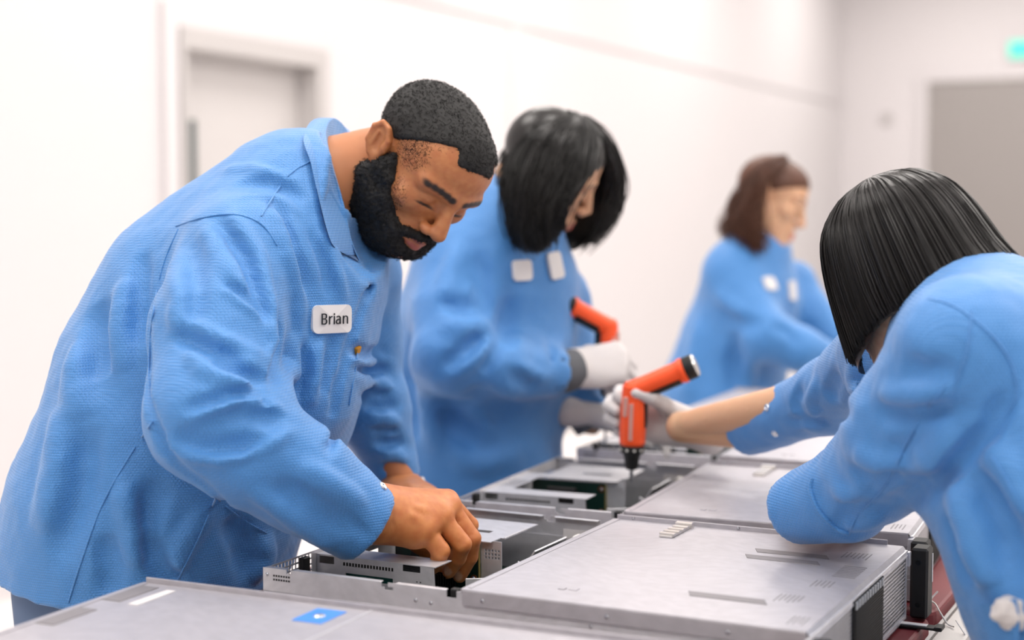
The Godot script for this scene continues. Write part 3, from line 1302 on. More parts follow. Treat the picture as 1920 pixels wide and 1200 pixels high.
func server(at: Transform3D, label: String, open: bool, detail: bool) -> Node3D:
	var sv := thing("server", label, "server", at)
	var ch := st()
	cbox(ch, Vector3(0, -HIGH, -WIDE), Vector3(LONG, -HIGH + 0.0015, 0), 0.0004)
	put(ch, "base_plate", M.zinc, sv)
	# long side walls: upper band stands proud of the lower, lip turned in at the top, hooked notch
	for k in 2:
		var z := -0.001 if k == 0 else -WIDE + 0.001
		var sg := 1.0 if k == 0 else -1.0
		var s := st()
		plate(s, side_frame(z), Rect2(0, -HIGH, LONG, HIGH - 0.027), [])
		plate(s, side_frame(z + sg * 0.0022), Rect2(0, -0.0285, LONG, 0.0285), [Rect2(0.166, -0.0055, 0.009, 0.0056), Rect2(0.170, -0.0085, 0.012, 0.004), Rect2(0.034, -0.005, 0.006, 0.0051), Rect2(0.252, -0.008, 0.013, 0.0081)])
		cbox(s, Vector3(0, -0.0285, z - 0.0005), Vector3(LONG, -0.0272, z + sg * 0.0028), 0.0003)
		for seg: Vector2 in [Vector2(0.002, 0.032), Vector2(0.042, 0.164), Vector2(0.184, 0.250), Vector2(0.268, LONG)]:
			cbox(s, Vector3(seg.x, -0.0012, z + sg * 0.0026), Vector3(seg.y, 0.0002, z - sg * 0.0055), 0.0003)
		cbox(s, Vector3(0.0, -0.060, z - 0.0005), Vector3(LONG, -0.0585, z + sg * 0.0012), 0.0003)
		var w := put(s, "side_wall", M.zinc, sv)
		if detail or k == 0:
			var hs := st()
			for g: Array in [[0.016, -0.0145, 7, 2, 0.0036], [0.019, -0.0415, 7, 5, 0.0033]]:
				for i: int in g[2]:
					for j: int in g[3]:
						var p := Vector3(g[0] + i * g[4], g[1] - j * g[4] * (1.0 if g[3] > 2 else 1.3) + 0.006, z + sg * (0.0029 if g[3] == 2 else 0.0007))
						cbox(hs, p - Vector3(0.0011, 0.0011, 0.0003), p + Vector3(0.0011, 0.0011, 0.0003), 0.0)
			var vh := put(hs, "vent_hole_shade", M.black, w)  # no openings: black chips on the wall stand in for shade inside holes
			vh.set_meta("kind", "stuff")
			for q: Vector2 in [Vector2(0.006, -0.008), Vector2(0.008, -0.046), Vector2(0.010, -0.066), Vector2(0.212, -0.016), Vector2(0.232, -0.017), Vector2(0.27, -0.035), Vector2(0.30, -0.036), Vector2(0.43, -0.02), Vector2(0.55, -0.035), Vector2(0.64, -0.02)]:
				var ss := st()
				dome(ss, Vector3(q.x, q.y, z + sg * (0.0028 if q.y > -0.028 else 0.0006)), Vector3(0, 0, sg), 0.0026)
				put(ss, "rivet", M.steel, w)
	# rear wall: square perforation, ports
	var rs := st()
	var rt := Transform3D(Basis(Vector3(0, 0, -1), Vector3.UP, Vector3(1, 0, 0)), Vector3(0.001, 0, 0))
	var holes := grid_holes(0.008, -0.030, 13, 4, 0.0072, 0.0054)
	holes.append_array(grid_holes(0.125, -0.070, 8, 3, 0.009, 0.0066))
	holes.append_array([Rect2(0.21, -0.06, 0.05, 0.012), Rect2(0.21, -0.04, 0.05, 0.012), Rect2(0.28, -0.06, 0.016, 0.014), Rect2(0.30, -0.06, 0.016, 0.014)])
	holes.append_array(grid_holes(0.34, -0.075, 10, 7, 0.0085, 0.0064))
	plate(rs, rt, Rect2(0, -HIGH, WIDE, HIGH - 0.001), holes)
	put(rs, "rear_wall", M.zinc, sv)
	block("latch_block", Vector3(0.002, -0.024, -0.084), Vector3(0.010, -0.003, -0.070), M.black, sv, 0.0008)
	# front: frame, lattice of a perforated sheet, dark drive bay, black rack ears
	var fs := st()
	var ft := Transform3D(Basis(Vector3(0, 0, -1), Vector3.UP, Vector3(1, 0, 0)), Vector3(LONG - 0.001, 0, 0))
	plate(fs, ft, Rect2(0, -HIGH, WIDE, HIGH), [Rect2(0.006, -HIGH + 0.006, WIDE - 0.012, HIGH - 0.014)], 0.002)
	put(fs, "front_frame", M.zinc, sv)
	var ls := st()
	var x0 := LONG - 0.0012
	for k in 92:
		for dg: float in [-1.0, 1.0]:
			var c := -0.08 + k * 0.0058
			var y0 := -HIGH + 0.006
			var h := HIGH - 0.014
			var a := c
			var b := c + h * 0.62
			if dg < 0:
				a = c + h * 0.62
				b = c
			# clip to the opening
			var t0 := 0.0
			var t1 := 1.0
			if a < b:
				t0 = clampf((0.006 - a) / (b - a), 0, 1)
				t1 = clampf((WIDE - 0.006 - a) / (b - a), 0, 1)
			else:
				t0 = clampf((WIDE - 0.006 - a) / (b - a), 0, 1)
				t1 = clampf((0.006 - a) / (b - a), 0, 1)
			if t1 - t0 < 0.02:
				continue
			var p := Vector3(x0, y0 + h * t0, -lerpf(a, b, t0))
			var q := Vector3(x0, y0 + h * t1, -lerpf(a, b, t1))
			var dv := (q - p).normalized()
			var sd := dv.cross(Vector3.RIGHT).normalized() * 0.0011
			quad(ls, p - sd, p + sd, q + sd, q - sd)
	var lat := put(ls, "perforated_sheet", M.zinc, sv)
	lat.set_meta("kind", "stuff")
	block("bay_backing", Vector3(LONG - 0.012, -HIGH + 0.002, -WIDE + 0.004), Vector3(LONG - 0.004, -0.004, -0.004), M.bay_grey, sv, 0.0005)
	var db := block("drive_bay", Vector3(LONG - 0.010, -HIGH + 0.004, -0.302), Vector3(LONG + 0.0015, -0.003, -0.163), M.bay_black, sv, 0.0006)
	var rb := st()
	for k in 24:
		var y := -HIGH + 0.008 + k * 0.0031
		cbox(rb, Vector3(LONG + 0.001, y, -0.298), Vector3(LONG + 0.0026, y + 0.0013, -0.167), 0.0002)
	put(rb, "bay_ribs", M.black, db).set_meta("kind", "stuff")
	for k in 11:
		block("bay_tooth", Vector3(LONG + 0.0005, -0.013, -0.296 + k * 0.0122), Vector3(LONG + 0.003, -0.004, -0.289 + k * 0.0122), M.bay_grey, db, 0.0004)
	for k in 2:
		var za := 0.010 if k == 0 else -WIDE - 0.040
		var er := block("rack_ear", Vector3(LONG + 0.002, -HIGH - 0.001, za), Vector3(LONG + 0.024, 0.002, za + 0.032), M.black, sv, 0.0028)
		block("label_strip", Vector3(LONG + 0.0236, -0.045, za + 0.003), Vector3(LONG + 0.0248, -0.008, za + 0.007), M.white_cloth, er, 0.0003)
		for y: float in [-0.016, -0.070]:
			var ss := st()
			lathe(ss, [Vector2(0, 0.0003), Vector2(0.0028, 0.0003), Vector2(0.0034, 0.0011), Vector2(0.004, 0.0003)], Transform3D(Basis(Vector3.RIGHT, PI / 2), Vector3(LONG + 0.012, y, za + 0.032)), 12)
			put(ss, "screw_hole", M.bay_black, er)
		block("ear_bracket", Vector3(LONG - 0.006, -0.020, za + (-0.012 if k == 0 else 0.032)), Vector3(LONG + 0.003, -0.002, za + (0.002 if k == 0 else 0.042)), M.zinc, er, 0.0005)
	lid(sv, 0.272 if open else 0.0, open)
	if open:
		interior(sv, detail)
	return sv

func lid(sv: Node3D, x0: float, marked: bool) -> void:
	var s := st()
	var x1 := LONG - 0.006
	cbox(s, Vector3(x0, 0.0028, -WIDE - 0.0035), Vector3(x1, 0.0045, 0.0045), 0.0008)
	for k in 2:
		var z0 := 0.0038 if k == 0 else -WIDE - 0.0052
		cbox(s, Vector3(x0 + 0.002, -0.0135, z0), Vector3(x1, 0.0032, z0 + 0.0014), 0.0004)
	# far edge stands up a little as a long rib
	cbox(s, Vector3(x0 + 0.004, 0.004, -WIDE - 0.0045), Vector3(x1 - 0.02, 0.0105, -WIDE - 0.002), 0.0006)
	cbox(s, Vector3(x0 - 0.001, -0.001, -WIDE), Vector3(x0 + 0.0014, 0.0044, 0.003), 0.0004)
	cbox(s, Vector3(x0 + 0.006, 0.0044, -WIDE + 0.002), Vector3(x0 + 0.010, 0.0056, -0.002), 0.0004)
	var l := put(s, "lid", M.lid, sv)
	if not marked:
		cbox_seam(l)
		return
	for q: Array in [[0.51, 0.601, -0.333], [0.509, 0.600, -0.296], [0.51, 0.598, -0.090]]:
		var ps := st()
		var sk := -0.006
		var za: float = q[2]
		var t := Transform3D(Basis(Vector3(1, 0, 0), Vector3(0, 1, 0), Vector3(0.45, 0, 1)), Vector3(0, 0, 0))
		var lo := Vector3(q[0] - za * 0.45 - 0.002, 0.0043, za - 0.0095)
		cbox(ps, lo, lo + Vector3(q[1] - q[0], 0.0009, 0.019), 0.0003, t)
		put(ps, "grey_label", M.label_grey, l)
		sk = 0.0
	# print: blocks of short lines
	for q: Array in [[0.612, -0.375, 7], [0.618, -0.215, 5], [0.600, -0.135, 6], [0.640, -0.05, 4]]:
		var ps := st()
		for i: int in q[2]:
			cbox(ps, Vector3(q[0] + i * 0.005, 0.0044, q[1]), Vector3(q[0] + i * 0.005 + 0.0016, 0.0047, q[1] + 0.034 - 0.004 * (i % 3)), 0.0)
		put(ps, "printed_lines", M.label_grey, l).set_meta("kind", "stuff")
	# sprung latch near the far edge, small mark near the other
	var la := st()
	cbox(la, Vector3(0.368, 0.0043, -0.428), Vector3(0.392, 0.012, -0.4195), 0.0006)
	cbox(la, Vector3(0.371, 0.0043, -0.4195), Vector3(0.389, 0.0075, -0.352), 0.0008)
	for k in 4:
		cbox(la, Vector3(0.369, 0.0072, -0.412 + k * 0.016), Vector3(0.391, 0.0098, -0.405 + k * 0.016), 0.0006)
	put(la, "latch", M.foil, l)
	var mk := st()
	cbox(mk, Vector3(0.370, 0.0043, -0.050), Vector3(0.378, 0.0058, -0.042), 0.0004)
	cbox(mk, Vector3(0.382, 0.0043, -0.054), Vector3(0.392, 0.0055, -0.044), 0.0004)
	put(mk, "embossed_mark", M.lid, l)
	for x: float in [0.30, 0.45, 0.585]:
		var ss := st()
		dome(ss, Vector3(x, 0.0075, -WIDE - 0.0018), Vector3(0, 0, 1), 0.0024)
		put(ss, "rivet", M.steel, l)
		ss = st()
		dome(ss, Vector3(x, -0.006, 0.0052), Vector3(0, 0, 1), 0.0028)
		put(ss, "rivet", M.steel, l)
	# row of vents and a bevelled nose at the front edge
	var v := st()
	for k in 8:
		cbox(v, Vector3(0.628, 0.0044, -0.30 + k * 0.008), Vector3(0.655, 0.0048, -0.297 + k * 0.008), 0.0)
	put(v, "vent_slots", M.label_grey, l).set_meta("kind", "stuff")
	var nz := st()
	quad(nz, Vector3(x1, 0.0044, 0.004), Vector3(x1, 0.0044, -WIDE - 0.003), Vector3(LONG + 0.001, -0.006, -WIDE - 0.003), Vector3(LONG + 0.001, -0.006, 0.004))
	put(nz, "nose_strip", M.zinc, l)

func cbox_seam(l: Node3D) -> void:
	block("lid_joint", Vector3(0.300, 0.0044, -WIDE), Vector3(0.3025, 0.0056, 0.002), M.zinc, l, 0.0004)

func interior(sv: Node3D, detail: bool) -> void:
	block("motherboard", Vector3(0.003, -0.080, -WIDE + 0.004), Vector3(0.40, -0.078, -0.006), M.board, sv, 0.0003)
	# riser cage: C-shaped steel top, slotted side, green card, perforated end
	var rc := Node3D.new()
	rc.name = "riser_cage"
	sv.add_child(rc, true)
	var tp := st()
	var flat := Transform3D(Basis(Vector3(1, 0, 0), Vector3(0, 0, -1), Vector3(0, 1, 0)), Vector3(0, -0.006, 0))
	var holes := [Rect2(0.036, 0.152, 0.17, 0.115), Rect2(0.168, 0.267, 0.04, 0.03), Rect2(0.090, 0.318, 0.050, 0.014), Rect2(-0.01, 0.30, 0.05, 0.1)]
	holes.append_array(grid_holes(0.006, 0.170, 4, 9, 0.0068, 0.0048))
	plate(tp, flat, Rect2(0.002, 0.110, 0.172, 0.258), holes)
	cbox(tp, Vector3(0.172, -0.0075, -0.366), Vector3(0.1745, -0.0045, -0.298), 0.0005)
	put(tp, "top_plate", M.zinc, rc)
	var sf := st()
	var sh := []
	for k in 17:
		sh.append(Rect2(0.041 + k * 0.0044, -0.0172, 0.0031, 0.0046))
	sh.append(Rect2(0.006, -0.0170, 0.022, 0.0095))
	sh.append(Rect2(0.128, -0.0150, 0.025, 0.0095))
	sh.append(Rect2(0.045, -0.0335, 0.069, 0.0075))
	sh.append(Rect2(0.147, -0.0275, 0.002, 0.002))
	sh.append(Rect2(0.152, -0.0275, 0.002, 0.002))
	plate(sf, side_frame(-0.111), Rect2(0.002, -0.078, 0.168, 0.072), sh)
	quad(sf, Vector3(0.170, -0.006, -0.111), Vector3(0.170, -0.06, -0.111), Vector3(0.176, -0.06, -0.111), Vector3(0.172, -0.006, -0.111))
	put(sf, "slotted_side", M.zinc, rc)
	block("slot_shade_plate", Vector3(0.036, -0.021, -0.1150), Vector3(0.120, -0.0085, -0.1135), M.black, rc, 0.0002)  # black plate added behind the slots to give them their dark shade
	var ps := st()
	plate(ps, side_frame(-0.122), Rect2(0.03, -0.072, 0.10, 0.050), [])
	put(ps, "connector_strip", M.teal_board, rc)
	block("riser_card", Vector3(0.020, -0.076, -0.2745), Vector3(0.148, -0.010, -0.2725), M.board, rc, 0.0003)
	for q: Vector2 in [Vector2(0.141, -0.020), Vector2(0.141, -0.058)]:
		var ss := st()
		lathe(ss, [Vector2(0.003, 0.0006), Vector2(0.0052, 0.0006), Vector2(0.0054, 0)], Transform3D(Basis(Vector3.RIGHT, PI / 2), Vector3(q.x, q.y, -0.2725)), 14)
		put(ss, "copper_ring", M.copper, rc)
		ss = st()
		dome(ss, Vector3(q.x, q.y, -0.2722), Vector3(0, 0, 1), 0.0034)
		put(ss, "screw", M.steel, rc)
	block("card_edge", Vector3(0.1478, -0.076, -0.2755), Vector3(0.1492, -0.012, -0.2718), M.card_edge, rc, 0.0002)
	var pe := st()
	var eh := grid_holes(0.155, -0.030, 5, 3, 0.0048, 0.0031)
	eh.append_array(grid_holes(0.155, -0.060, 4, 1, 0.0055, 0.0036))
	plate(pe, side_frame(-0.277), Rect2(0.150, -0.076, 0.030, 0.070), eh)
	put(pe, "perforated_end", M.zinc, rc)
	block("chip_block", Vector3(0.05, -0.05, -0.272), Vector3(0.10, -0.02, -0.262), M.black, rc, 0.001)
	# heat sink under the opening
	var hk := st()
	for k in 14:
		cbox(hk, Vector3(0.045, -0.078, -0.165 - k * 0.0065), Vector3(0.125, -0.040, -0.1665 - k * 0.0065), 0.0)
	put(hk, "heat_sink", M.dark_fin, sv)
	# baffles and small parts between cage and lid
	var bf := st()
	var bt := Transform3D(Basis(Vector3.UP, 0.55), Vector3(0.215, -0.078, -0.175))
	cbox(bf, Vector3(-0.03, 0, -0.0012), Vector3(0.045, 0.050, 0.0012), 0.0005, bt)
	cbox(bf, Vector3(0.043, 0, -0.09), Vector3(0.0455, 0.050, 0.0012), 0.0005, bt)
	put(bf, "air_baffle", M.zinc, sv)
	var b2 := st()
	var t2 := Transform3D(Basis(Vector3(0, 0, 1), -0.6), Vector3(0.200, -0.05, -0.34))
	cbox(b2, Vector3(-0.002, -0.03, -0.05), Vector3(0.0005, 0.04, 0.05), 0.0004, t2)
	put(b2, "bent_bracket", M.zinc, sv)
	block("memory_bank", Vector3(0.205, -0.078, -0.42), Vector3(0.262, -0.050, -0.30), M.dark_plastic, sv, 0.002)
	for k in 6:
		block("memory_stick", Vector3(0.19, -0.078, -0.030 - k * 0.010), Vector3(0.268, -0.046, -0.033 - k * 0.010), M.board if k % 2 else M.dark_plastic, sv, 0.0004)
	for q: Array in [[0.03, -0.05, 0.03, 0.014], [0.09, -0.03, 0.02, 0.010], [0.12, -0.075, 0.016, 0.018], [0.215, -0.13, 0.03, 0.02]]:
		block("plug", Vector3(q[0], -0.078, q[1]), Vector3(q[0] + q[2], -0.060, q[1] + q[3]), M.black, sv, 0.0008)
	block("white_plug", Vector3(0.232, -0.030, -0.405), Vector3(0.262, -0.014, -0.385), M.white_plastic, sv, 0.001)
	block("paper_label", Vector3(0.196, -0.030, -0.4352), Vector3(0.236, -0.016, -0.4345), M.white_cloth, sv, 0.0002)
	block("wall_clip", Vector3(0.254, -0.018, -0.012), Vector3(0.264, 0.001, -0.003), M.black, sv, 0.0012)
	var gold := block("gold_strip", Vector3(0.178, -0.0775, -0.060), Vector3(0.186, -0.0755, -0.012), M.card_edge, sv, 0.0003)
	gold.rotation.y = 0.0
	if detail:
		var bits := st()
		var r := RandomNumberGenerator.new()
		r.seed = 77
		for k in 160:
			var p := Vector3(r.randf_range(0.01, 0.262), -0.078, -r.randf_range(0.012, 0.42))
			var w := Vector3(r.randf_range(0.001, 0.004), r.randf_range(0.001, 0.004), r.randf_range(0.001, 0.004))
			cbox(bits, p - Vector3(w.x, 0, w.z), p + w, 0.0002)
		put(bits, "small_components", M.chip, sv).set_meta("kind", "stuff")
		for k in 3:
			var d := empty_mesh()
			var z := -0.39 - k * 0.006
			tube(d, spline([Vector3(0.235, -0.05, z), Vector3(0.245, -0.02, z + 0.004), Vector3(0.262, -0.014, z + 0.01), Vector3(0.30, -0.03, z + 0.012)], 4), [0.0022], 8)
			commit(d, "cable", M.yellow_wire if k == 1 else M.black, sv)

func turned(x: float, y: float, z: float, deg: float) -> Transform3D:
	return Transform3D(Basis(Vector3.UP, deg_to_rad(deg)), Vector3(x, y, z))

func build_servers() -> void:
	server(turned(0, 1.0, 0, 0), "opened grey server that the bearded person reaches into", true, true)
	server(turned(-0.012, 0.998, -0.489, 4.0), "opened grey server with an orange driver standing over its riser", true, true)
	server(turned(-0.055, 0.998, -1.04, 2.0), "opened grey server beside the dark long-haired person", true, false)
	server(turned(-0.06, 0.998, -1.56, 2.0), "closed grey server at the far end of the bench", false, false)
	var s0 := server(turned(-0.052, 1.0, 0.578, 2.0), "closed grey server with a blue sticker, lying in front of the opened ones", false, false)
	sticker_on(s0)

func sticker_on(s: Node3D) -> void:
	var inv := s.transform.affine_inverse()
	var t := thing("blue_sticker", "small blue sticker with a silver seal on the foreground server lid", "sticker", Transform3D(s.transform.basis, s.transform * Vector3(0.262, 0.0046, -0.395)))
	var q := st()
	cbox(q, Vector3(-0.018, 0, -0.026), Vector3(0.018, 0.0007, 0.026), 0.0002)
	put(q, "film", M.blue_film, t)
	q = st()
	lathe(q, [Vector2(0, 0.0022), Vector2(0.004, 0.002), Vector2(0.007, 0.0007)], Transform3D(Basis(), Vector3(0, 0, 0)), 14)
	put(q, "seal", M.foil, t)
	var w := thing("paper_strip", "narrow white paper strip on the foreground server lid", "label", Transform3D(s.transform.basis, inv.affine_inverse() * Vector3(0.055, 0.0046, -0.385)))
	q = st()
	cbox(q, Vector3(-0.006, 0, -0.034), Vector3(0.006, 0.0008, 0.034), 0.0002)
	put(q, "paper", M.white_cloth, w)
	for z: float in [-0.39, -0.285]:
		var g := thing("grey_patch", "flat grey patch at the rear corner of the foreground server lid" if z < -0.3 else "flat grey patch along the rear edge of the foreground server lid", "label", Transform3D(s.transform.basis, s.transform * Vector3(0.02, 0.0046, z)))
		q = st()
		cbox(q, Vector3(-0.012, 0, -0.034), Vector3(0.014, 0.0007, 0.034), 0.0002)
		put(q, "film", M.label_grey, g)

# ---------------------------------------------------------------- cordless drivers
# tip of the bit at the origin, body up the y axis, grip leaning over towards dir
func driver(at: Vector3, up: Vector3, dir: Vector3, bit_long: float, label: String) -> void:
	var y := up.normalized()
	var x := (dir - y * dir.dot(y)).normalized()
	var t := thing("cordless_driver", label, "power tool", Transform3D(Basis(x, y, x.cross(y)), at))
	var b := bit_long
	var s := st()
	lathe(s, [Vector2(0, 0), Vector2(0.0012, 0.001), Vector2(0.0022, 0.006), Vector2(0.0026, b * 0.45), Vector2(0.0034, b * 0.5), Vector2(0.0034, b + 0.004)], Transform3D.IDENTITY, 12)
	put(s, "bit", M.steel, t)
	s = st()
	lathe(s, [Vector2(0, b), Vector2(0.008, b), Vector2(0.0105, b + 0.003), Vector2(0.0125, b + 0.019), Vector2(0.0140, b + 0.021), Vector2(0.0140, b + 0.026)], Transform3D.IDENTITY, 20)
	put(s, "chuck", M.black, t)
	s = st()
	lathe(s, [Vector2(0.014, b + 0.026), Vector2(0.0185, b + 0.027), Vector2(0.0200, b + 0.029), Vector2(0.0200, b + 0.037), Vector2(0.0190, b + 0.040)], Transform3D.IDENTITY, 24)
	var ring := put(s, "clutch_ring", M.black, t)
	for k in 10:
		var a := TAU * k / 10.0
		var ds := st()
		dome(ds, Vector3(cos(a) * 0.0198, b + 0.033, sin(a) * 0.0198), Vector3(cos(a), 0, sin(a)), 0.0022)
		put(ds, "clutch_mark", M.white_plastic, ring)
	s = st()
	var h := b + 0.040
	lathe(s, [Vector2(0.0192, h), Vector2(0.0212, h + 0.004), Vector2(0.0216, h + 0.03), Vector2(0.0205, h + 0.06), Vector2(0.0195, h + 0.085), Vector2(0.0188, h + 0.096), Vector2(0.014, h + 0.103), Vector2(0, h + 0.105)], Transform3D.IDENTITY, 24)
	put(s, "body_shell", M.orange, t)
	for sg: float in [-1.0, 1.0]:
		block("side_stripe", Vector3(-0.004, h + 0.010, sg * 0.0195), Vector3(0.0025, h + 0.070, sg * 0.0222), M.pale_grey, t, 0.001)
		block("side_plate", Vector3(-0.015, h + 0.048, sg * 0.0150), Vector3(-0.0065, h + 0.080, sg * 0.0195), M.pale_grey, t, 0.0015)
	block("rubber_back", Vector3(0.0165, h + 0.030, -0.008), Vector3(0.0228, h + 0.085, 0.008), M.black, t, 0.003)
	# grip, pivoted at the top of the body
	var g := Node3D.new()
	g.name = "grip"
	t.add_child(g, true)
	g.position = Vector3(0.0, h + 0.088, 0)
	g.rotation.z = -deg_to_rad(64.0)
	s = st()
	lathe(s, [Vector2(0, -0.012), Vector2(0.015, -0.010), Vector2(0.0185, 0.0), Vector2(0.0178, 0.03), Vector2(0.0180, 0.075), Vector2(0.0188, 0.082)], Transform3D.IDENTITY, 24)
	put(s, "grip_shell", M.orange, g)
	s = st()
	for k in 9:
		var a0 := lerpf(-0.95, 0.95, k / 9.0)
		var a1 := lerpf(-0.95, 0.95, (k + 1) / 9.0)
		for e in 2:
			var r0 := 0.0200
			var y0 := 0.014 + 0.012 * absf(a0)
			var y1 := 0.014 + 0.012 * absf(a1)
			if e == 0:
				quad(s, Vector3(cos(a0) * r0, y0, sin(a0) * r0), Vector3(cos(a0) * r0, 0.078, sin(a0) * r0), Vector3(cos(a1) * r0, 0.078, sin(a1) * r0), Vector3(cos(a1) * r0, y1, sin(a1) * r0))
			else:
				quad(s, Vector3(cos(a0) * r0, y0, sin(a0) * r0), Vector3(cos(a1) * r0, y1, sin(a1) * r0), Vector3(cos(a1) * 0.0165, y1 - 0.003, sin(a1) * 0.0165), Vector3(cos(a0) * 0.0165, y0 - 0.003, sin(a0) * 0.0165))
	quad(s, Vector3(cos(-0.95) * 0.02, 0.026, sin(-0.95) * 0.02), Vector3(cos(-0.95) * 0.0165, 0.026, sin(-0.95) * 0.0165), Vector3(cos(-0.95) * 0.0165, 0.078, sin(-0.95) * 0.0165), Vector3(cos(-0.95) * 0.02, 0.078, sin(-0.95) * 0.02))
	quad(s, Vector3(cos(0.95) * 0.02, 0.026, sin(0.95) * 0.02), Vector3(cos(0.95) * 0.02, 0.078, sin(0.95) * 0.02), Vector3(cos(0.95) * 0.0165, 0.078, sin(0.95) * 0.0165), Vector3(cos(0.95) * 0.0165, 0.026, sin(0.95) * 0.0165))
	put(s, "rubber_inlay", M.black, g)
	s = st()
	lathe(s, [Vector2(0.0188, 0.082), Vector2(0.0205, 0.083), Vector2(0.0205, 0.090), Vector2(0.0190, 0.091)], Transform3D.IDENTITY, 24)
	put(s, "collar_ring", M.orange, g)
	s = st()
	lathe(s, [Vector2(0.0188, 0.091), Vector2(0.0198, 0.092), Vector2(0.0198, 0.097), Vector2(0.0188, 0.098), Vector2(0.0198, 0.099), Vector2(0.0196, 0.106), Vector2(0.0182, 0.108)], Transform3D.IDENTITY, 24)
	put(s, "battery", M.black, g)
	s = st()
	lathe(s, [Vector2(0.0182, 0.108), Vector2(0.0160, 0.1105), Vector2(0, 0.1125)], Transform3D.IDENTITY, 24)
	put(s, "end_cap", M.foil, g)

func build_drivers() -> void:
	driver(Vector3(0.1464, 0.9861, -0.807), Vector3(0.03, 1, 0), Vector3(0.2309, 1.166, -0.841) - Vector3(0.1471, 1.1379, -0.8192), 0.022, "orange and black driver held over the second opened server by the bob-haired person")
	driver(Vector3(-0.0221, 0.99, -1.0929), Vector3(0.02, 1, 0), Vector3(-0.052, 1.1975, -0.9708) - Vector3(0.009, 1.1934, -1.0571), 0.098, "orange and black driver held upright by the dark long-haired person")

func build_small() -> void:
	# pull tab, twisted tie and paper tag by the rack ear
	var p := thing("pull_tab", "black and white pull tab lying on the red mat", "pull tab", turned(0.69, 0.9105, -0.411, 0))
	block("strap", Vector3(-0.03, 0, -0.009), Vector3(0.026, 0.003, 0.009), M.black, p, 0.001)
	block("white_inlay", Vector3(-0.026, 0.0028, -0.006), Vector3(0.014, 0.004, 0.005), M.white_cloth, p, 0.0005)
	block("finger_loop", Vector3(0.024, 0, -0.011), Vector3(0.034, 0.005, 0.011), M.black, p, 0.002)
	var tie := thing("twist_tie", "thin white tie curling over the bench rail", "tie")
	var d := empty_mesh()
	tube(d, spline([Vector3(0.690, 0.925, -0.548), Vector3(0.683, 0.915, -0.54), Vector3(0.692, 0.913, -0.525), Vector3(0.70, 0.908, -0.51), Vector3(0.712, 0.896, -0.50), Vector3(0.722, 0.8955, -0.49)], 5), [0.0011], 6)
	commit(d, "wire", M.white_plastic, tie)
	var tg := thing("paper_tag", "pointed white paper tag hanging on the bench rail", "tag", Transform3D(Basis(Vector3(0, 0, 1), -0.9), Vector3(0.735, 0.900, -0.47)))
	var s := st()
	for e: float in [-0.0004, 0.0004]:
		for q: Vector3 in [Vector3(-0.012, e, 0.0), Vector3(0.05, e, 0.012), Vector3(0.05, e, -0.012)]:
			s.add_vertex(q)
	quad(s, Vector3(-0.012, 0.0004, 0), Vector3(-0.012, -0.0004, 0), Vector3(0.05, -0.0004, 0.012), Vector3(0.05, 0.0004, 0.012))
	put(s, "paper", M.white_cloth, tg)
	var wb := thing("wrist_band", "pale wrist band on the bearded person's far wrist", "wrist band")
	s = st()
	var w := Vector3(-0.1007, 1.0021, -0.4994)
	var ax: Vector3 = (Vector3(-0.0907, 0.9826, -0.5029) - Vector3(-0.1084, 1.028, -0.492)).normalized()
	var u := ax.cross(Vector3.UP).normalized()
	lathe(s, [Vector2(0.034, -0.007), Vector2(0.0365, -0.006), Vector2(0.0365, 0.006), Vector2(0.034, 0.007)], Transform3D(Basis(u, ax, u.cross(ax)), w), 24)
	put(s, "strap", M.white_cloth, wb)

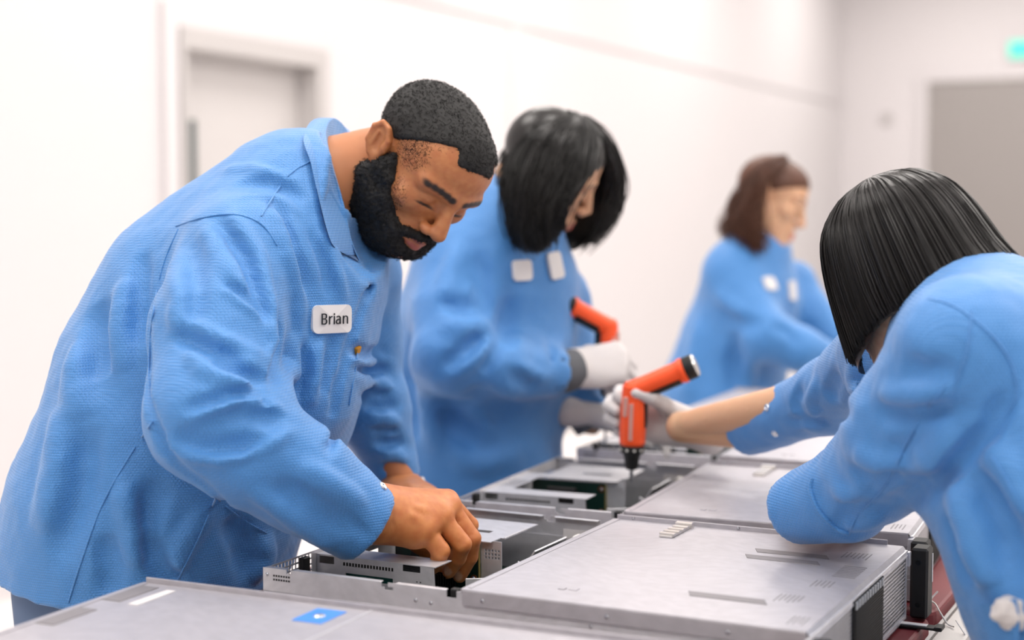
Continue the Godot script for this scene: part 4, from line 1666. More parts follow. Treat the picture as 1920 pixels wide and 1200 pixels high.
# ---------------------------------------------------------------- shapes of the figures (metres)
const MAN_JACKET := [
	[0, 0, 0.03, -0.1321, 1.3297, -0.4364, -0.1562, 1.2318, -0.4616, 0.058, 0.06],
	[0, 0, 0.03, -0.1562, 1.2318, -0.4616, -0.1425, 1.1304, -0.4717, 0.06, 0.055],
	[0, 0, 0.03, -0.1425, 1.1304, -0.4717, -0.1105, 1.0256, -0.4907, 0.055, 0.039],
	[2, 1, 0.004, -0.0889, 0.9595, -0.5019, 0.0741, 0.0741, 0.06, 0.002, -0.4913, 0, -0.871, 0.8194, 0.3392, -0.4621, 0.2954, -0.9407, -0.1666],
	[0, 1, 0.004, -0.1213, 1.063, -0.4836, -0.1007, 0.9971, -0.4953, 0.0257, 0.0281],
	[0, 0, 0.015, -0.0346, 1.1883, 0.0528, -0.001, 1.1485, 0.0222, 0.076, 0.07],
	[0, 0, 0.015, -0.001, 1.1485, 0.0222, 0.0367, 1.1096, -0.0217, 0.07, 0.064],
	[0, 0, 0.015, 0.0367, 1.1096, -0.0217, 0.0881, 1.0417, -0.0925, 0.064, 0.0515],
	[2, 1, 0.004, 0.1159, 1.0049, -0.1309, 0.1035, 0.1035, 0.06, 0.002, -0.8098, 0, -0.5867, 0.3596, 0.7902, -0.4963, 0.4636, -0.6129, -0.6399],
	[0, 1, 0.004, 0.0649, 1.0724, -0.0605, 0.0973, 1.0295, -0.1053, 0.036, 0.0392],
	[0, 0, 0.02, -0.0943, 1.3639, -0.0824, -0.0729, 1.282, -0.0082, 0.072, 0.078],
	[0, 0, 0.02, -0.0729, 1.282, -0.0082, -0.0346, 1.1883, 0.0528, 0.078, 0.076],
	[0, 0, 0.05, -0.3273, 0.9082, -0.1599, -0.3013, 1.0104, -0.1697, 0.19, 0.184, 0.1728, 0.147, 0.9739, 1.16],
	[0, 0, 0.05, -0.3013, 1.0104, -0.1697, -0.259, 1.13, -0.189, 0.184, 0.172, 0.1728, 0.147, 0.9739, 1.17],
	[0, 0, 0.05, -0.259, 1.13, -0.189, -0.2073, 1.2477, -0.2241, 0.172, 0.158, 0.1728, 0.147, 0.9739, 1.2],
	[0, 0, 0.05, -0.2073, 1.2477, -0.2241, -0.1703, 1.3286, -0.249, 0.158, 0.136, 0.1728, 0.147, 0.9739, 1.235],
	[0, 0, 0.05, -0.1703, 1.3286, -0.249, -0.1303, 1.4206, -0.2762, 0.136, 0.098, 0.1728, 0.147, 0.9739, 1.25],
	[0, 0, 0.04, -0.2968, 1.2089, -0.1987, -0.251, 1.298, -0.2286, 0.14, 0.134, 0.1728, 0.147, 0.9739, 1.265],
	[0, 0, 0.04, -0.251, 1.298, -0.2286, -0.1978, 1.3611, -0.2602, 0.134, 0.117, 0.1728, 0.147, 0.9739, 1.28],
	[0, 0, 0.04, -0.1978, 1.3611, -0.2602, -0.1396, 1.428, -0.2834, 0.117, 0.098, 0.1728, 0.147, 0.9739, 1.265],
	[0, 0, 0.06, -0.1102, 1.3727, -0.1312, -0.1134, 1.4279, -0.2517, 0.072, 0.088],
	[0, 0, 0.06, -0.0966, 1.4098, -0.2587, -0.1518, 1.362, -0.3954, 0.085, 0.06],
	[0, 0, 0.07, -0.0904, 1.3247, -0.2102, -0.094, 1.1989, -0.1762, 0.095, 0.095],
	[0, 0, 0.06, -0.1271, 1.3049, -0.3024, -0.1509, 1.13, -0.2432, 0.08, 0.09],
	[3, 1, 0.004, -0.5588, 0.9671, -0.0709, -0.1174, -0.992, -0.0454],
	[0, 1, 0.01, -0.0793, 1.4716, -0.2834, -0.0225, 1.4964, -0.2914, 0.058, 0.07],
	[0, 1, 0.01, 0.0132, 1.4734, -0.2401, 0.0253, 1.4243, -0.2199, 0.06, 0.066],
	[0, 1, 0.01, 0.0253, 1.4243, -0.2199, 0.045, 1.3896, -0.2271, 0.066, 0.064],
	[1, 1, 0.008, 0.0123, 1.4019, -0.2341, 0.041, 0.055, 0.12, 0.894, 0, -0.448, -0.0312, 0.9976, -0.0624, 0.4469, 0.0697, 0.8919]
]
const MAN_JACKET_FOLDS := [
	[0.013, -0.0414, -0.009, 1.204, 0.128, 0.01, 1.213, 0.116, 0.026, 1.22, 0.097, 0.037, 1.221, 0.073, 0.042, 1.217, 0.049],
	[0.012, 0.0184, -0.008, 1.198, 0.129, 0.017, 1.207, 0.113, 0.031, 1.215, 0.093, 0.039, 1.216, 0.072, 0.045, 1.212, 0.053],
	[0.018, 0.0253, -0.036, 1.269, 0.092, -0.009, 1.25, 0.1, 0.015, 1.24, 0.092, 0.031, 1.231, 0.074, 0.038, 1.226, 0.051],
	[0.022, -0.0368, -0.006, 1.259, 0.089, 0.013, 1.25, 0.08, 0.029, 1.239, 0.062, 0.034, 1.232, 0.038],
	[0.018, 0.0138, -0.019, 1.269, 0.086, 0.003, 1.261, 0.077, 0.024, 1.249, 0.054, 0.029, 1.238, 0.026],
	[0.022, -0.0345, -0.001, 1.181, 0.126, 0.025, 1.191, 0.107, 0.039, 1.197, 0.086, 0.051, 1.193, 0.061, 0.058, 1.191, 0.038],
	[0.014, 0.0161, 0.007, 1.188, 0.122, 0.036, 1.201, 0.091, 0.049, 1.202, 0.053, 0.055, 1.197, 0.03],
	[0.012, 0.023, -0.039, 1.166, 0.131, -0.009, 1.15, 0.12, 0.015, 1.146, 0.104, 0.039, 1.15, 0.087, 0.059, 1.163, 0.063, 0.068, 1.173, 0.036],
	[0.028, -0.0299, -0.027, 1.172, 0.132, 0.009, 1.162, 0.116, 0.036, 1.161, 0.092, 0.054, 1.173, 0.067],
	[0.008, -0.0276, 0.036, 1.227, 0.063, 0.04, 1.222, 0.052],
	[0.008, -0.0276, 0.045, 1.211, 0.057, 0.048, 1.204, 0.054],
	[0.02, -0.0552, 0.007, 1.296, -0.028, 0.013, 1.262, -0.016, 0.034, 1.231, 0.028],
	[0.016, 0.0276, 0.008, 1.304, -0.003, 0.016, 1.266, -0.004, 0.032, 1.235, 0.035],
	[0.03, 0.023, -0.023, 1.278, -0.093, -0.024, 1.23, -0.098, 0.043, 1.209, 0.01],
	[0.016, 0.023, -0.073, 1.422, -0.04, -0.028, 1.374, -0.034, 0.004, 1.314, -0.014, 0.014, 1.266, -0.01],
	[0.018, -0.0253, -0.086, 1.418, -0.032, -0.036, 1.374, -0.017, -0.001, 1.323, -0.002, 0.012, 1.286, 0.001],
	[0.02, 0.0184, -0.102, 1.408, -0.023, -0.048, 1.367, 0.007, -0.013, 1.333, 0.018],
	[0.012, -0.0207, -0.032, 1.345, 0.029, -0.008, 1.326, 0.019, 0.007, 1.306, 0],
	[0.01, 0.0138, -0.029, 1.337, 0.037, -0.007, 1.319, 0.027, 0.009, 1.298, 0.006],
	[0.016, 0.0207, -0.068, 1.3, 0.076, -0.005, 1.277, 0.066, 0.018, 1.262, 0.04, 0.023, 1.249, 0.016],
	[0.022, -0.023, -0.07, 1.288, 0.081, -0.009, 1.269, 0.08, 0.02, 1.253, 0.059],
	[0.024, 0.0184, -0.148, 1.378, -0.028, -0.069, 1.325, 0.063, -0.056, 1.277, 0.088],
	[0.024, -0.0184, -0.11, 1.392, -0.011, -0.055, 1.337, 0.052, -0.042, 1.295, 0.075],
	[0.016, 0.0184, -0.047, 1.43, -0.087, -0.017, 1.372, -0.083, -0.016, 1.318, -0.102, -0.019, 1.264, -0.108],
	[0.014, -0.0184, -0.05, 1.434, -0.106, -0.016, 1.378, -0.098, -0.012, 1.327, -0.115],
	[0.014, -0.0161, -0.019, 1.402, -0.134, -0.003, 1.357, -0.143, 0.001, 1.316, -0.151],
	[0.014, 0.0138, -0.015, 1.404, -0.149, 0.003, 1.349, -0.16, 0.008, 1.311, -0.175],
	[0.022, 0.0207, -0.006, 1.262, -0.134, -0.009, 1.222, -0.126, -0.015, 1.182, -0.116],
	[0.018, -0.0207, -0.02, 1.264, -0.107, -0.016, 1.223, -0.114, -0.021, 1.189, -0.106],
	[0.016, -0.0184, 0.001, 1.268, -0.153, -0.002, 1.227, -0.142, -0.006, 1.194, -0.133],
	[0.012, -0.0184, -0.129, 1.322, 0.039, -0.105, 1.249, 0.079, -0.055, 1.189, 0.132, -0.035, 1.14, 0.118, -0.011, 1.094, 0.072, -0.101, 0.999, -0.17],
	[0.035, -0.0322, -0.277, 1.314, -0.036, -0.264, 1.262, -0.01, -0.239, 1.217, 0.009],
	[0.035, 0.023, -0.296, 1.26, -0.016, -0.283, 1.208, 0.01, -0.258, 1.164, 0.028],
	[0.03, 0.023, -0.236, 1.343, -0.04, -0.227, 1.276, -0.013, -0.21, 1.224, 0.003],
	[0.022, -0.0207, -0.225, 1.376, -0.059, -0.206, 1.317, -0.027, -0.194, 1.258, -0.007],
	[0.04, 0.0299, -0.294, 1.181, 0.017, -0.282, 1.11, 0.04, -0.291, 1.024, 0.059],
	[0.035, -0.0276, -0.245, 1.158, 0.029, -0.246, 1.08, 0.044, -0.27, 0.993, 0.058],
	[0.025, 0.0322, -0.194, 1.091, 0.025, -0.183, 1.034, 0.019, -0.181, 0.986, 0.015],
	[0.022, -0.046, -0.177, 1.027, 0.014, -0.162, 0.984, -0.004, -0.152, 0.947, -0.028],
	[0.03, -0.023, -0.156, 1.093, 0, -0.17, 1.053, 0.009, -0.178, 1.02, 0.014],
	[0.025, 0.023, -0.119, 1.054, -0.052, -0.142, 1.009, -0.027, -0.16, 0.962, -0.012],
	[0.025, -0.023, -0.211, 1.028, 0.037, -0.206, 0.988, 0.034, -0.215, 0.946, 0.034],
	[0.03, -0.0322, -0.109, 1.037, -0.078, -0.109, 0.997, -0.105, -0.115, 0.949, -0.129],
	[0.025, 0.0276, -0.103, 0.998, -0.137, -0.109, 0.969, -0.157, -0.117, 0.941, -0.131],
	[0.014, 0.0138, -0.162, 1.482, -0.145, -0.089, 1.478, -0.139, -0.049, 1.462, -0.153],
	[0.014, -0.0138, -0.119, 1.462, -0.111, -0.075, 1.464, -0.13, -0.038, 1.443, -0.147],
	[0.012, 0.0115, -0.084, 1.444, -0.075, -0.057, 1.443, -0.116, -0.033, 1.424, -0.129],
	[0.02, 0.0184, 0.076, 1.136, 0.036, 0.099, 1.111, 0.004, 0.12, 1.076, -0.044],
	[0.02, -0.023, 0.06, 1.116, 0.054, 0.086, 1.084, 0.018, 0.106, 1.045, -0.03],
	[0.018, 0.0184, 0.035, 1.107, 0.072, 0.057, 1.071, 0.031, 0.074, 1.022, -0.032],
	[0.01, -0.0138, 0.103, 1.074, -0.013, 0.111, 1.055, -0.032, 0.118, 1.037, -0.047],
	[0.012, -0.0299, -0.028, 1.356, -0.285, 0.012, 1.313, -0.217, 0.007, 1.252, -0.182, 0.002, 1.192, -0.16, 0.092, 1.144, -0.001],
	[0.012, -0.023, 0.003, 1.216, -0.161, -0.002, 1.17, -0.161, 0.091, 1.147, -0.004],
	[0.015, -0.0276, 0.007, 1.249, -0.182, -0.004, 1.235, -0.242, -0.094, 1.221, -0.436],
	[0.012, 0.0184, 0.006, 1.237, -0.189, -0.007, 1.228, -0.247, -0.096, 1.213, -0.432],
	[0.015, -0.0276, 0.005, 1.223, -0.197, -0.109, 1.188, -0.421, -0.093, 1.193, -0.446],
	[0.012, 0.0184, 0.002, 1.21, -0.207, -0.11, 1.181, -0.422, -0.095, 1.185, -0.441],
	[0.015, 0.023, -0.004, 1.197, -0.223, -0.105, 1.176, -0.427, -0.089, 1.165, -0.449],
	[0.012, -0.0207, -0.021, 1.182, -0.256, -0.104, 1.156, -0.425, -0.09, 1.16, -0.443],
	[0.015, -0.0276, -0.117, 1.146, -0.415, -0.098, 1.136, -0.428, -0.084, 1.141, -0.451],
	[0.012, 0.0184, -0.113, 1.134, -0.416, -0.098, 1.13, -0.428, -0.086, 1.133, -0.446],
	[0.015, 0.023, -0.112, 1.118, -0.419, -0.094, 1.122, -0.433, -0.082, 1.111, -0.458],
	[0.012, -0.0207, -0.11, 1.105, -0.423, -0.096, 1.101, -0.436, -0.084, 1.105, -0.454],
	[0.015, -0.0276, -0.109, 1.089, -0.43, -0.094, 1.079, -0.446, -0.081, 1.083, -0.467],
	[0.012, 0.0184, -0.109, 1.076, -0.436, -0.095, 1.072, -0.447, -0.083, 1.075, -0.463],
	[0.015, 0.023, -0.108, 1.062, -0.441, -0.091, 1.066, -0.452, -0.078, 1.054, -0.472],
	[0.012, -0.0207, -0.106, 1.048, -0.445, -0.092, 1.045, -0.453, -0.08, 1.049, -0.467]
]
const MAN_HEAD := [
	[1, 0, 0.02, 0, 0.041, -0.006, 0.0705, 0.075, 0.0865],
	[1, 0, 0.03, 0, 0.05, 0.036, 0.064, 0.058, 0.053],
	[1, 0, 0.03, 0, -0.022, 0.036, 0.058, 0.075, 0.054],
	[0, 0, 0.03, -0.052, -0.04, 0.005, -0.016, -0.098, 0.072, 0.022, 0.018],
	[1, 0, 0.022, -0.044, -0.014, 0.062, 0.02, 0.017, 0.018],
	[0, 0, 0.03, 0.052, -0.04, 0.005, 0.016, -0.098, 0.072, 0.022, 0.018],
	[1, 0, 0.022, 0.044, -0.014, 0.062, 0.02, 0.017, 0.018],
	[1, 0, 0.02, 0, -0.097, 0.076, 0.019, 0.017, 0.018],
	[1, 0, 0.02, 0, -0.06, 0.078, 0.028, 0.024, 0.022],
	[0, 0, 0.016, -0.05, 0.029, 0.072, -0.012, 0.03, 0.088, 0.01, 0.009],
	[1, 1, 0.012, -0.032, 0.008, 0.098, 0.018, 0.012, 0.014],
	[1, 0, 0.004, -0.031, 0.007, 0.0745, 0.015, 0.0118, 0.0125],
	[0, 0, 0.016, 0.05, 0.029, 0.072, 0.012, 0.03, 0.088, 0.01, 0.009],
	[1, 1, 0.012, 0.032, 0.008, 0.098, 0.018, 0.012, 0.014],
	[1, 0, 0.004, 0.031, 0.007, 0.0745, 0.015, 0.0118, 0.0125],
	[0, 0, 0.012, 0, 0.022, 0.09, 0, -0.024, 0.112, 0.007, 0.0125],
	[1, 0, 0.006, -0.0155, -0.03, 0.102, 0.0085, 0.0085, 0.0105],
	[0, 1, 0.002, -0.007, -0.039, 0.1075, -0.009, -0.033, 0.108, 0.0032, 0.002],
	[1, 0, 0.006, 0.0155, -0.03, 0.102, 0.0085, 0.0085, 0.0105],
	[0, 1, 0.002, 0.007, -0.039, 0.1075, 0.009, -0.033, 0.108, 0.0032, 0.002],
	[0, 0, 0.005, -0.023, -0.0615, 0.089, -0.004, -0.0575, 0.1005, 0.0045, 0.0062],
	[0, 0, 0.005, -0.021, -0.066, 0.089, 0, -0.0705, 0.0985, 0.005, 0.0078],
	[0, 1, 0.004, -0.026, -0.064, 0.0925, 0, -0.0638, 0.1085, 0.0012, 0.0016],
	[0, 0, 0.005, 0.023, -0.0615, 0.089, 0.004, -0.0575, 0.1005, 0.0045, 0.0062],
	[0, 0, 0.005, 0.021, -0.066, 0.089, 0, -0.0705, 0.0985, 0.005, 0.0078],
	[0, 1, 0.004, 0.026, -0.064, 0.0925, 0, -0.0638, 0.1085, 0.0012, 0.0016],
	[1, 0, 0.01, -0.079, 0.002, -0.012, 0.0075, 0.031, 0.0185, 0.9272, 0, -0.3746, -0.1158, 0.9511, -0.2865, 0.3563, 0.309, 0.8818],
	[1, 1, 0.004, -0.087, 0.0061, -0.0091, 0.0065, 0.0215, 0.0115, 0.9272, 0, -0.3746, -0.1158, 0.9511, -0.2865, 0.3563, 0.309, 0.8818],
	[0, 0, 0.003, -0.0818, -0.0223, -0.0083, -0.087, -0.0095, -0.0212, 0.0038, 0.0038],
	[0, 0, 0.003, -0.087, -0.0095, -0.0212, -0.0893, 0.0128, -0.0269, 0.0038, 0.0038],
	[0, 0, 0.003, -0.0893, 0.0128, -0.0269, -0.0874, 0.0279, -0.0222, 0.0038, 0.0038],
	[0, 0, 0.003, -0.0874, 0.0279, -0.0222, -0.0829, 0.0289, -0.0111, 0.0038, 0.0038],
	[0, 0, 0.003, -0.0829, 0.0289, -0.0111, -0.0784, 0.0153, 0.0001, 0.0038, 0.0038],
	[0, 0, 0.003, -0.0784, 0.0153, 0.0001, -0.0767, -0.0005, 0.0045, 0.0038, 0.0038],
	[0, 0, 0.003, -0.0767, -0.0005, 0.0045, -0.0772, -0.0148, 0.0032, 0.0038, 0.0038],
	[0, 0, 0.003, -0.0855, 0.0122, -0.0175, -0.084, -0.0097, -0.0138, 0.0028, 0.003],
	[1, 0, 0.004, -0.0788, 0.0041, 0.0019, 0.004, 0.007, 0.004, 0.9272, 0, -0.3746, -0.1158, 0.9511, -0.2865, 0.3563, 0.309, 0.8818],
	[1, 0, 0.006, -0.0756, -0.0218, 0.0018, 0.005, 0.009, 0.008, 0.9272, 0, -0.3746, -0.1158, 0.9511, -0.2865, 0.3563, 0.309, 0.8818],
	[1, 0, 0.01, 0.079, 0.002, -0.012, 0.0075, 0.031, 0.0185, 0.9272, 0, 0.3746, 0.1158, 0.9511, -0.2865, -0.3563, 0.309, 0.8818],
	[1, 1, 0.004, 0.087, 0.0061, -0.0091, 0.0065, 0.0215, 0.0115, 0.9272, 0, 0.3746, 0.1158, 0.9511, -0.2865, -0.3563, 0.309, 0.8818],
	[0, 0, 0.003, 0.0818, -0.0223, -0.0083, 0.087, -0.0095, -0.0212, 0.0038, 0.0038],
	[0, 0, 0.003, 0.087, -0.0095, -0.0212, 0.0893, 0.0128, -0.0269, 0.0038, 0.0038],
	[0, 0, 0.003, 0.0893, 0.0128, -0.0269, 0.0874, 0.0279, -0.0222, 0.0038, 0.0038],
	[0, 0, 0.003, 0.0874, 0.0279, -0.0222, 0.0829, 0.0289, -0.0111, 0.0038, 0.0038],
	[0, 0, 0.003, 0.0829, 0.0289, -0.0111, 0.0784, 0.0153, 0.0001, 0.0038, 0.0038],
	[0, 0, 0.003, 0.0784, 0.0153, 0.0001, 0.0767, -0.0005, 0.0045, 0.0038, 0.0038],
	[0, 0, 0.003, 0.0767, -0.0005, 0.0045, 0.0772, -0.0148, 0.0032, 0.0038, 0.0038],
	[0, 0, 0.003, 0.0855, 0.0122, -0.0175, 0.084, -0.0097, -0.0138, 0.0028, 0.003],
	[1, 0, 0.004, 0.0788, 0.0041, 0.0019, 0.004, 0.007, 0.004, 0.9272, 0, 0.3746, 0.1158, 0.9511, -0.2865, -0.3563, 0.309, 0.8818],
	[1, 0, 0.006, 0.0756, -0.0218, 0.0018, 0.005, 0.009, 0.008, 0.9272, 0, 0.3746, 0.1158, 0.9511, -0.2865, -0.3563, 0.309, 0.8818]
]
const MAN_HEAD_AT := Transform3D(Vector3(0.2233, -0.2342, -0.9462), Vector3(0.6876, 0.5321, 0.0305), Vector3(0.5705, -0.7557, 0.3217), Vector3(0.0148, 1.494, -0.3545))
const MAN_HAIR := [
	[1, 0, 0.02, 0, 0.042, -0.008, 0.0765, 0.082, 0.0935],
	[1, 0, 0.02, 0, 0.05, 0.036, 0.069, 0.0635, 0.0575],
	[3, 1, 0.005, 0, 0.024, 0.003, 0, -0.8, 0.6],
	[2, 1, 0.006, -0.086, 0.0317, 0.0844, 0.05, 0.06, 0.16, 0.004, -1, 0, 0, 0, -0.6308, 0.7759, 0, 0.7759, 0.6308],
	[1, 1, 0.004, -0.088, -0.004, -0.01, 0.022, 0.034, 0.024],
	[2, 1, 0.006, 0.086, 0.0317, 0.0844, 0.05, 0.06, 0.16, 0.004, -1, 0, 0, 0, -0.6308, 0.7759, 0, 0.7759, 0.6308],
	[1, 1, 0.004, 0.088, -0.004, -0.01, 0.022, 0.034, 0.024]
]
const MAN_BEARD := [
	[0, 0, 0.012, -0.0655, 0.004, 0.018, -0.0645, -0.024, 0.014, 0.008, 0.014],
	[0, 0, 0.012, -0.0645, -0.024, 0.014, -0.058, -0.052, 0.01, 0.014, 0.024],
	[0, 0, 0.012, -0.058, -0.052, 0.01, -0.044, -0.078, 0.024, 0.024, 0.028],
	[0, 0, 0.012, -0.044, -0.078, 0.024, -0.018, -0.094, 0.06, 0.028, 0.028],
	[0, 0, 0.02, -0.052, -0.062, 0.036, -0.03, -0.072, 0.068, 0.022, 0.018],
	[0, 0, 0.012, -0.034, -0.066, 0.082, -0.028, -0.082, 0.08, 0.01, 0.014],
	[0, 0, 0.012, -0.0625, -0.004, 0.02, -0.061, -0.02, 0.034, 0.009, 0.011],
	[0, 0, 0.012, -0.061, -0.02, 0.034, -0.052, -0.042, 0.048, 0.011, 0.013],
	[0, 0, 0.012, -0.052, -0.042, 0.048, -0.04, -0.064, 0.062, 0.013, 0.014],
	[0, 0, 0.004, -0.034, -0.07, 0.084, -0.026, -0.056, 0.093, 0.007, 0.0065],
	[0, 0, 0.004, -0.026, -0.056, 0.093, -0.006, -0.048, 0.1045, 0.0065, 0.0062],
	[0, 0, 0.012, 0.0655, 0.004, 0.018, 0.0645, -0.024, 0.014, 0.008, 0.014],
	[0, 0, 0.012, 0.0645, -0.024, 0.014, 0.058, -0.052, 0.01, 0.014, 0.024],
	[0, 0, 0.012, 0.058, -0.052, 0.01, 0.044, -0.078, 0.024, 0.024, 0.028],
	[0, 0, 0.012, 0.044, -0.078, 0.024, 0.018, -0.094, 0.06, 0.028, 0.028],
	[0, 0, 0.02, 0.052, -0.062, 0.036, 0.03, -0.072, 0.068, 0.022, 0.018],
	[0, 0, 0.012, 0.034, -0.066, 0.082, 0.028, -0.082, 0.08, 0.01, 0.014],
	[0, 0, 0.012, 0.0625, -0.004, 0.02, 0.061, -0.02, 0.034, 0.009, 0.011],
	[0, 0, 0.012, 0.061, -0.02, 0.034, 0.052, -0.042, 0.048, 0.011, 0.013],
	[0, 0, 0.012, 0.052, -0.042, 0.048, 0.04, -0.064, 0.062, 0.013, 0.014],
	[0, 0, 0.004, 0.034, -0.07, 0.084, 0.026, -0.056, 0.093, 0.007, 0.0065],
	[0, 0, 0.004, 0.026, -0.056, 0.093, 0.006, -0.048, 0.1045, 0.0065, 0.0062],
	[0, 0, 0.02, -0.018, -0.096, 0.064, 0.018, -0.096, 0.064, 0.029, 0.029],
	[0, 0, 0.02, -0.036, -0.096, 0.02, -0.01, -0.112, 0.044, 0.029, 0.029],
	[0, 0, 0.02, 0.036, -0.096, 0.02, 0.01, -0.112, 0.044, 0.029, 0.029],
	[1, 0, 0.012, 0, -0.09, 0.086, 0.028, 0.014, 0.018],
	[1, 1, 0.003, 0, -0.0665, 0.112, 0.0195, 0.0115, 0.03]
]
const MAN_RIGHT_HAND := [
	[0, 0, 0.02, 0.0644, 1.073, -0.0719, 0.0868, 1.0538, -0.1097, 0.034, 0.031],
	[0, 0, 0.02, 0.0868, 1.0538, -0.1097, 0.1411, 1.033, -0.1408, 0.027, 0.0165],
	[0, 0, 0.02, 0.0868, 1.0538, -0.1097, 0.1481, 1.0436, -0.1676, 0.027, 0.018],
	[0, 0, 0.02, 0.0868, 1.0538, -0.1097, 0.1428, 1.0512, -0.1992, 0.027, 0.018],
	[0, 0, 0.02, 0.0868, 1.0538, -0.1097, 0.127, 1.0524, -0.225, 0.027, 0.0165],
	[0, 0, 0.02, 0.1048, 1.0453, -0.118, 0.1294, 1.0277, -0.1346, 0.022, 0.018],
	[0, 0, 0.003, 0.1411, 1.033, -0.1408, 0.1603, 1.0059, -0.1483, 0.0135, 0.0118],
	[0, 0, 0.003, 0.1603, 1.0059, -0.1483, 0.1534, 0.9924, -0.1551, 0.0118, 0.0102],
	[0, 0, 0.003, 0.1534, 0.9924, -0.1551, 0.1429, 0.9808, -0.1601, 0.0102, 0.0088],
	[0, 0, 0.003, 0.1481, 1.0436, -0.1676, 0.1743, 1.0102, -0.1781, 0.014, 0.0122],
	[0, 0, 0.003, 0.1743, 1.0102, -0.1781, 0.1629, 0.9895, -0.1876, 0.0122, 0.0108],
	[0, 0, 0.003, 0.1629, 0.9895, -0.1876, 0.1466, 0.9692, -0.1947, 0.0108, 0.0092],
	[0, 0, 0.003, 0.1428, 1.0512, -0.1992, 0.1708, 1.0105, -0.2101, 0.014, 0.0122],
	[0, 0, 0.003, 0.1708, 1.0105, -0.2101, 0.1621, 0.9841, -0.2205, 0.0122, 0.0108],
	[0, 0, 0.003, 0.1621, 0.9841, -0.2205, 0.1448, 0.956, -0.2264, 0.0108, 0.0092],
	[0, 0, 0.003, 0.127, 1.0524, -0.225, 0.1445, 1.0173, -0.2535, 0.0135, 0.0118],
	[0, 0, 0.003, 0.1445, 1.0173, -0.2535, 0.1369, 0.9849, -0.2527, 0.0118, 0.0105],
	[0, 0, 0.003, 0.1369, 0.9849, -0.2527, 0.1284, 0.957, -0.2463, 0.0105, 0.0088],
	[0, 0, 0.01, 0.0767, 1.0401, -0.1708, 0.0933, 1.0031, -0.2099, 0.019, 0.016],
	[0, 0, 0.01, 0.0933, 1.0031, -0.2099, 0.1053, 0.9756, -0.2305, 0.016, 0.012],
	[0, 0, 0.01, 0.1053, 0.9756, -0.2305, 0.1226, 0.958, -0.2322, 0.012, 0.0095]
]
const MAN_RIGHT_HAND_FOLDS := [
	[0.01, 0.0022, 0.135, 1.068, -0.118, 0.143, 1.058, -0.136, 0.151, 1.048, -0.155],
	[0.01, 0.0022, 0.125, 1.073, -0.142, 0.135, 1.065, -0.164, 0.144, 1.057, -0.186],
	[0.01, 0.0022, 0.137, 1.061, -0.109, 0.141, 1.051, -0.119, 0.144, 1.04, -0.129],
	[0.005, -0.0016, 0.16, 1.025, -0.138, 0.161, 1.029, -0.143, 0.16, 1.029, -0.155],
	[0.005, -0.0014, 0.171, 1.035, -0.169, 0.162, 1.035, -0.193, 0.165, 1.037, -0.196],
	[0.004, -0.0012, 0.162, 1.008, -0.135, 0.166, 1.011, -0.138, 0.17, 1.012, -0.142],
	[0.004, -0.0012, 0.163, 1.004, -0.136, 0.168, 1.007, -0.138, 0.171, 1.009, -0.142],
	[0.004, -0.0012, 0.174, 1.013, -0.164, 0.18, 1.016, -0.167, 0.183, 1.018, -0.173],
	[0.004, -0.0012, 0.174, 1.009, -0.165, 0.181, 1.012, -0.167, 0.185, 1.015, -0.172],
	[0.004, -0.0012, 0.184, 1.019, -0.174, 0.177, 1.017, -0.199, 0.179, 1.019, -0.203],
	[0.005, -0.0012, 0.113, 1.066, -0.082, 0.112, 1.053, -0.079, 0.114, 1.038, -0.085],
	[0.005, -0.0012, 0.117, 1.065, -0.087, 0.116, 1.053, -0.083, 0.118, 1.038, -0.089],
	[0.005, -0.0012, 0.121, 1.065, -0.092, 0.119, 1.052, -0.087, 0.122, 1.037, -0.094],
	[0.005, -0.0012, 0.124, 1.064, -0.097, 0.123, 1.052, -0.091, 0.127, 1.037, -0.098]
]
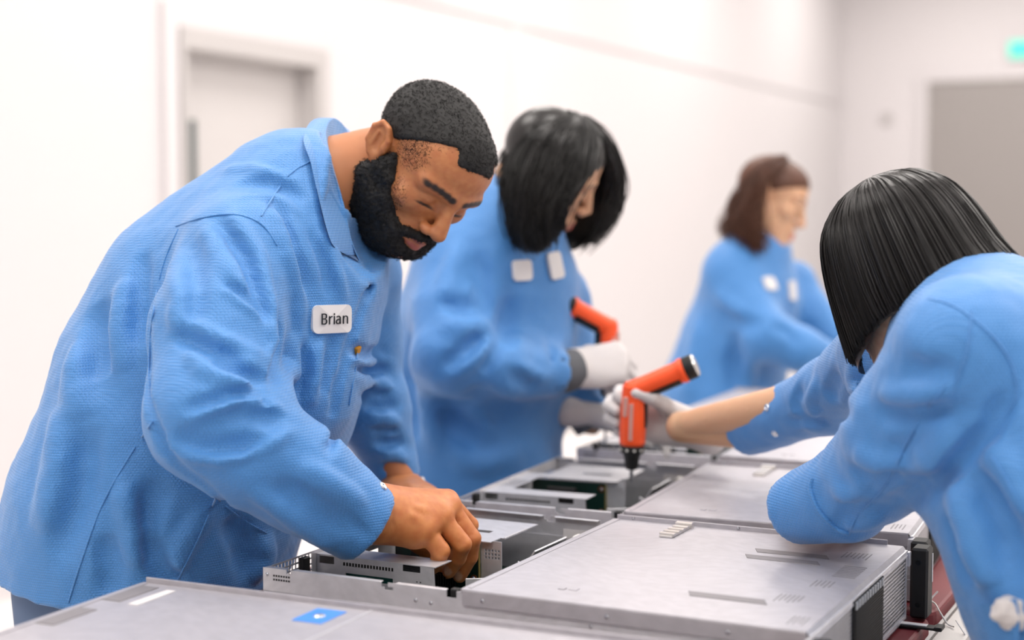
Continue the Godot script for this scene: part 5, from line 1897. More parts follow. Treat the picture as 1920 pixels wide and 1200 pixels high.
const MAN_LEFT_HAND := [
	[0, 0, 0.02, -0.1266, 1.0099, -0.5125, -0.0918, 1.0122, -0.4766, 0.027, 0.025, 0.7179, -0.071, -0.6925, 1.2],
	[0, 0, 0.016, -0.0979, 1.0137, -0.4597, -0.0513, 1.0201, -0.3965, 0.0155, 0.0125],
	[0, 0, 0.016, -0.0897, 1.0129, -0.4676, -0.0349, 1.0219, -0.407, 0.0155, 0.0125],
	[0, 0, 0.016, -0.0815, 1.0121, -0.4755, -0.024, 1.0184, -0.4228, 0.0155, 0.0125],
	[0, 0, 0.016, -0.0738, 1.0114, -0.4829, -0.0175, 1.0117, -0.4413, 0.0155, 0.0125],
	[1, 0, 0.016, -0.0578, 1.008, -0.4466, 0.036, 0.014, 0.042, 0.7179, -0.071, -0.6925, 0.0187, 0.9964, -0.0828, 0.6959, 0.0465, 0.7167],
	[1, 0, 0.014, -0.0842, 1.0032, -0.4388, 0.016, 0.014, 0.026, 0.7179, -0.071, -0.6925, 0.0187, 0.9964, -0.0828, 0.6959, 0.0465, 0.7167],
	[0, 0, 0.005, -0.0513, 1.0201, -0.3965, -0.0261, 1.0073, -0.3627, 0.011, 0.01],
	[0, 0, 0.005, -0.0261, 1.0073, -0.3627, -0.0151, 0.99, -0.3468, 0.01, 0.0093],
	[0, 0, 0.005, -0.0151, 0.99, -0.3468, -0.009, 0.9725, -0.337, 0.0093, 0.0078],
	[0, 0, 0.005, -0.0349, 1.0219, -0.407, -0.0037, 1.0074, -0.3721, 0.0112, 0.0102],
	[0, 0, 0.005, -0.0037, 1.0074, -0.3721, 0.0104, 0.9873, -0.3548, 0.0102, 0.0095],
	[0, 0, 0.005, 0.0104, 0.9873, -0.3548, 0.0175, 0.9689, -0.3452, 0.0095, 0.008],
	[0, 0, 0.005, -0.024, 1.0184, -0.4228, 0.0071, 1.0048, -0.3934, 0.0106, 0.0097],
	[0, 0, 0.005, 0.0071, 1.0048, -0.3934, 0.0215, 0.9859, -0.3785, 0.0097, 0.009],
	[0, 0, 0.005, 0.0215, 0.9859, -0.3785, 0.029, 0.9682, -0.37, 0.009, 0.0076],
	[0, 0, 0.005, -0.0175, 1.0117, -0.4413, 0.0086, 1.001, -0.4206, 0.0094, 0.0086],
	[0, 0, 0.005, 0.0086, 1.001, -0.4206, 0.0202, 0.9867, -0.4105, 0.0086, 0.008],
	[0, 0, 0.005, 0.0202, 0.9867, -0.4105, 0.0275, 0.9706, -0.4035, 0.008, 0.0067],
	[0, 0, 0.008, -0.0983, 1.0034, -0.4391, -0.0934, 0.9942, -0.4042, 0.015, 0.0125],
	[0, 0, 0.008, -0.0934, 0.9942, -0.4042, -0.0756, 0.9859, -0.3791, 0.0125, 0.0112],
	[0, 0, 0.008, -0.0756, 0.9859, -0.3791, -0.0568, 0.9787, -0.3647, 0.0112, 0.0088]
]
const SECOND_JACKET := [
	[0, 0, 0.03, -0.1485, 1.2613, -1.1629, -0.1327, 1.1647, -1.1632, 0.055, 0.052],
	[0, 0, 0.03, -0.1327, 1.1647, -1.1632, -0.0682, 1.0618, -1.109, 0.052, 0.043],
	[2, 1, 0.004, -0.0352, 0.9964, -1.0887, 0.0817, 0.0817, 0.06, 0.002, 0.6072, 0, -0.7945, 0.6419, 0.5893, 0.4906, 0.4682, -0.8079, 0.3578],
	[0, 1, 0.004, -0.0867, 1.0853, -1.1281, -0.0539, 1.0288, -1.103, 0.0284, 0.031],
	[0, 0, 0.015, -0.1798, 1.1805, -0.7933, -0.1199, 1.1603, -0.8442, 0.066, 0.062],
	[0, 0, 0.015, -0.1199, 1.1603, -0.8442, -0.0479, 1.1458, -0.9464, 0.062, 0.043],
	[2, 1, 0.004, -0.0095, 1.1377, -0.9962, 0.0836, 0.0836, 0.06, 0.002, -0.8092, 0, -0.5876, 0.0699, 0.9929, -0.0963, 0.5834, -0.119, -0.8034],
	[0, 1, 0.004, -0.0736, 1.1508, -0.9078, -0.0328, 1.1425, -0.9641, 0.029, 0.0317],
	[0, 0, 0.02, -0.2143, 1.3297, -0.8998, -0.198, 1.2487, -0.8344, 0.075, 0.07],
	[0, 0, 0.02, -0.198, 1.2487, -0.8344, -0.1798, 1.1805, -0.7933, 0.07, 0.066],
	[0, 0, 0.05, -0.2693, 0.8374, -1.0243, -0.2661, 0.9443, -1.0231, 0.17, 0.16, 0.1552, 0.1164, 0.981, 1.15],
	[0, 0, 0.05, -0.2661, 0.9443, -1.0231, -0.2558, 1.0866, -1.017, 0.16, 0.148, 0.1552, 0.1164, 0.981, 1.175],
	[0, 0, 0.05, -0.2558, 1.0866, -1.017, -0.2311, 1.2276, -1.0067, 0.148, 0.142, 0.1552, 0.1164, 0.981, 1.225],
	[0, 0, 0.05, -0.2311, 1.2276, -1.0067, -0.2028, 1.3269, -0.995, 0.142, 0.12, 0.1552, 0.1164, 0.981, 1.25],
	[0, 0, 0.05, -0.2028, 1.3269, -0.995, -0.176, 1.3999, -0.9917, 0.12, 0.09, 0.1552, 0.1164, 0.981, 1.225],
	[0, 0, 0.05, -0.2142, 1.348, -0.9237, -0.1741, 1.3951, -0.9923, 0.07, 0.08],
	[0, 0, 0.06, -0.1493, 1.288, -1.0188, -0.1631, 1.1714, -1.0028, 0.085, 0.1],
	[0, 0, 0.05, -0.172, 1.3141, -1.0992, -0.1603, 1.2517, -1.145, 0.07, 0.06],
	[3, 1, 0.004, 0, 0.914, 0, 0, -1, 0]
]
const SECOND_JACKET_FOLDS := [
	[0.022, -0.044, -0.159, 1.167, -0.726, -0.129, 1.194, -0.745, -0.117, 1.222, -0.789],
	[0.02, 0.0264, -0.145, 1.154, -0.737, -0.11, 1.186, -0.767, -0.101, 1.209, -0.797],
	[0.018, -0.0264, -0.111, 1.157, -0.768, -0.097, 1.183, -0.781, -0.091, 1.208, -0.807],
	[0.03, 0.0264, -0.178, 1.245, -0.751, -0.138, 1.232, -0.763, -0.117, 1.234, -0.818],
	[0.026, -0.0264, -0.191, 1.28, -0.766, -0.153, 1.263, -0.772, -0.127, 1.27, -0.818],
	[0.03, 0.022, -0.185, 1.378, -0.83, -0.186, 1.315, -0.794, -0.175, 1.254, -0.756],
	[0.026, -0.0264, -0.152, 1.36, -0.836, -0.134, 1.297, -0.823, -0.121, 1.243, -0.816],
	[0.03, -0.0308, -0.104, 1.277, -0.874, -0.106, 1.232, -0.858, -0.084, 1.2, -0.804],
	[0.04, -0.0264, -0.253, 1.223, -0.782, -0.289, 1.123, -0.834, -0.27, 1.021, -0.828],
	[0.04, 0.0264, -0.191, 1.21, -0.73, -0.244, 1.108, -0.82, -0.233, 1.004, -0.828],
	[0.035, -0.044, -0.204, 1.091, -0.826, -0.199, 1.053, -0.835, -0.16, 1.033, -0.86],
	[0.04, -0.0352, -0.132, 1.129, -0.769, -0.114, 1.095, -0.833, -0.12, 1.049, -0.906],
	[0.03, 0.0264, -0.209, 1.005, -0.834, -0.16, 0.986, -0.861, -0.111, 0.999, -0.93],
	[0.03, 0.022, -0.33, 1.233, -0.866, -0.343, 1.136, -0.869],
	[0.018, 0.0176, -0.063, 1.173, -0.813, -0.049, 1.152, -0.846, -0.035, 1.139, -0.88],
	[0.018, -0.0176, -0.072, 1.156, -0.799, -0.058, 1.135, -0.833, -0.049, 1.125, -0.867],
	[0.01, -0.0264, -0.064, 1.218, -0.941, -0.046, 1.193, -0.91, -0.031, 1.159, -0.886]
]
const THIRD_JACKET := [
	[0, 0, 0.03, -0.0745, 1.2395, -2.4877, -0.023, 1.1566, -2.4733, 0.06, 0.055],
	[0, 0, 0.03, -0.023, 1.1566, -2.4733, 0.0628, 1.0794, -2.4542, 0.055, 0.042],
	[2, 1, 0.004, 0.1068, 1.0398, -2.4445, 0.0798, 0.0798, 0.06, 0.002, 0.2172, 0, -0.9761, 0.644, 0.7515, 0.1433, 0.7336, -0.6597, 0.1632],
	[0, 1, 0.004, 0.0261, 1.1124, -2.4624, 0.0775, 1.0662, -2.451, 0.0277, 0.0302],
	[0, 0, 0.015, -0.0513, 1.1273, -2.1541, 0.0298, 1.0892, -2.1918, 0.064, 0.056],
	[0, 0, 0.015, 0.0298, 1.0892, -2.1918, 0.0913, 1.0598, -2.2427, 0.056, 0.045],
	[2, 1, 0.004, 0.1346, 1.039, -2.2786, 0.0855, 0.0855, 0.06, 0.002, -0.6379, 0, -0.7701, 0.2667, 0.9381, -0.2209, 0.7225, -0.3463, -0.5985],
	[0, 1, 0.004, 0.0551, 1.0771, -2.2128, 0.1057, 1.0528, -2.2547, 0.0297, 0.0324],
	[0, 0, 0.02, -0.1518, 1.2629, -2.2041, -0.0513, 1.1273, -2.1541, 0.07, 0.064],
	[0, 0, 0.05, -0.2162, 0.8129, -2.2936, -0.2081, 0.9517, -2.3085, 0.165, 0.15, 0.1016, 0.1153, 0.9881, 1.15],
	[0, 0, 0.05, -0.2081, 0.9517, -2.3085, -0.1751, 1.0922, -2.3136, 0.15, 0.13, 0.1016, 0.1153, 0.9881, 1.2],
	[0, 0, 0.05, -0.1751, 1.0922, -2.3136, -0.1418, 1.2175, -2.3177, 0.13, 0.115, 0.1016, 0.1153, 0.9881, 1.275],
	[0, 0, 0.05, -0.1418, 1.2175, -2.3177, -0.1203, 1.3143, -2.3136, 0.115, 0.08, 0.1016, 0.1153, 0.9881, 1.25],
	[0, 0, 0.05, -0.1494, 1.289, -2.2298, -0.1144, 1.3216, -2.2947, 0.065, 0.07],
	[3, 1, 0.004, -0.2083, 0.7574, -2.2933, 0, -1, 0]
]
const THIRD_JACKET_FOLDS := [
	[0.03, 0.024, -0.173, 1.232, -2.135, -0.116, 1.188, -2.112, -0.079, 1.177, -2.102],
	[0.03, -0.028, -0.157, 1.186, -2.131, -0.091, 1.151, -2.098, -0.035, 1.153, -2.092],
	[0.03, -0.032, -0.108, 1.136, -2.109, -0.125, 1.054, -2.143, -0.119, 0.974, -2.148],
	[0.04, 0.024, -0.225, 1.155, -2.166, -0.229, 1.049, -2.142, -0.243, 0.956, -2.122],
	[0.03, 0.024, -0.063, 1.086, -2.099, -0.092, 1.026, -2.17, -0.097, 0.973, -2.166],
	[0.02, -0.02, -0.012, 1.153, -2.103, 0.021, 1.133, -2.127, 0.046, 1.101, -2.134]
]
const FOURTH_JACKET := [
	[0, 0, 0.03, 0.6297, 1.2508, -0.5092, 0.5127, 1.1632, -0.668, 0.06, 0.05],
	[0, 0, 0.03, 0.5127, 1.1632, -0.668, 0.3426, 1.0858, -0.7898, 0.05, 0.0415],
	[2, 1, 0.004, 0.3005, 1.0665, -0.8187, 0.0789, 0.0789, 0.06, 0.002, -0.5791, 0, 0.8152, -0.2839, 0.9374, -0.2017, -0.7642, -0.3483, -0.5429],
	[0, 1, 0.004, 0.3846, 1.1048, -0.759, 0.3311, 1.0804, -0.797, 0.0274, 0.0299],
	[0, 0, 0.02, 0.7184, 1.1823, -0.2232, 0.6662, 1.1225, -0.282, 0.068, 0.057],
	[0, 0, 0.02, 0.6662, 1.1225, -0.282, 0.6182, 1.0873, -0.3113, 0.057, 0.049],
	[0, 0, 0.02, 0.6182, 1.0873, -0.3113, 0.5549, 1.0574, -0.3389, 0.049, 0.034],
	[0, 0, 0.003, 0.6239, 1.0873, -0.3141, 0.5462, 1.0542, -0.3455, 0.0585, 0.0415],
	[2, 1, 0.004, 0.4977, 1.031, -0.3705, 0.0817, 0.0817, 0.06, 0.002, -0.4411, 0, 0.8974, -0.347, 0.9222, -0.1706, -0.8276, -0.3866, -0.4068],
	[0, 1, 0.004, 0.5888, 1.0735, -0.3257, 0.5308, 1.0464, -0.3542, 0.0284, 0.031],
	[0, 0, 0.03, 0.7889, 1.2829, -0.143, 0.7607, 1.2321, -0.1866, 0.07, 0.069],
	[0, 0, 0.03, 0.7607, 1.2321, -0.1866, 0.7184, 1.1823, -0.2232, 0.069, 0.068],
	[0, 0, 0.05, 0.9697, 0.9242, -0.228, 0.9178, 1.0534, -0.2121, 0.15, 0.134, 0.6597, 0.0674, 0.7485, 1.1],
	[0, 0, 0.05, 0.9178, 1.0534, -0.2121, 0.8768, 1.1513, -0.2216, 0.134, 0.127, 0.6597, 0.0674, 0.7485, 1.125],
	[0, 0, 0.05, 0.8768, 1.1513, -0.2216, 0.8261, 1.2221, -0.2578, 0.127, 0.12, 0.6597, 0.0674, 0.7485, 1.175],
	[0, 0, 0.05, 0.8261, 1.2221, -0.2578, 0.7809, 1.2687, -0.3173, 0.12, 0.095, 0.6597, 0.0674, 0.7485, 1.2],
	[0, 0, 0.05, 0.7809, 1.2687, -0.3173, 0.7367, 1.291, -0.3754, 0.095, 0.068, 0.6597, 0.0674, 0.7485, 1.2],
	[0, 0, 0.05, 0.7927, 1.2887, -0.179, 0.7794, 1.2947, -0.341, 0.06, 0.072],
	[0, 0, 0.04, 0.6479, 1.2457, -0.4955, 0.7311, 1.2888, -0.406, 0.06, 0.068],
	[0, 1, 0.01, 0.691, 1.2859, -0.4306, 0.6722, 1.3211, -0.3791, 0.05, 0.052]
]
const FOURTH_JACKET_FOLDS := [
	[0.016, -0.0116, 0.73, 1.188, -0.128, 0.705, 1.132, -0.169, 0.646, 1.082, -0.239, 0.62, 1.049, -0.27],
	[0.022, 0.0232, 0.706, 1.232, -0.132, 0.752, 1.235, -0.099, 0.793, 1.253, -0.079],
	[0.022, -0.0203, 0.698, 1.211, -0.14, 0.744, 1.217, -0.109, 0.785, 1.232, -0.092],
	[0.025, -0.0174, 0.734, 1.265, -0.1, 0.766, 1.263, -0.08, 0.798, 1.27, -0.075],
	[0.022, 0.0203, 0.669, 1.161, -0.17, 0.702, 1.154, -0.155, 0.734, 1.164, -0.138],
	[0.02, -0.0174, 0.656, 1.138, -0.197, 0.692, 1.133, -0.172, 0.725, 1.144, -0.153],
	[0.02, 0.0174, 0.628, 1.106, -0.235, 0.657, 1.104, -0.219, 0.687, 1.114, -0.196],
	[0.03, 0.0232, 0.744, 1.141, -0.146, 0.771, 1.176, -0.114, 0.795, 1.208, -0.099],
	[0.022, -0.0203, 0.691, 1.087, -0.233, 0.742, 1.128, -0.155, 0.777, 1.166, -0.114],
	[0.018, 0.0145, 0.635, 1.061, -0.261, 0.66, 1.064, -0.258, 0.69, 1.083, -0.237],
	[0.018, -0.0406, 0.759, 1.123, -0.142, 0.789, 1.168, -0.107, 0.823, 1.205, -0.092, 0.843, 1.244, -0.092],
	[0.04, 0.0406, 0.789, 1.151, -0.108, 0.813, 1.099, -0.098, 0.831, 1.047, -0.092],
	[0.04, -0.0406, 0.813, 1.166, -0.093, 0.837, 1.115, -0.081, 0.854, 1.053, -0.077],
	[0.03, 0.0232, 0.823, 1.194, -0.091, 0.847, 1.16, -0.078, 0.861, 1.12, -0.071],
	[0.025, -0.029, 0.782, 1.114, -0.121, 0.794, 1.077, -0.119, 0.806, 1.039, -0.117],
	[0.016, -0.029, 0.48, 1.18, -0.619, 0.469, 1.151, -0.631, 0.485, 1.129, -0.63],
	[0.016, 0.0232, 0.515, 1.193, -0.574, 0.5, 1.16, -0.602, 0.512, 1.133, -0.614],
	[0.018, -0.029, 0.561, 1.213, -0.509, 0.539, 1.178, -0.554, 0.659, 1.204, -0.18],
	[0.014, -0.029, 0.454, 1.124, -0.657, 0.512, 1.133, -0.614, 0.659, 1.204, -0.18],
	[0.018, 0.0232, 0.597, 1.227, -0.452, 0.586, 1.194, -0.498, 0.683, 1.214, -0.154]
]
const WOMAN_HEAD := [
	[1, 0, 0.02, 0, 0.041, -0.006, 0.0705, 0.075, 0.0865],
	[1, 0, 0.03, 0, 0.05, 0.036, 0.064, 0.058, 0.053],
	[1, 0, 0.03, 0, -0.022, 0.036, 0.058, 0.075, 0.054],
	[0, 0, 0.03, -0.047, -0.04, 0.005, -0.016, -0.098, 0.072, 0.022, 0.018],
	[1, 0, 0.022, -0.044, -0.014, 0.062, 0.02, 0.017, 0.018],
	[0, 0, 0.03, 0.047, -0.04, 0.005, 0.016, -0.098, 0.072, 0.022, 0.018],
	[1, 0, 0.022, 0.044, -0.014, 0.062, 0.02, 0.017, 0.018],
	[1, 0, 0.02, 0, -0.097, 0.076, 0.019, 0.017, 0.018],
	[1, 0, 0.02, 0, -0.06, 0.078, 0.028, 0.024, 0.022],
	[0, 0, 0.016, -0.05, 0.029, 0.072, -0.012, 0.03, 0.088, 0.01, 0.009],
	[1, 1, 0.012, -0.032, 0.008, 0.098, 0.018, 0.012, 0.014],
	[1, 0, 0.004, -0.031, 0.007, 0.0745, 0.015, 0.0118, 0.0125],
	[0, 0, 0.016, 0.05, 0.029, 0.072, 0.012, 0.03, 0.088, 0.01, 0.009],
	[1, 1, 0.012, 0.032, 0.008, 0.098, 0.018, 0.012, 0.014],
	[1, 0, 0.004, 0.031, 0.007, 0.0745, 0.015, 0.0118, 0.0125],
	[0, 0, 0.012, 0, 0.022, 0.09, 0, -0.024, 0.112, 0.007, 0.0098],
	[1, 0, 0.006, -0.0128, -0.03, 0.102, 0.0085, 0.0085, 0.0105],
	[0, 1, 0.002, -0.007, -0.039, 0.1075, -0.009, -0.033, 0.108, 0.0032, 0.002],
	[1, 0, 0.006, 0.0128, -0.03, 0.102, 0.0085, 0.0085, 0.0105],
	[0, 1, 0.002, 0.007, -0.039, 0.1075, 0.009, -0.033, 0.108, 0.0032, 0.002],
	[0, 0, 0.005, -0.023, -0.0615, 0.089, -0.004, -0.0575, 0.1005, 0.0045, 0.0062],
	[0, 0, 0.005, -0.021, -0.066, 0.089, 0, -0.0705, 0.0985, 0.005, 0.0078],
	[0, 1, 0.004, -0.026, -0.064, 0.0925, 0, -0.0638, 0.1085, 0.0012, 0.0016],
	[0, 0, 0.005, 0.023, -0.0615, 0.089, 0.004, -0.0575, 0.1005, 0.0045, 0.0062],
	[0, 0, 0.005, 0.021, -0.066, 0.089, 0, -0.0705, 0.0985, 0.005, 0.0078],
	[0, 1, 0.004, 0.026, -0.064, 0.0925, 0, -0.0638, 0.1085, 0.0012, 0.0016],
	[1, 0, 0.01, -0.079, 0.002, -0.012, 0.0075, 0.031, 0.0185, 0.9272, 0, -0.3746, -0.1158, 0.9511, -0.2865, 0.3563, 0.309, 0.8818],
	[1, 1, 0.004, -0.087, 0.0061, -0.0091, 0.0065, 0.0215, 0.0115, 0.9272, 0, -0.3746, -0.1158, 0.9511, -0.2865, 0.3563, 0.309, 0.8818],
	[0, 0, 0.003, -0.0818, -0.0223, -0.0083, -0.087, -0.0095, -0.0212, 0.0038, 0.0038],
	[0, 0, 0.003, -0.087, -0.0095, -0.0212, -0.0893, 0.0128, -0.0269, 0.0038, 0.0038],
	[0, 0, 0.003, -0.0893, 0.0128, -0.0269, -0.0874, 0.0279, -0.0222, 0.0038, 0.0038],
	[0, 0, 0.003, -0.0874, 0.0279, -0.0222, -0.0829, 0.0289, -0.0111, 0.0038, 0.0038],
	[0, 0, 0.003, -0.0829, 0.0289, -0.0111, -0.0784, 0.0153, 0.0001, 0.0038, 0.0038],
	[0, 0, 0.003, -0.0784, 0.0153, 0.0001, -0.0767, -0.0005, 0.0045, 0.0038, 0.0038],
	[0, 0, 0.003, -0.0767, -0.0005, 0.0045, -0.0772, -0.0148, 0.0032, 0.0038, 0.0038],
	[0, 0, 0.003, -0.0855, 0.0122, -0.0175, -0.084, -0.0097, -0.0138, 0.0028, 0.003],
	[1, 0, 0.004, -0.0788, 0.0041, 0.0019, 0.004, 0.007, 0.004, 0.9272, 0, -0.3746, -0.1158, 0.9511, -0.2865, 0.3563, 0.309, 0.8818],
	[1, 0, 0.006, -0.0756, -0.0218, 0.0018, 0.005, 0.009, 0.008, 0.9272, 0, -0.3746, -0.1158, 0.9511, -0.2865, 0.3563, 0.309, 0.8818],
	[1, 0, 0.01, 0.079, 0.002, -0.012, 0.0075, 0.031, 0.0185, 0.9272, 0, 0.3746, 0.1158, 0.9511, -0.2865, -0.3563, 0.309, 0.8818],
	[1, 1, 0.004, 0.087, 0.0061, -0.0091, 0.0065, 0.0215, 0.0115, 0.9272, 0, 0.3746, 0.1158, 0.9511, -0.2865, -0.3563, 0.309, 0.8818],
	[0, 0, 0.003, 0.0818, -0.0223, -0.0083, 0.087, -0.0095, -0.0212, 0.0038, 0.0038],
	[0, 0, 0.003, 0.087, -0.0095, -0.0212, 0.0893, 0.0128, -0.0269, 0.0038, 0.0038],
	[0, 0, 0.003, 0.0893, 0.0128, -0.0269, 0.0874, 0.0279, -0.0222, 0.0038, 0.0038],
	[0, 0, 0.003, 0.0874, 0.0279, -0.0222, 0.0829, 0.0289, -0.0111, 0.0038, 0.0038],
	[0, 0, 0.003, 0.0829, 0.0289, -0.0111, 0.0784, 0.0153, 0.0001, 0.0038, 0.0038],
	[0, 0, 0.003, 0.0784, 0.0153, 0.0001, 0.0767, -0.0005, 0.0045, 0.0038, 0.0038],
	[0, 0, 0.003, 0.0767, -0.0005, 0.0045, 0.0772, -0.0148, 0.0032, 0.0038, 0.0038],
	[0, 0, 0.003, 0.0855, 0.0122, -0.0175, 0.084, -0.0097, -0.0138, 0.0028, 0.003],
	[1, 0, 0.004, 0.0788, 0.0041, 0.0019, 0.004, 0.007, 0.004, 0.9272, 0, 0.3746, 0.1158, 0.9511, -0.2865, -0.3563, 0.309, 0.8818],
	[1, 0, 0.006, 0.0756, -0.0218, 0.0018, 0.005, 0.009, 0.008, 0.9272, 0, 0.3746, 0.1158, 0.9511, -0.2865, -0.3563, 0.309, 0.8818]
]
const SECOND_CAP := [
	[1, 0, 0.02, 0, 0.042, -0.008, 0.0775, 0.083, 0.0945],
	[1, 0, 0.02, 0, 0.05, 0.036, 0.069, 0.0635, 0.0575],
	[3, 1, 0.006, 0, 0.024, 0.01, 0, -0.8575, 0.5145],
	[1, 1, 0.004, -0.088, -0.004, -0.01, 0.022, 0.036, 0.026],
	[1, 1, 0.004, 0.088, -0.004, -0.01, 0.022, 0.036, 0.026]
]
const THIRD_CAP := [
	[1, 0, 0.02, 0, 0.042, -0.008, 0.0775, 0.083, 0.0945],
	[1, 0, 0.02, 0, 0.05, 0.036, 0.069, 0.0635, 0.0575],
	[3, 1, 0.006, 0, 0.022, 0.01, 0, -0.8575, 0.5145],
	[1, 1, 0.004, -0.088, -0.004, -0.01, 0.022, 0.036, 0.026],
	[1, 1, 0.004, 0.088, -0.004, -0.01, 0.022, 0.036, 0.026]
]
const SECOND_HEAD_AT := Transform3D(Vector3(-0.3603, 0.3139, -0.7979), Vector3(0.56, 0.7414, 0.0388), Vector3(0.6492, -0.4654, -0.4763), Vector3(-0.0988, 1.4992, -0.9933))
const THIRD_HEAD_AT := Transform3D(Vector3(-0.2487, -0.1444, -0.8844), Vector3(0.3242, 0.8412, -0.2285), Vector3(0.8354, -0.3695, -0.1746), Vector3(-0.0882, 1.4561, -2.2959))
const FOURTH_HEAD_AT := Transform3D(Vector3(-0.3036, -0.1222, 0.8384), Vector3(-0.3902, 0.8107, -0.0232), Vector3(-0.752, -0.3713, -0.3264), Vector3(0.6836, 1.3532, -0.3536))
const SECOND_RIGHT_HAND := [
	[0, 0, 0.02, -0.0729, 1.1448, -0.9445, -0.0344, 1.1504, -0.9759, 0.0302, 0.028, -0.4719, 0.7612, -0.4447, 1.2],
	[0, 0, 0.016, -0.0359, 1.1636, -0.9881, 0.0199, 1.1817, -1.0407, 0.0174, 0.014],
	[0, 0, 0.016, -0.0305, 1.1549, -0.9831, 0.0332, 1.1696, -1.0328, 0.0174, 0.014],
	[0, 0, 0.016, -0.0252, 1.1462, -0.978, 0.0383, 1.1534, -1.0231, 0.0174, 0.014],
	[0, 0, 0.016, -0.0201, 1.138, -0.9732, 0.0377, 1.1355, -1.0127, 0.0174, 0.014],
	[1, 0, 0.016, -0.0005, 1.1484, -1.0062, 0.0403, 0.0157, 0.047, -0.4719, 0.7612, -0.4447, 0.4293, 0.639, 0.6382, 0.7701, 0.1103, -0.6284],
	[1, 0, 0.014, -0.0244, 1.1614, -1.0126, 0.0179, 0.0157, 0.0291, -0.4719, 0.7612, -0.4447, 0.4293, 0.639, 0.6382, 0.7701, 0.1103, -0.6284],
	[0, 0, 0.005, 0.0199, 1.1817, -1.0407, 0.0206, 1.1622, -1.0801, 0.0123, 0.0112],
	[0, 0, 0.005, 0.0206, 1.1622, -1.0801, 0.0003, 1.1461, -1.0825, 0.0112, 0.0104],
	[0, 0, 0.005, 0.0003, 1.1461, -1.0825, -0.0157, 1.1405, -1.0701, 0.0104, 0.0088],
	[0, 0, 0.005, 0.0332, 1.1696, -1.0328, 0.0352, 1.1462, -1.0758, 0.0125, 0.0114],
	[0, 0, 0.005, 0.0352, 1.1462, -1.0758, 0.011, 1.1288, -1.0792, 0.0114, 0.0106],
	[0, 0, 0.005, 0.011, 1.1288, -1.0792, -0.0068, 1.1244, -1.067, 0.0106, 0.009],
	[0, 0, 0.005, 0.0383, 1.1534, -1.0231, 0.041, 1.1304, -1.0617, 0.0119, 0.0109],
	[0, 0, 0.005, 0.041, 1.1304, -1.0617, 0.0177, 1.1153, -1.0655, 0.0109, 0.0101],
	[0, 0, 0.005, 0.0177, 1.1153, -1.0655, -0.0001, 1.1125, -1.0547, 0.0101, 0.0085],
	[0, 0, 0.005, 0.0377, 1.1355, -1.0127, 0.0404, 1.1163, -1.0418, 0.0105, 0.0096],
	[0, 0, 0.005, 0.0404, 1.1163, -1.0418, 0.0225, 1.1059, -1.0453, 0.0096, 0.0089],
	[0, 0, 0.005, 0.0225, 1.1059, -1.0453, 0.0058, 1.1046, -1.0363, 0.0089, 0.0075],
	[0, 0, 0.008, -0.0365, 1.1647, -1.0077, -0.0336, 1.1713, -1.0444, 0.0168, 0.014],
	[0, 0, 0.008, -0.0336, 1.1713, -1.0444, -0.0222, 1.1614, -1.0735, 0.014, 0.0125],
	[0, 0, 0.008, -0.0222, 1.1614, -1.0735, -0.0039, 1.1483, -1.0884, 0.0125, 0.0099]
]
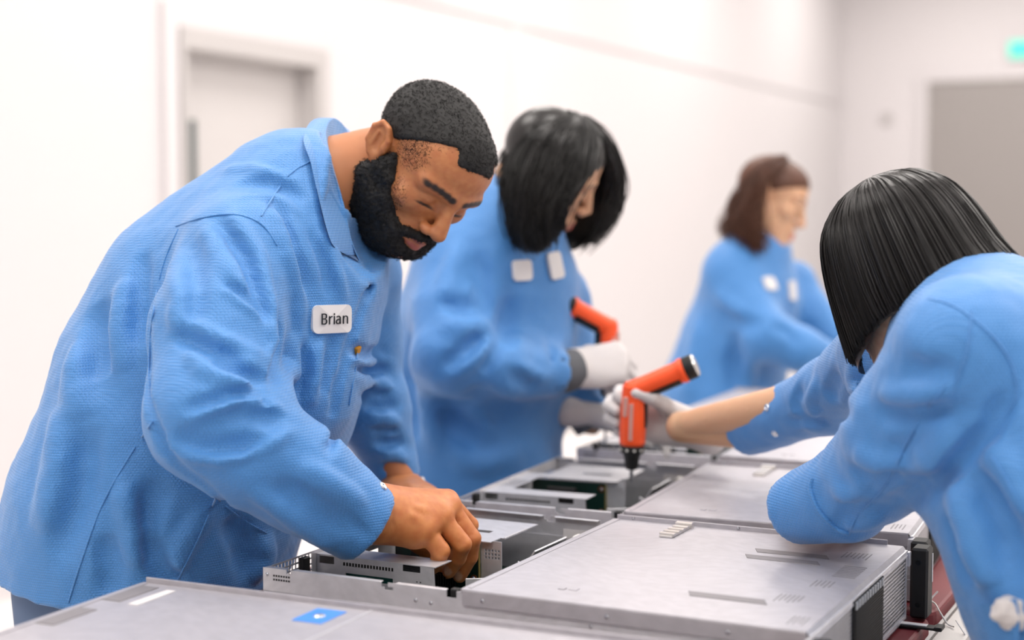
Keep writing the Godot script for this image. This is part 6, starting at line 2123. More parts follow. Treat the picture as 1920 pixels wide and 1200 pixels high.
const SECOND_LEFT_HAND := [
	[0, 0, 0.02, -0.0945, 1.0608, -1.0711, -0.0568, 1.0522, -1.1028, 0.0297, 0.0275, -0.6562, -0.1889, -0.7306, 1.2],
	[0, 0, 0.016, -0.0401, 1.0539, -1.096, 0.0258, 1.0444, -1.138, 0.0171, 0.0138],
	[0, 0, 0.016, -0.0476, 1.0517, -1.1043, 0.0164, 1.043, -1.1552, 0.0171, 0.0138],
	[0, 0, 0.016, -0.0551, 1.0496, -1.1127, 0.0009, 1.0382, -1.166, 0.0171, 0.0138],
	[0, 0, 0.016, -0.0622, 1.0475, -1.1206, -0.0177, 1.0315, -1.1722, 0.0171, 0.0138],
	[1, 0, 0.016, -0.0255, 1.0379, -1.1327, 0.0396, 0.0154, 0.0462, -0.6562, -0.1889, -0.7306, 0.0061, 0.9668, -0.2554, 0.7546, -0.1721, -0.6333],
	[1, 0, 0.014, -0.0196, 1.0389, -1.1054, 0.0176, 0.0154, 0.0286, -0.6562, -0.1889, -0.7306, 0.0061, 0.9668, -0.2554, 0.7546, -0.1721, -0.6333],
	[0, 0, 0.005, 0.0258, 1.0444, -1.138, 0.0584, 1.0204, -1.1553, 0.0121, 0.011],
	[0, 0, 0.005, 0.0584, 1.0204, -1.1553, 0.0705, 0.9976, -1.1582, 0.011, 0.0102],
	[0, 0, 0.005, 0.0705, 0.9976, -1.1582, 0.0748, 0.9771, -1.156, 0.0102, 0.0086],
	[0, 0, 0.005, 0.0164, 1.043, -1.1552, 0.0503, 1.0155, -1.1775, 0.0123, 0.0112],
	[0, 0, 0.005, 0.0503, 1.0155, -1.1775, 0.0633, 0.9889, -1.1819, 0.0112, 0.0105],
	[0, 0, 0.005, 0.0633, 0.9889, -1.1819, 0.0676, 0.9674, -1.18, 0.0105, 0.0088],
	[0, 0, 0.005, 0.0009, 1.0382, -1.166, 0.0296, 1.0123, -1.189, 0.0117, 0.0107],
	[0, 0, 0.005, 0.0296, 1.0123, -1.189, 0.0408, 0.9871, -1.1941, 0.0107, 0.0099],
	[0, 0, 0.005, 0.0408, 0.9871, -1.1941, 0.0446, 0.9665, -1.1927, 0.0099, 0.0084],
	[0, 0, 0.005, -0.0177, 1.0315, -1.1722, 0.0026, 1.0109, -1.1919, 0.0103, 0.0094],
	[0, 0, 0.005, 0.0026, 1.0109, -1.1919, 0.0102, 0.9919, -1.1964, 0.0094, 0.0088],
	[0, 0, 0.005, 0.0102, 0.9919, -1.1964, 0.0133, 0.9731, -1.1954, 0.0088, 0.0074],
	[0, 0, 0.008, -0.0206, 1.0425, -1.0917, 0.0136, 1.0298, -1.0918, 0.0165, 0.0138],
	[0, 0, 0.008, 0.0136, 1.0298, -1.0918, 0.0388, 1.0157, -1.1053, 0.0138, 0.0123],
	[0, 0, 0.008, 0.0388, 1.0157, -1.1053, 0.0535, 1.0033, -1.1208, 0.0123, 0.0097]
]
const THIRD_RIGHT_HAND := [
	[0, 0, 0.02, 0.0564, 1.071, -2.2546, 0.1005, 1.0525, -2.2692, 0.0297, 0.0275, -0.2535, 0.1492, -0.9557, 1.2],
	[0, 0, 0.016, 0.1034, 1.052, -2.287, 0.1703, 1.0266, -2.32, 0.0171, 0.0138],
	[0, 0, 0.016, 0.1063, 1.0503, -2.2761, 0.1798, 1.025, -2.3029, 0.0171, 0.0138],
	[0, 0, 0.016, 0.1092, 1.0486, -2.2652, 0.1803, 1.0218, -2.2837, 0.0171, 0.0138],
	[0, 0, 0.016, 0.1119, 1.047, -2.2549, 0.1749, 1.0179, -2.264, 0.0171, 0.0138],
	[1, 0, 0.016, 0.1388, 1.0298, -2.2787, 0.0396, 0.0154, 0.0462, -0.2535, 0.1492, -0.9557, 0.3972, 0.917, 0.0378, 0.882, -0.3701, -0.2917],
	[1, 0, 0.014, 0.1189, 1.0327, -2.2981, 0.0176, 0.0154, 0.0286, -0.2535, 0.1492, -0.9557, 0.3972, 0.917, 0.0378, 0.882, -0.3701, -0.2917],
	[0, 0, 0.005, 0.1703, 1.0266, -2.32, 0.1909, 0.9907, -2.335, 0.0121, 0.011],
	[0, 0, 0.005, 0.1909, 0.9907, -2.335, 0.1867, 0.9653, -2.3386, 0.011, 0.0102],
	[0, 0, 0.005, 0.1867, 0.9653, -2.3386, 0.1753, 0.9477, -2.338, 0.0102, 0.0086],
	[0, 0, 0.005, 0.1798, 1.025, -2.3029, 0.2039, 0.9845, -2.3164, 0.0123, 0.0112],
	[0, 0, 0.005, 0.2039, 0.9845, -2.3164, 0.1992, 0.9551, -2.3198, 0.0112, 0.0105],
	[0, 0, 0.005, 0.1992, 0.9551, -2.3198, 0.1872, 0.9366, -2.3195, 0.0105, 0.0088],
	[0, 0, 0.005, 0.1803, 1.0218, -2.2837, 0.2031, 0.9842, -2.2929, 0.0117, 0.0107],
	[0, 0, 0.005, 0.2031, 0.9842, -2.2929, 0.1989, 0.9566, -2.2956, 0.0107, 0.0099],
	[0, 0, 0.005, 0.1989, 0.9566, -2.2956, 0.1874, 0.939, -2.2955, 0.0099, 0.0084],
	[0, 0, 0.005, 0.1749, 1.0179, -2.264, 0.1931, 0.9883, -2.2688, 0.0103, 0.0094],
	[0, 0, 0.005, 0.1931, 0.9883, -2.2688, 0.19, 0.9676, -2.2703, 0.0094, 0.0088],
	[0, 0, 0.005, 0.19, 0.9676, -2.2703, 0.1795, 0.9517, -2.2705, 0.0088, 0.0074],
	[0, 0, 0.008, 0.1075, 1.0379, -2.3048, 0.1224, 1.0195, -2.3325, 0.0165, 0.0138],
	[0, 0, 0.008, 0.1224, 1.0195, -2.3325, 0.1438, 0.9998, -2.3454, 0.0138, 0.0123],
	[0, 0, 0.008, 0.1438, 0.9998, -2.3454, 0.162, 0.9834, -2.3486, 0.0123, 0.0097]
]
const THIRD_LEFT_HAND := [
	[0, 0, 0.02, 0.034, 1.0851, -2.4524, 0.0805, 1.0697, -2.4624, 0.0297, 0.0275, 0.284, 0.2607, 0.9227, 1.2],
	[0, 0, 0.016, 0.0833, 1.063, -2.4789, 0.1523, 1.0342, -2.5037, 0.0171, 0.0138],
	[0, 0, 0.016, 0.0866, 1.066, -2.4684, 0.1608, 1.0352, -2.486, 0.0171, 0.0138],
	[0, 0, 0.016, 0.0898, 1.0689, -2.4579, 0.1629, 1.0432, -2.4683, 0.0171, 0.0138],
	[0, 0, 0.016, 0.0929, 1.0718, -2.4479, 0.1608, 1.0553, -2.4516, 0.0171, 0.0138],
	[1, 0, 0.016, 0.1249, 1.0623, -2.4696, 0.0396, 0.0154, 0.0462, 0.284, 0.2607, 0.9227, -0.2333, -0.9146, 0.3302, 0.93, -0.309, -0.199],
	[1, 0, 0.014, 0.1074, 1.0656, -2.4911, 0.0176, 0.0154, 0.0286, 0.284, 0.2607, 0.9227, -0.2333, -0.9146, 0.3302, 0.93, -0.309, -0.199],
	[0, 0, 0.005, 0.1523, 1.0342, -2.5037, 0.1905, 1.0453, -2.5227, 0.0121, 0.011],
	[0, 0, 0.005, 0.1905, 1.0453, -2.5227, 0.2024, 1.066, -2.5329, 0.011, 0.0102],
	[0, 0, 0.005, 0.2024, 1.066, -2.5329, 0.2039, 1.0861, -2.5387, 0.0102, 0.0086],
	[0, 0, 0.005, 0.1608, 1.0352, -2.486, 0.2044, 1.0483, -2.5039, 0.0123, 0.0112],
	[0, 0, 0.005, 0.2044, 1.0483, -2.5039, 0.2184, 1.0724, -2.5152, 0.0112, 0.0105],
	[0, 0, 0.005, 0.2184, 1.0724, -2.5152, 0.2199, 1.0934, -2.5215, 0.0105, 0.0088],
	[0, 0, 0.005, 0.1629, 1.0432, -2.4683, 0.2039, 1.0562, -2.4818, 0.0117, 0.0107],
	[0, 0, 0.005, 0.2039, 1.0562, -2.4818, 0.217, 1.0788, -2.4917, 0.0107, 0.0099],
	[0, 0, 0.005, 0.217, 1.0788, -2.4917, 0.2184, 1.0988, -2.498, 0.0099, 0.0084],
	[0, 0, 0.005, 0.1608, 1.0553, -2.4516, 0.1931, 1.0661, -2.4597, 0.0103, 0.0094],
	[0, 0, 0.005, 0.1931, 1.0661, -2.4597, 0.2031, 1.0832, -2.4667, 0.0094, 0.0088],
	[0, 0, 0.005, 0.2031, 1.0832, -2.4667, 0.2043, 1.1012, -2.4727, 0.0088, 0.0074],
	[0, 0, 0.008, 0.0952, 1.066, -2.4984, 0.1184, 1.0632, -2.5264, 0.0165, 0.0138],
	[0, 0, 0.008, 0.1184, 1.0632, -2.5264, 0.1475, 1.062, -2.5393, 0.0138, 0.0123],
	[0, 0, 0.008, 0.1475, 1.062, -2.5393, 0.1719, 1.0632, -2.5429, 0.0123, 0.0097]
]
const FOURTH_RIGHT_HAND := [
	[0, 0, 0.02, 0.2515, 1.0585, -0.8982, 0.2093, 1.0723, -0.8845, 0.0281, 0.026, 0.3357, 0.9372, 0.095, 1.2],
	[0, 0, 0.016, 0.2076, 1.0886, -0.8808, 0.1446, 1.1198, -0.8602, 0.0161, 0.013],
	[0, 0, 0.016, 0.204, 1.0787, -0.8819, 0.1346, 1.1048, -0.8635, 0.0161, 0.013],
	[0, 0, 0.016, 0.2005, 1.0687, -0.8829, 0.1325, 1.0868, -0.8645, 0.0161, 0.013],
	[0, 0, 0.016, 0.1971, 1.0593, -0.8838, 0.1356, 1.0678, -0.8641, 0.0161, 0.013],
	[1, 0, 0.016, 0.1714, 1.0801, -0.8672, 0.0375, 0.0146, 0.0437, 0.3357, 0.9372, 0.095, -0.2488, 0.1855, -0.9506, -0.9085, 0.2955, 0.2955],
	[1, 0, 0.014, 0.1913, 1.0964, -0.8633, 0.0167, 0.0146, 0.0271, 0.3357, 0.9372, 0.095, -0.2488, 0.1855, -0.9506, -0.9085, 0.2955, 0.2955],
	[0, 0, 0.005, 0.1446, 1.1198, -0.8602, 0.1154, 1.1318, -0.8341, 0.0114, 0.0104],
	[0, 0, 0.005, 0.1154, 1.1318, -0.8341, 0.1222, 1.127, -0.8114, 0.0104, 0.0097],
	[0, 0, 0.005, 0.1222, 1.127, -0.8114, 0.1386, 1.1187, -0.8047, 0.0097, 0.0082],
	[0, 0, 0.005, 0.1346, 1.1048, -0.8635, 0.0998, 1.1153, -0.8359, 0.0117, 0.0106],
	[0, 0, 0.005, 0.0998, 1.1153, -0.8359, 0.1059, 1.1104, -0.8091, 0.0106, 0.0099],
	[0, 0, 0.005, 0.1059, 1.1104, -0.8091, 0.123, 1.1032, -0.8006, 0.0099, 0.0083],
	[0, 0, 0.005, 0.1325, 1.0868, -0.8645, 0.0995, 1.0932, -0.8395, 0.0111, 0.0101],
	[0, 0, 0.005, 0.0995, 1.0932, -0.8395, 0.1051, 1.0886, -0.8145, 0.0101, 0.0094],
	[0, 0, 0.005, 0.1051, 1.0886, -0.8145, 0.1219, 1.0828, -0.8063, 0.0094, 0.0079],
	[0, 0, 0.005, 0.1356, 1.0678, -0.8641, 0.1107, 1.0697, -0.8433, 0.0098, 0.0089],
	[0, 0, 0.005, 0.1107, 1.0697, -0.8433, 0.1168, 1.0659, -0.8251, 0.0089, 0.0083],
	[0, 0, 0.005, 0.1168, 1.0659, -0.8251, 0.133, 1.0619, -0.8192, 0.0083, 0.007],
	[0, 0, 0.008, 0.2014, 1.0931, -0.8666, 0.1918, 1.1116, -0.839, 0.0156, 0.013],
	[0, 0, 0.008, 0.1918, 1.1116, -0.839, 0.1793, 1.1272, -0.8111, 0.013, 0.0117],
	[0, 0, 0.008, 0.1793, 1.1272, -0.8111, 0.1586, 1.1349, -0.7944, 0.0117, 0.0092]
]
const FOURTH_LEFT_HAND := [
	[0, 0, 0.02, 0.5767, 1.0664, -0.3161, 0.5689, 1.0621, -0.3653, 0.027, 0.025, -0.9876, 0.0289, 0.1543, 1.2],
	[0, 0, 0.016, 0.5836, 1.0609, -0.3757, 0.5822, 1.0559, -0.4543, 0.0155, 0.0125],
	[0, 0, 0.016, 0.5724, 1.0613, -0.3739, 0.5628, 1.0591, -0.4556, 0.0155, 0.0125],
	[0, 0, 0.016, 0.5611, 1.0616, -0.3722, 0.5446, 1.058, -0.4485, 0.0155, 0.0125],
	[0, 0, 0.016, 0.5505, 1.0619, -0.3705, 0.5282, 1.0543, -0.4364, 0.0155, 0.0125],
	[1, 0, 0.016, 0.5578, 1.0524, -0.4085, 0.036, 0.014, 0.042, -0.9876, 0.0289, 0.1543, 0.0151, 0.9958, -0.09, -0.1563, -0.0865, -0.9839],
	[1, 0, 0.014, 0.5835, 1.0468, -0.3988, 0.016, 0.014, 0.026, -0.9876, 0.0289, 0.1543, 0.0151, 0.9958, -0.09, -0.1563, -0.0865, -0.9839],
	[0, 0, 0.005, 0.5822, 1.0559, -0.4543, 0.5798, 1.0372, -0.4941, 0.011, 0.01],
	[0, 0, 0.005, 0.5798, 1.0372, -0.4941, 0.5785, 1.0173, -0.5107, 0.01, 0.0093],
	[0, 0, 0.005, 0.5785, 1.0173, -0.5107, 0.5777, 0.9982, -0.5195, 0.0093, 0.0078],
	[0, 0, 0.005, 0.5628, 1.0591, -0.4556, 0.5562, 1.0384, -0.4995, 0.0112, 0.0102],
	[0, 0, 0.005, 0.5562, 1.0384, -0.4995, 0.5529, 1.0154, -0.5185, 0.0102, 0.0095],
	[0, 0, 0.005, 0.5529, 1.0154, -0.5185, 0.5511, 0.9955, -0.5276, 0.0095, 0.008],
	[0, 0, 0.005, 0.5446, 1.058, -0.4485, 0.5349, 1.0391, -0.4882, 0.0106, 0.0097],
	[0, 0, 0.005, 0.5349, 1.0391, -0.4882, 0.5302, 1.0177, -0.5056, 0.0097, 0.009],
	[0, 0, 0.005, 0.5302, 1.0177, -0.5056, 0.5275, 0.9987, -0.5142, 0.009, 0.0076],
	[0, 0, 0.005, 0.5282, 1.0543, -0.4364, 0.5179, 1.0397, -0.4665, 0.0094, 0.0086],
	[0, 0, 0.005, 0.5179, 1.0397, -0.4665, 0.513, 1.0237, -0.4793, 0.0086, 0.008],
	[0, 0, 0.005, 0.513, 1.0237, -0.4793, 0.5099, 1.0066, -0.4868, 0.008, 0.0067],
	[0, 0, 0.008, 0.5949, 1.0474, -0.3905, 0.6101, 1.0324, -0.4201, 0.015, 0.0125],
	[0, 0, 0.008, 0.6101, 1.0324, -0.4201, 0.6092, 1.0198, -0.4493, 0.0125, 0.0112],
	[0, 0, 0.008, 0.6092, 1.0198, -0.4493, 0.6015, 1.0099, -0.4706, 0.0112, 0.0088]
]
const FOURTH_FOREARM := [
	[0, 0, 0.01, 0.3703, 1.0901, -0.7703, 0.2306, 1.0824, -0.8141, 0.03, 0.0255]
]
const MAN_BODY := [
	[0, 0, 0.05, -0.3423, 0.9193, -0.1532, -0.1884, 1.2771, -0.2359, 0.11, 0.09],
	[0, 0, 0.05, -0.1884, 1.2771, -0.2359, -0.124, 1.4597, -0.2937, 0.09, 0.06],
	[0, 0, 0.02, -0.124, 1.4597, -0.2937, -0.0331, 1.4929, -0.3655, 0.065, 0.058],
	[0, 0, 0.02, -0.1194, 1.3694, -0.1207, -0.0396, 1.1826, 0.0445, 0.045, 0.04],
	[0, 0, 0.02, -0.0396, 1.1826, 0.0445, 0.0868, 1.0538, -0.1097, 0.04, 0.027],
	[0, 0, 0.02, -0.1505, 1.3708, -0.3519, -0.1353, 1.3218, -0.4342, 0.03, 0.03],
	[0, 0, 0.02, -0.1353, 1.3218, -0.4342, -0.1547, 1.2318, -0.4623, 0.03, 0.03],
	[0, 0, 0.02, -0.1547, 1.2318, -0.4623, -0.1425, 1.1304, -0.4717, 0.03, 0.028],
	[0, 0, 0.02, -0.1425, 1.1304, -0.4717, -0.0919, 1.0146, -0.4768, 0.028, 0.027]
]
const MAN_TROUSERS := [
	[0, 0, 0.05, -0.3367, 0.9193, -0.0724, -0.3349, 0.7841, -0.0455, 0.105, 0.075],
	[0, 0, 0.05, -0.3349, 0.7841, -0.0455, -0.3349, 0.06, -0.0455, 0.075, 0.055],
	[0, 0, 0.05, -0.4245, 0.9193, -0.2099, -0.4519, 0.7232, -0.2288, 0.105, 0.075],
	[0, 0, 0.05, -0.4519, 0.7232, -0.2288, -0.4519, 0.06, -0.2288, 0.075, 0.055]
]
const SECOND_BODY := [
	[0, 0, 0.05, -0.2612, 0.8744, -1.0201, -0.2225, 1.2269, -1.0222, 0.099, 0.081],
	[0, 0, 0.05, -0.2225, 1.2269, -1.0222, -0.1656, 1.395, -1.0078, 0.081, 0.054],
	[0, 0, 0.02, -0.1656, 1.395, -1.0078, -0.1408, 1.4863, -0.9794, 0.0515, 0.046],
	[0, 0, 0.02, -0.2186, 1.3382, -0.9319, -0.1862, 1.1813, -0.8126, 0.0405, 0.036],
	[0, 0, 0.02, -0.1862, 1.1813, -0.8126, -0.0344, 1.1504, -0.9759, 0.036, 0.0243],
	[0, 0, 0.02, -0.1717, 1.3133, -1.1217, -0.1327, 1.1647, -1.1632, 0.027, 0.0252],
	[0, 0, 0.02, -0.1327, 1.1647, -1.1632, -0.0585, 1.034, -1.1117, 0.0252, 0.0243]
]
const SECOND_TROUSERS := [
	[0, 0, 0.05, -0.2521, 0.8744, -0.9634, -0.2491, 0.6902, -0.9445, 0.0945, 0.0675],
	[0, 0, 0.05, -0.2491, 0.6902, -0.9445, -0.2491, 0.06, -0.9445, 0.0675, 0.0495],
	[0, 0, 0.05, -0.2951, 0.8744, -1.0911, -0.3064, 0.6537, -1.1147, 0.0945, 0.0675],
	[0, 0, 0.05, -0.3064, 0.6537, -1.1147, -0.3064, 0.06, -1.1147, 0.0675, 0.0495]
]
const THIRD_BODY := [
	[0, 0, 0.05, -0.2109, 0.8407, -2.2985, -0.1582, 1.1474, -2.3264, 0.0968, 0.0792],
	[0, 0, 0.05, -0.1582, 1.1474, -2.3264, -0.1172, 1.314, -2.3264, 0.0792, 0.0528],
	[0, 0, 0.02, -0.1172, 1.314, -2.3264, -0.1274, 1.4364, -2.2817, 0.0515, 0.046],
	[0, 0, 0.02, -0.1492, 1.2823, -2.2294, -0.0543, 1.1265, -2.1638, 0.0396, 0.0352],
	[0, 0, 0.02, -0.0543, 1.1265, -2.1638, 0.0981, 1.0525, -2.268, 0.0352, 0.0238],
	[0, 0, 0.02, -0.0789, 1.2405, -2.4631, -0.023, 1.1566, -2.4733, 0.0264, 0.0246],
	[0, 0, 0.02, -0.023, 1.1566, -2.4733, 0.078, 1.0711, -2.4612, 0.0246, 0.0238]
]
const THIRD_TROUSERS := [
	[0, 0, 0.05, -0.213, 0.8407, -2.2453, -0.2137, 0.6698, -2.2276, 0.0924, 0.066],
	[0, 0, 0.05, -0.2137, 0.6698, -2.2276, -0.2137, 0.06, -2.2276, 0.066, 0.0484],
	[0, 0, 0.05, -0.2308, 0.8407, -2.3609, -0.2374, 0.6411, -2.3817, 0.0924, 0.066],
	[0, 0, 0.05, -0.2374, 0.6411, -2.3817, -0.2374, 0.06, -2.3817, 0.066, 0.0484]
]
const FOURTH_BODY := [
	[0, 0, 0.05, 0.948, 0.9748, -0.221, 0.8222, 1.2121, -0.2663, 0.0968, 0.0792],
	[0, 0, 0.05, 0.8222, 1.2121, -0.2663, 0.7352, 1.2775, -0.3848, 0.0792, 0.0528],
	[0, 0, 0.02, 0.7352, 1.2775, -0.3848, 0.7238, 1.3341, -0.3418, 0.0515, 0.046],
	[0, 0, 0.02, 0.6501, 1.2466, -0.4855, 0.5127, 1.1632, -0.668, 0.0396, 0.0352],
	[0, 0, 0.02, 0.5127, 1.1632, -0.668, 0.2306, 1.0824, -0.8141, 0.0352, 0.0238],
	[0, 0, 0.02, 0.788, 1.2774, -0.1758, 0.7184, 1.1823, -0.2232, 0.0264, 0.0246],
	[0, 0, 0.02, 0.7184, 1.1823, -0.2232, 0.5689, 1.0608, -0.3653, 0.0246, 0.0238]
]
const FOURTH_TROUSERS := [
	[0, 0, 0.05, 0.9708, 0.9748, -0.1438, 0.9784, 0.8971, -0.1181, 0.0924, 0.066],
	[0, 0, 0.05, 0.9784, 0.8971, -0.1181, 0.9784, 0.06, -0.1181, 0.066, 0.0484],
	[0, 0, 0.05, 0.9566, 0.9748, -0.3008, 0.9595, 0.8276, -0.3274, 0.0924, 0.066],
	[0, 0, 0.05, 0.9595, 0.8276, -0.3274, 0.9595, 0.06, -0.3274, 0.066, 0.0484]
]
const MAN_SEAMS := [
	[Vector3(-0.1684, 1.4041, -0.0579), Vector3(-0.1694, 1.3961, -0.0532), Vector3(-0.1729, 1.3848, -0.0491), Vector3(-0.1777, 1.3713, -0.0459), Vector3(-0.1807, 1.3571, -0.0416), Vector3(-0.1819, 1.3418, -0.0365), Vector3(-0.1816, 1.3251, -0.0301), Vector3(-0.1134, 1.3141, 0.0572), Vector3(-0.1103, 1.2984, 0.0648), Vector3(-0.1196, 1.2815, 0.0568), Vector3(-0.1163, 1.2659, 0.063), Vector3(-0.112, 1.2507, 0.0696), Vector3(-0.1038, 1.2367, 0.08), Vector3(-0.0907, 1.2229, 0.095), Vector3(-0.0782, 1.2088, 0.1083), Vector3(-0.069, 1.1963, 0.1175), Vector3(-0.0632, 1.1876, 0.1233)],
	[Vector3(-0.0632, 1.1876, 0.1233), Vector3(-0.0663, 1.1805, 0.1273), Vector3(-0.1743, 1.1475, 0.0108), Vector3(-0.1817, 1.1342, 0.0157), Vector3(-0.189, 1.1206, 0.0202), Vector3(-0.1956, 1.1071, 0.0251), Vector3(-0.2024, 1.0928, 0.0303), Vector3(-0.2105, 1.0772, 0.0338), Vector3(-0.218, 1.0609, 0.0373), Vector3(-0.2244, 1.0429, 0.0412), Vector3(-0.23, 1.0236, 0.0458), Vector3(-0.2363, 1.0043, 0.0486), Vector3(-0.2424, 0.9872, 0.0504), Vector3(-0.2481, 0.972, 0.0515), Vector3(-0.2533, 0.9581, 0.0521), Vector3(-0.2577, 0.9465, 0.0524), Vector3(-0.2607, 0.9384, 0.0527)],
	[Vector3(-0.1802, 1.408, -0.0684), Vector3(-0.1678, 1.4102, -0.0623), Vector3(-0.1444, 1.4134, -0.0463), Vector3(-0.1245, 1.4166, -0.0363), Vector3(-0.1104, 1.4191, -0.0334), Vector3(-0.0989, 1.4209, -0.034), Vector3(-0.0889, 1.4225, -0.0375), Vector3(-0.0772, 1.4233, -0.0385), Vector3(-0.0673, 1.423, -0.0409), Vector3(-0.0605, 1.4215, -0.0465), Vector3(-0.0534, 1.419, -0.0512), Vector3(-0.0465, 1.4156, -0.0552), Vector3(-0.0404, 1.4113, -0.0587), Vector3(-0.0347, 1.4051, -0.0612), Vector3(-0.0296, 1.3974, -0.0635), Vector3(-0.0255, 1.3901, -0.0653), Vector3(-0.0229, 1.385, -0.0671)],
	[Vector3(-0.0246, 1.091, 0.0599), Vector3(-0.1158, 1.0553, -0.052), Vector3(-0.1166, 1.0435, -0.044), Vector3(-0.12, 1.0295, -0.0383), Vector3(-0.1244, 1.016, -0.0338), Vector3(-0.1302, 1.0025, -0.0307), Vector3(-0.1353, 0.9891, -0.0257), Vector3(-0.1417, 0.9759, -0.0233), Vector3(-0.1554, 0.9619, -0.0323), Vector3(-0.1592, 0.9536, -0.0326), Vector3(-0.1583, 0.9486, -0.0296), Vector3(-0.1572, 0.9451, -0.0274), Vector3(-0.1576, 0.9422, -0.0272)],
	[Vector3(-0.0215, 1.0938, 0.0638), Vector3(-0.1114, 1.0606, -0.0614), Vector3(-0.1099, 1.0519, -0.0721), Vector3(-0.108, 1.0424, -0.0842), Vector3(-0.1098, 1.0324, -0.1008), Vector3(-0.1062, 1.0248, -0.1112), Vector3(-0.1016, 1.0172, -0.1215), Vector3(-0.0995, 1.01, -0.1337), Vector3(-0.0997, 1.0042, -0.1446)],
	[Vector3(-0.0503, 1.4937, -0.1887), Vector3(-0.0527, 1.4906, -0.1817), Vector3(-0.0566, 1.4862, -0.1723), Vector3(-0.0607, 1.4803, -0.1615), Vector3(-0.0603, 1.4721, -0.145), Vector3(-0.0697, 1.4603, -0.1422), Vector3(-0.0562, 1.4449, -0.1061), Vector3(-0.0489, 1.4306, -0.0809), Vector3(-0.0456, 1.4211, -0.066)],
	[Vector3(-0.0021, 1.2488, -0.2183), Vector3(-0.0082, 1.2417, -0.2262), Vector3(0.007, 1.2357, -0.1999), Vector3(0.0015, 1.2249, -0.2058), Vector3(0.0019, 1.2151, -0.2024), Vector3(0.0028, 1.2046, -0.1975), Vector3(0.0018, 1.1926, -0.1952), Vector3(0.0004, 1.1816, -0.1937), Vector3(-0.0015, 1.1737, -0.1942)]
]
const FOURTH_SEAMS := [
	[Vector3(0.8062, 1.3255, -0.0889), Vector3(0.8065, 1.3193, -0.0847), Vector3(0.8066, 1.3103, -0.0804), Vector3(0.8064, 1.3004, -0.0771), Vector3(0.8056, 1.2916, -0.0753), Vector3(0.8042, 1.2842, -0.0748), Vector3(0.8023, 1.2773, -0.0752), Vector3(0.8001, 1.2707, -0.0762), Vector3(0.7979, 1.2642, -0.0779), Vector3(0.7956, 1.2577, -0.0792), Vector3(0.7934, 1.2514, -0.0795), Vector3(0.7916, 1.246, -0.0793), Vector3(0.7899, 1.2419, -0.081)],
	[Vector3(0.7836, 1.2496, -0.0775), Vector3(0.7807, 1.246, -0.0774), Vector3(0.7763, 1.2406, -0.0792), Vector3(0.77, 1.2334, -0.0868), Vector3(0.7599, 1.223, -0.113), Vector3(0.7542, 1.2144, -0.1163), Vector3(0.7485, 1.205, -0.1174), Vector3(0.7424, 1.1946, -0.1202), Vector3(0.7351, 1.1829, -0.1296), Vector3(0.7286, 1.1707, -0.1375), Vector3(0.7243, 1.1592, -0.137), Vector3(0.712, 1.1418, -0.1711), Vector3(0.7039, 1.1289, -0.1817), Vector3(0.6932, 1.116, -0.1958), Vector3(0.6807, 1.1031, -0.2117), Vector3(0.6679, 1.0903, -0.2294), Vector3(0.6584, 1.0795, -0.2402), Vector3(0.6517, 1.0699, -0.2481), Vector3(0.6475, 1.0617, -0.2519), Vector3(0.6409, 1.0518, -0.2691), Vector3(0.6379, 1.0463, -0.2744)],
	[Vector3(0.8141, 1.1903, -0.1138), Vector3(0.82, 1.1866, -0.102), Vector3(0.8298, 1.1827, -0.076), Vector3(0.8367, 1.1747, -0.0712), Vector3(0.8429, 1.1666, -0.0678), Vector3(0.8488, 1.1576, -0.0652), Vector3(0.8548, 1.1476, -0.0636), Vector3(0.8599, 1.1383, -0.0635), Vector3(0.8633, 1.1316, -0.0647)],
	[Vector3(0.7592, 1.3369, -0.106), Vector3(0.7648, 1.3362, -0.1017), Vector3(0.7724, 1.3351, -0.0973), Vector3(0.7808, 1.3333, -0.0934), Vector3(0.7891, 1.3304, -0.09), Vector3(0.7974, 1.3259, -0.0873), Vector3(0.8062, 1.3202, -0.0852), Vector3(0.8145, 1.3139, -0.0846), Vector3(0.8217, 1.3075, -0.0852), Vector3(0.8278, 1.3011, -0.0865), Vector3(0.8331, 1.2945, -0.0888), Vector3(0.8378, 1.2877, -0.091), Vector3(0.8416, 1.281, -0.0929), Vector3(0.8446, 1.2741, -0.0946), Vector3(0.8469, 1.2673, -0.0952), Vector3(0.8485, 1.2606, -0.0952), Vector3(0.8495, 1.2543, -0.0953), Vector3(0.8501, 1.2488, -0.0956), Vector3(0.8502, 1.244, -0.0954), Vector3(0.8495, 1.2389, -0.095), Vector3(0.8473, 1.2327, -0.096), Vector3(0.8429, 1.2241, -0.0977), Vector3(0.8367, 1.214, -0.0999), Vector3(0.8306, 1.2047, -0.1009), Vector3(0.8264, 1.1982, -0.1024)]
]
const FOURTH_CUFF := [
	[Vector3(0.5981, 1.1127, -0.2625), Vector3(0.5975, 1.1104, -0.2623), Vector3(0.5963, 1.1071, -0.2626), Vector3(0.5956, 1.1031, -0.2622), Vector3(0.5962, 1.0989, -0.261), Vector3(0.5981, 1.0938, -0.2595), Vector3(0.6008, 1.0881, -0.2581), Vector3(0.6041, 1.082, -0.2575), Vector3(0.6077, 1.0764, -0.2574), Vector3(0.6122, 1.071, -0.2579), Vector3(0.6172, 1.0656, -0.2595), Vector3(0.6216, 1.0602, -0.2641), Vector3(0.6256, 1.0559, -0.2675), Vector3(0.6297, 1.0535, -0.2682), Vector3(0.6336, 1.052, -0.2687), Vector3(0.6367, 1.0511, -0.2696), Vector3(0.6388, 1.0502, -0.2706)]
]
const MAN_BADGE := [Vector3(0.0007, 1.2897, -0.151), Vector3(0.9441, -0.003, 0.3297), Vector3(0.2664, -0.0184, -0.9637)]
const MAN_TAB := [Vector3(-0.0054, 1.2452, -0.2181), Vector3(0.8515, -0.5141, -0.1028), Vector3(-0.192, -0.8747, -0.4449)]
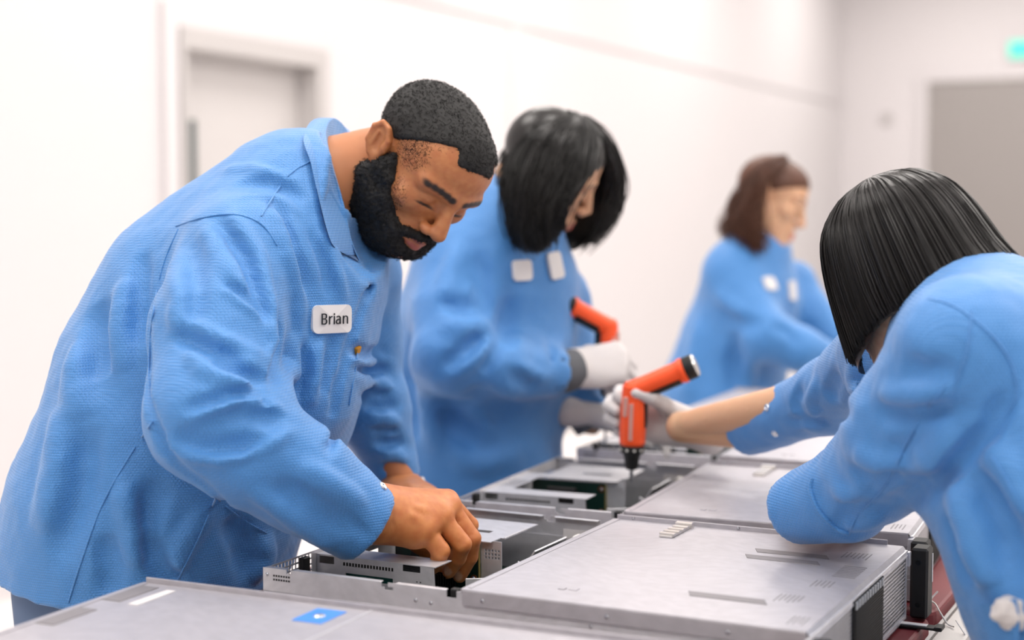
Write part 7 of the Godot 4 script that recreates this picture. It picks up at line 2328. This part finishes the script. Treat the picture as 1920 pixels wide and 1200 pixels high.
const SECOND_BADGE := [Vector3(-0.0947, 1.3253, -0.8926), Vector3(0.8802, 0.0777, 0.4682), Vector3(0.457, 0.0251, -0.8891)]
const SECOND_BADGE_B := [Vector3(-0.0652, 1.3319, -0.9648), Vector3(0.9519, 0.1602, 0.2612), Vector3(0.1935, 0.12, -0.9737)]
const THIRD_BADGE := [Vector3(-0.0481, 1.2497, -2.1872), Vector3(0.8542, 0.4366, 0.2824), Vector3(0.3052, -0.033, -0.9517)]
const THIRD_BADGE_B := [Vector3(-0.0192, 1.2287, -2.284), Vector3(0.9867, 0.0954, 0.1318), Vector3(0.0552, -0.044, -0.9975)]
const MAN_SNAP := [Vector3(0.1161, 1.0936, -0.0848), Vector3(0.7642, 0.611, -0.2068), Vector3(0.1814, -0.5202, -0.8346)]
const FOURTH_SNAP := [Vector3(0.4117, 1.1387, -0.6838), Vector3(-0.6529, 0.1606, 0.7402), Vector3(0.7559, 0.2977, 0.5831)]
const FOURTH_SNAP_B := [Vector3(0.4229, 1.0999, -0.6886), Vector3(-0.2935, -0.6156, 0.7313), Vector3(0.8163, 0.2288, 0.5303)]
const FOURTH_POCKET := [
	[Vector3(0.8203, 1.028, -0.0899), Vector3(0.8241, 1.0147, -0.0971), Vector3(0.8253, 1.0007, -0.102), Vector3(0.8265, 0.9861, -0.1075)],
	[Vector3(0.8354, 1.0345, -0.078), Vector3(0.8376, 1.0203, -0.0843), Vector3(0.8379, 1.0057, -0.09), Vector3(0.8387, 0.991, -0.0948)],
	[Vector3(0.8477, 1.0399, -0.0725), Vector3(0.8497, 1.0252, -0.0767), Vector3(0.85, 1.0099, -0.0804), Vector3(0.8503, 0.9951, -0.0851)],
	[Vector3(0.8584, 1.0443, -0.0674), Vector3(0.861, 1.0296, -0.0702), Vector3(0.8616, 1.0138, -0.0729), Vector3(0.8615, 0.9987, -0.0772)]
]
const TUCKED_GLOVE := [
	[0, 0, 0.01, 0.8392, 1.0224, -0.0733, 0.8464, 1.0297, -0.0775, 0.007, 0.009],
	[0, 0, 0.01, 0.8464, 1.0297, -0.0775, 0.8548, 1.0307, -0.0818, 0.009, 0.008],
	[0, 0, 0.01, 0.8548, 1.0307, -0.0818, 0.8655, 1.0297, -0.0871, 0.008, 0.008],
	[0, 0, 0.012, 0.8511, 1.019, -0.0846, 0.8537, 1.0359, -0.0817, 0.011, 0.005],
	[0, 0, 0.012, 0.8605, 1.019, -0.0893, 0.864, 1.0338, -0.0867, 0.011, 0.006]
]
const MAN_COLLAR := [
	[Vector3(-0.0283, 1.3685, -0.2559), Vector3(-0.0304, 1.3988, -0.2385), Vector3(-0.0538, 1.4493, -0.2518), Vector3(-0.0505, 1.4949, -0.2267), Vector3(-0.0931, 1.535, -0.2814), Vector3(-0.1233, 1.5568, -0.3464), Vector3(-0.1312, 1.5398, -0.3973), Vector3(-0.1238, 1.4863, -0.4136), Vector3(-0.1013, 1.4242, -0.4032), Vector3(-0.0833, 1.3596, -0.3735)],
	[Vector3(-0.0174, 1.3697, -0.2152), Vector3(0.0018, 1.3864, -0.1508), Vector3(-0.0189, 1.4345, -0.157), Vector3(-0.0448, 1.4878, -0.1756), Vector3(-0.0784, 1.5257, -0.2084), Vector3(-0.1578, 1.5601, -0.3631), Vector3(-0.151, 1.5458, -0.4326), Vector3(-0.1255, 1.4874, -0.4577), Vector3(-0.0998, 1.4242, -0.4376), Vector3(-0.0813, 1.3441, -0.3845)],
	[Vector3(-0.0189, 1.3603, -0.2489), Vector3(-0.0287, 1.3873, -0.2461), Vector3(-0.0459, 1.4372, -0.2526), Vector3(-0.0657, 1.4783, -0.2627), Vector3(-0.0969, 1.5125, -0.3002), Vector3(-0.1129, 1.5277, -0.3382), Vector3(-0.1222, 1.5158, -0.3774), Vector3(-0.118, 1.4703, -0.3928), Vector3(-0.0959, 1.4166, -0.3829), Vector3(-0.0819, 1.3547, -0.3626)]
]
const SECOND_HAIR_FAR := [
	[Vector3(-0.033, 1.5902, -1.011), Vector3(-0.0611, 1.5581, -1.0841), Vector3(-0.0872, 1.4984, -1.1336), Vector3(-0.1146, 1.424, -1.1365), Vector3(-0.1332, 1.3543, -1.1105)],
	[Vector3(-0.0361, 1.5933, -1.0321), Vector3(-0.0282, 1.562, -1.1009), Vector3(-0.0151, 1.4977, -1.1361), Vector3(-0.0294, 1.424, -1.1456), Vector3(-0.0894, 1.3501, -1.0985)],
	[Vector3(-0.0279, 1.5902, -1.0136), Vector3(-0.014, 1.56, -1.063), Vector3(-0.0055, 1.5037, -1.1077), Vector3(-0.0176, 1.4318, -1.1073), Vector3(-0.0533, 1.3638, -1.0728)],
	[Vector3(-0.0214, 1.5871, -0.9942), Vector3(-0.0008, 1.5538, -1.0131), Vector3(0.0076, 1.502, -1.0469), Vector3(-0.0095, 1.4529, -1.0681), Vector3(-0.0272, 1.3951, -1.066)]
]
const SECOND_HAIR_NEAR := [
	[Vector3(-0.01, 1.5896, -0.9776), Vector3(0.0181, 1.5546, -0.9553), Vector3(0.0382, 1.4999, -0.9051), Vector3(0.009, 1.4438, -0.8692), Vector3(-0.0133, 1.3898, -0.8706)],
	[Vector3(-0.0142, 1.5899, -0.9643), Vector3(0.0034, 1.5495, -0.9139), Vector3(0.0003, 1.4871, -0.8795), Vector3(-0.0136, 1.4313, -0.8625), Vector3(-0.0209, 1.3745, -0.8656)],
	[Vector3(-0.0185, 1.5918, -0.9624), Vector3(-0.0145, 1.5527, -0.894), Vector3(-0.0264, 1.478, -0.8598), Vector3(-0.034, 1.4133, -0.8509), Vector3(-0.0349, 1.3555, -0.8572)],
	[Vector3(-0.0285, 1.5961, -0.9689), Vector3(-0.0435, 1.5641, -0.8916), Vector3(-0.0633, 1.4872, -0.8532), Vector3(-0.0672, 1.4061, -0.8449), Vector3(-0.0553, 1.3516, -0.8578)],
	[Vector3(-0.0436, 1.5993, -0.984), Vector3(-0.0883, 1.5686, -0.9255), Vector3(-0.1205, 1.4933, -0.8923), Vector3(-0.1188, 1.4148, -0.887), Vector3(-0.1006, 1.3613, -0.892)],
	[Vector3(-0.0671, 1.6028, -1.0173), Vector3(-0.1453, 1.5784, -1.0211), Vector3(-0.1934, 1.5063, -1.0026), Vector3(-0.1918, 1.4289, -0.9973), Vector3(-0.1692, 1.3758, -0.9933)],
	[Vector3(-0.0779, 1.6028, -1.0456), Vector3(-0.1673, 1.5828, -1.1001), Vector3(-0.2138, 1.5039, -1.0931), Vector3(-0.2095, 1.424, -1.089), Vector3(-0.1785, 1.3744, -1.0782)]
]
const THIRD_HAIR_BACK := [
	[Vector3(-0.0386, 1.5576, -2.2839), Vector3(-0.0535, 1.5318, -2.2071), Vector3(-0.0745, 1.4697, -2.1805), Vector3(-0.0822, 1.3907, -2.1817), Vector3(-0.0695, 1.3203, -2.205)],
	[Vector3(-0.0464, 1.562, -2.2915), Vector3(-0.0762, 1.535, -2.2184), Vector3(-0.0963, 1.4659, -2.1805), Vector3(-0.1034, 1.3907, -2.1711), Vector3(-0.0888, 1.3309, -2.1961)],
	[Vector3(-0.0601, 1.5644, -2.3185), Vector3(-0.0999, 1.5418, -2.2631), Vector3(-0.1319, 1.4705, -2.2303), Vector3(-0.1466, 1.4036, -2.2177), Vector3(-0.1476, 1.3594, -2.2137)],
	[Vector3(-0.0742, 1.5658, -2.3564), Vector3(-0.1214, 1.5467, -2.3312), Vector3(-0.1622, 1.4783, -2.3055), Vector3(-0.1847, 1.4168, -2.2893), Vector3(-0.1922, 1.3691, -2.2706)],
	[Vector3(-0.0834, 1.5645, -2.3965), Vector3(-0.1309, 1.5457, -2.3936), Vector3(-0.1656, 1.4793, -2.3823), Vector3(-0.1727, 1.4097, -2.3621), Vector3(-0.1614, 1.3475, -2.3517)]
]
const FOURTH_BOB := [
	[Vector3(0.6334, 1.461, -0.3532), Vector3(0.6076, 1.4351, -0.3774), Vector3(0.5947, 1.3987, -0.3927), Vector3(0.5986, 1.3597, -0.3996), Vector3(0.6174, 1.2998, -0.4016), Vector3(0.6413, 1.226, -0.4005)],
	[Vector3(0.6346, 1.4616, -0.3547), Vector3(0.6165, 1.4392, -0.388), Vector3(0.6096, 1.4054, -0.4104), Vector3(0.6164, 1.3676, -0.4208), Vector3(0.6365, 1.3095, -0.4249), Vector3(0.6595, 1.2398, -0.4232)],
	[Vector3(0.6363, 1.4624, -0.3557), Vector3(0.6286, 1.4447, -0.3949), Vector3(0.6295, 1.4147, -0.4219), Vector3(0.6402, 1.3787, -0.4344), Vector3(0.662, 1.3234, -0.4402), Vector3(0.6833, 1.2616, -0.4379)],
	[Vector3(0.6382, 1.4633, -0.356), Vector3(0.6423, 1.4513, -0.3973), Vector3(0.6523, 1.4255, -0.4258), Vector3(0.6675, 1.3917, -0.4392), Vector3(0.6911, 1.34, -0.4457), Vector3(0.7103, 1.289, -0.4431)],
	[Vector3(0.6402, 1.4642, -0.3557), Vector3(0.6564, 1.4581, -0.395), Vector3(0.6756, 1.4368, -0.4219), Vector3(0.6953, 1.4052, -0.4345), Vector3(0.7207, 1.3583, -0.4409), Vector3(0.7375, 1.3214, -0.4381)],
	[Vector3(0.642, 1.4651, -0.3547), Vector3(0.6692, 1.4645, -0.3881), Vector3(0.6968, 1.4474, -0.4104), Vector3(0.7206, 1.4178, -0.4208), Vector3(0.7478, 1.3718, -0.4263), Vector3(0.7638, 1.3382, -0.424)],
	[Vector3(0.6434, 1.4658, -0.3532), Vector3(0.6793, 1.4697, -0.3774), Vector3(0.7137, 1.456, -0.3927), Vector3(0.7407, 1.4281, -0.3997), Vector3(0.77, 1.3831, -0.403), Vector3(0.7872, 1.3526, -0.4028)],
	[Vector3(0.6443, 1.4663, -0.3514), Vector3(0.6858, 1.4732, -0.3641), Vector3(0.7244, 1.4618, -0.3707), Vector3(0.7535, 1.435, -0.3733), Vector3(0.7846, 1.391, -0.3739), Vector3(0.8046, 1.3637, -0.3744)],
	[Vector3(0.6446, 1.4665, -0.3494), Vector3(0.6878, 1.4746, -0.3496), Vector3(0.7277, 1.4641, -0.3467), Vector3(0.7575, 1.4377, -0.3446), Vector3(0.7897, 1.3943, -0.3422), Vector3(0.8122, 1.3697, -0.3408)],
	[Vector3(0.6442, 1.4664, -0.3474), Vector3(0.6852, 1.4737, -0.3355), Vector3(0.7234, 1.4627, -0.3232), Vector3(0.7524, 1.436, -0.3166), Vector3(0.7843, 1.3926, -0.3114), Vector3(0.8071, 1.3686, -0.3066)],
	[Vector3(0.6432, 1.466, -0.3457), Vector3(0.6783, 1.4707, -0.3232), Vector3(0.7119, 1.4577, -0.3029), Vector3(0.7386, 1.4301, -0.2924), Vector3(0.769, 1.386, -0.285), Vector3(0.7895, 1.3605, -0.2781)],
	[Vector3(0.6418, 1.4653, -0.3444), Vector3(0.6677, 1.4659, -0.3142), Vector3(0.6944, 1.4497, -0.288), Vector3(0.7177, 1.4206, -0.2745), Vector3(0.7454, 1.3752, -0.2657), Vector3(0.763, 1.347, -0.2596)],
	[Vector3(0.6399, 1.4645, -0.3437), Vector3(0.6547, 1.4598, -0.3093), Vector3(0.6728, 1.4396, -0.2799), Vector3(0.6919, 1.4084, -0.2649), Vector3(0.7165, 1.3616, -0.2554), Vector3(0.7328, 1.3307, -0.2525)],
	[Vector3(0.638, 1.4635, -0.3437), Vector3(0.6406, 1.453, -0.3092), Vector3(0.6495, 1.4283, -0.2797), Vector3(0.664, 1.395, -0.2646), Vector3(0.6858, 1.3468, -0.2552), Vector3(0.7027, 1.3136, -0.2552)],
	[Vector3(0.6361, 1.4626, -0.3444), Vector3(0.627, 1.4463, -0.3138), Vector3(0.6269, 1.4172, -0.2873), Vector3(0.637, 1.3817, -0.2737), Vector3(0.6569, 1.3326, -0.2648), Vector3(0.6751, 1.2962, -0.2657)],
	[Vector3(0.6344, 1.4617, -0.3456), Vector3(0.6153, 1.4404, -0.3226), Vector3(0.6074, 1.4075, -0.3018), Vector3(0.6138, 1.3701, -0.2911), Vector3(0.6324, 1.3163, -0.2835), Vector3(0.6528, 1.2659, -0.2843)],
	[Vector3(0.6333, 1.4611, -0.3473), Vector3(0.6067, 1.436, -0.3346), Vector3(0.5933, 1.4001, -0.3219), Vector3(0.5969, 1.3613, -0.315), Vector3(0.6147, 1.3043, -0.3093), Vector3(0.637, 1.2429, -0.3098)],
	[Vector3(0.6326, 1.4608, -0.3492), Vector3(0.6023, 1.4334, -0.3487), Vector3(0.586, 1.3959, -0.3452), Vector3(0.5882, 1.3562, -0.3428), Vector3(0.6056, 1.2971, -0.3396), Vector3(0.6292, 1.2276, -0.3396)],
	[Vector3(0.6327, 1.4607, -0.3513), Vector3(0.6024, 1.4331, -0.3632), Vector3(0.5862, 1.3953, -0.3692), Vector3(0.5885, 1.3556, -0.3716), Vector3(0.6063, 1.2954, -0.3709), Vector3(0.6304, 1.2216, -0.3704)]
]
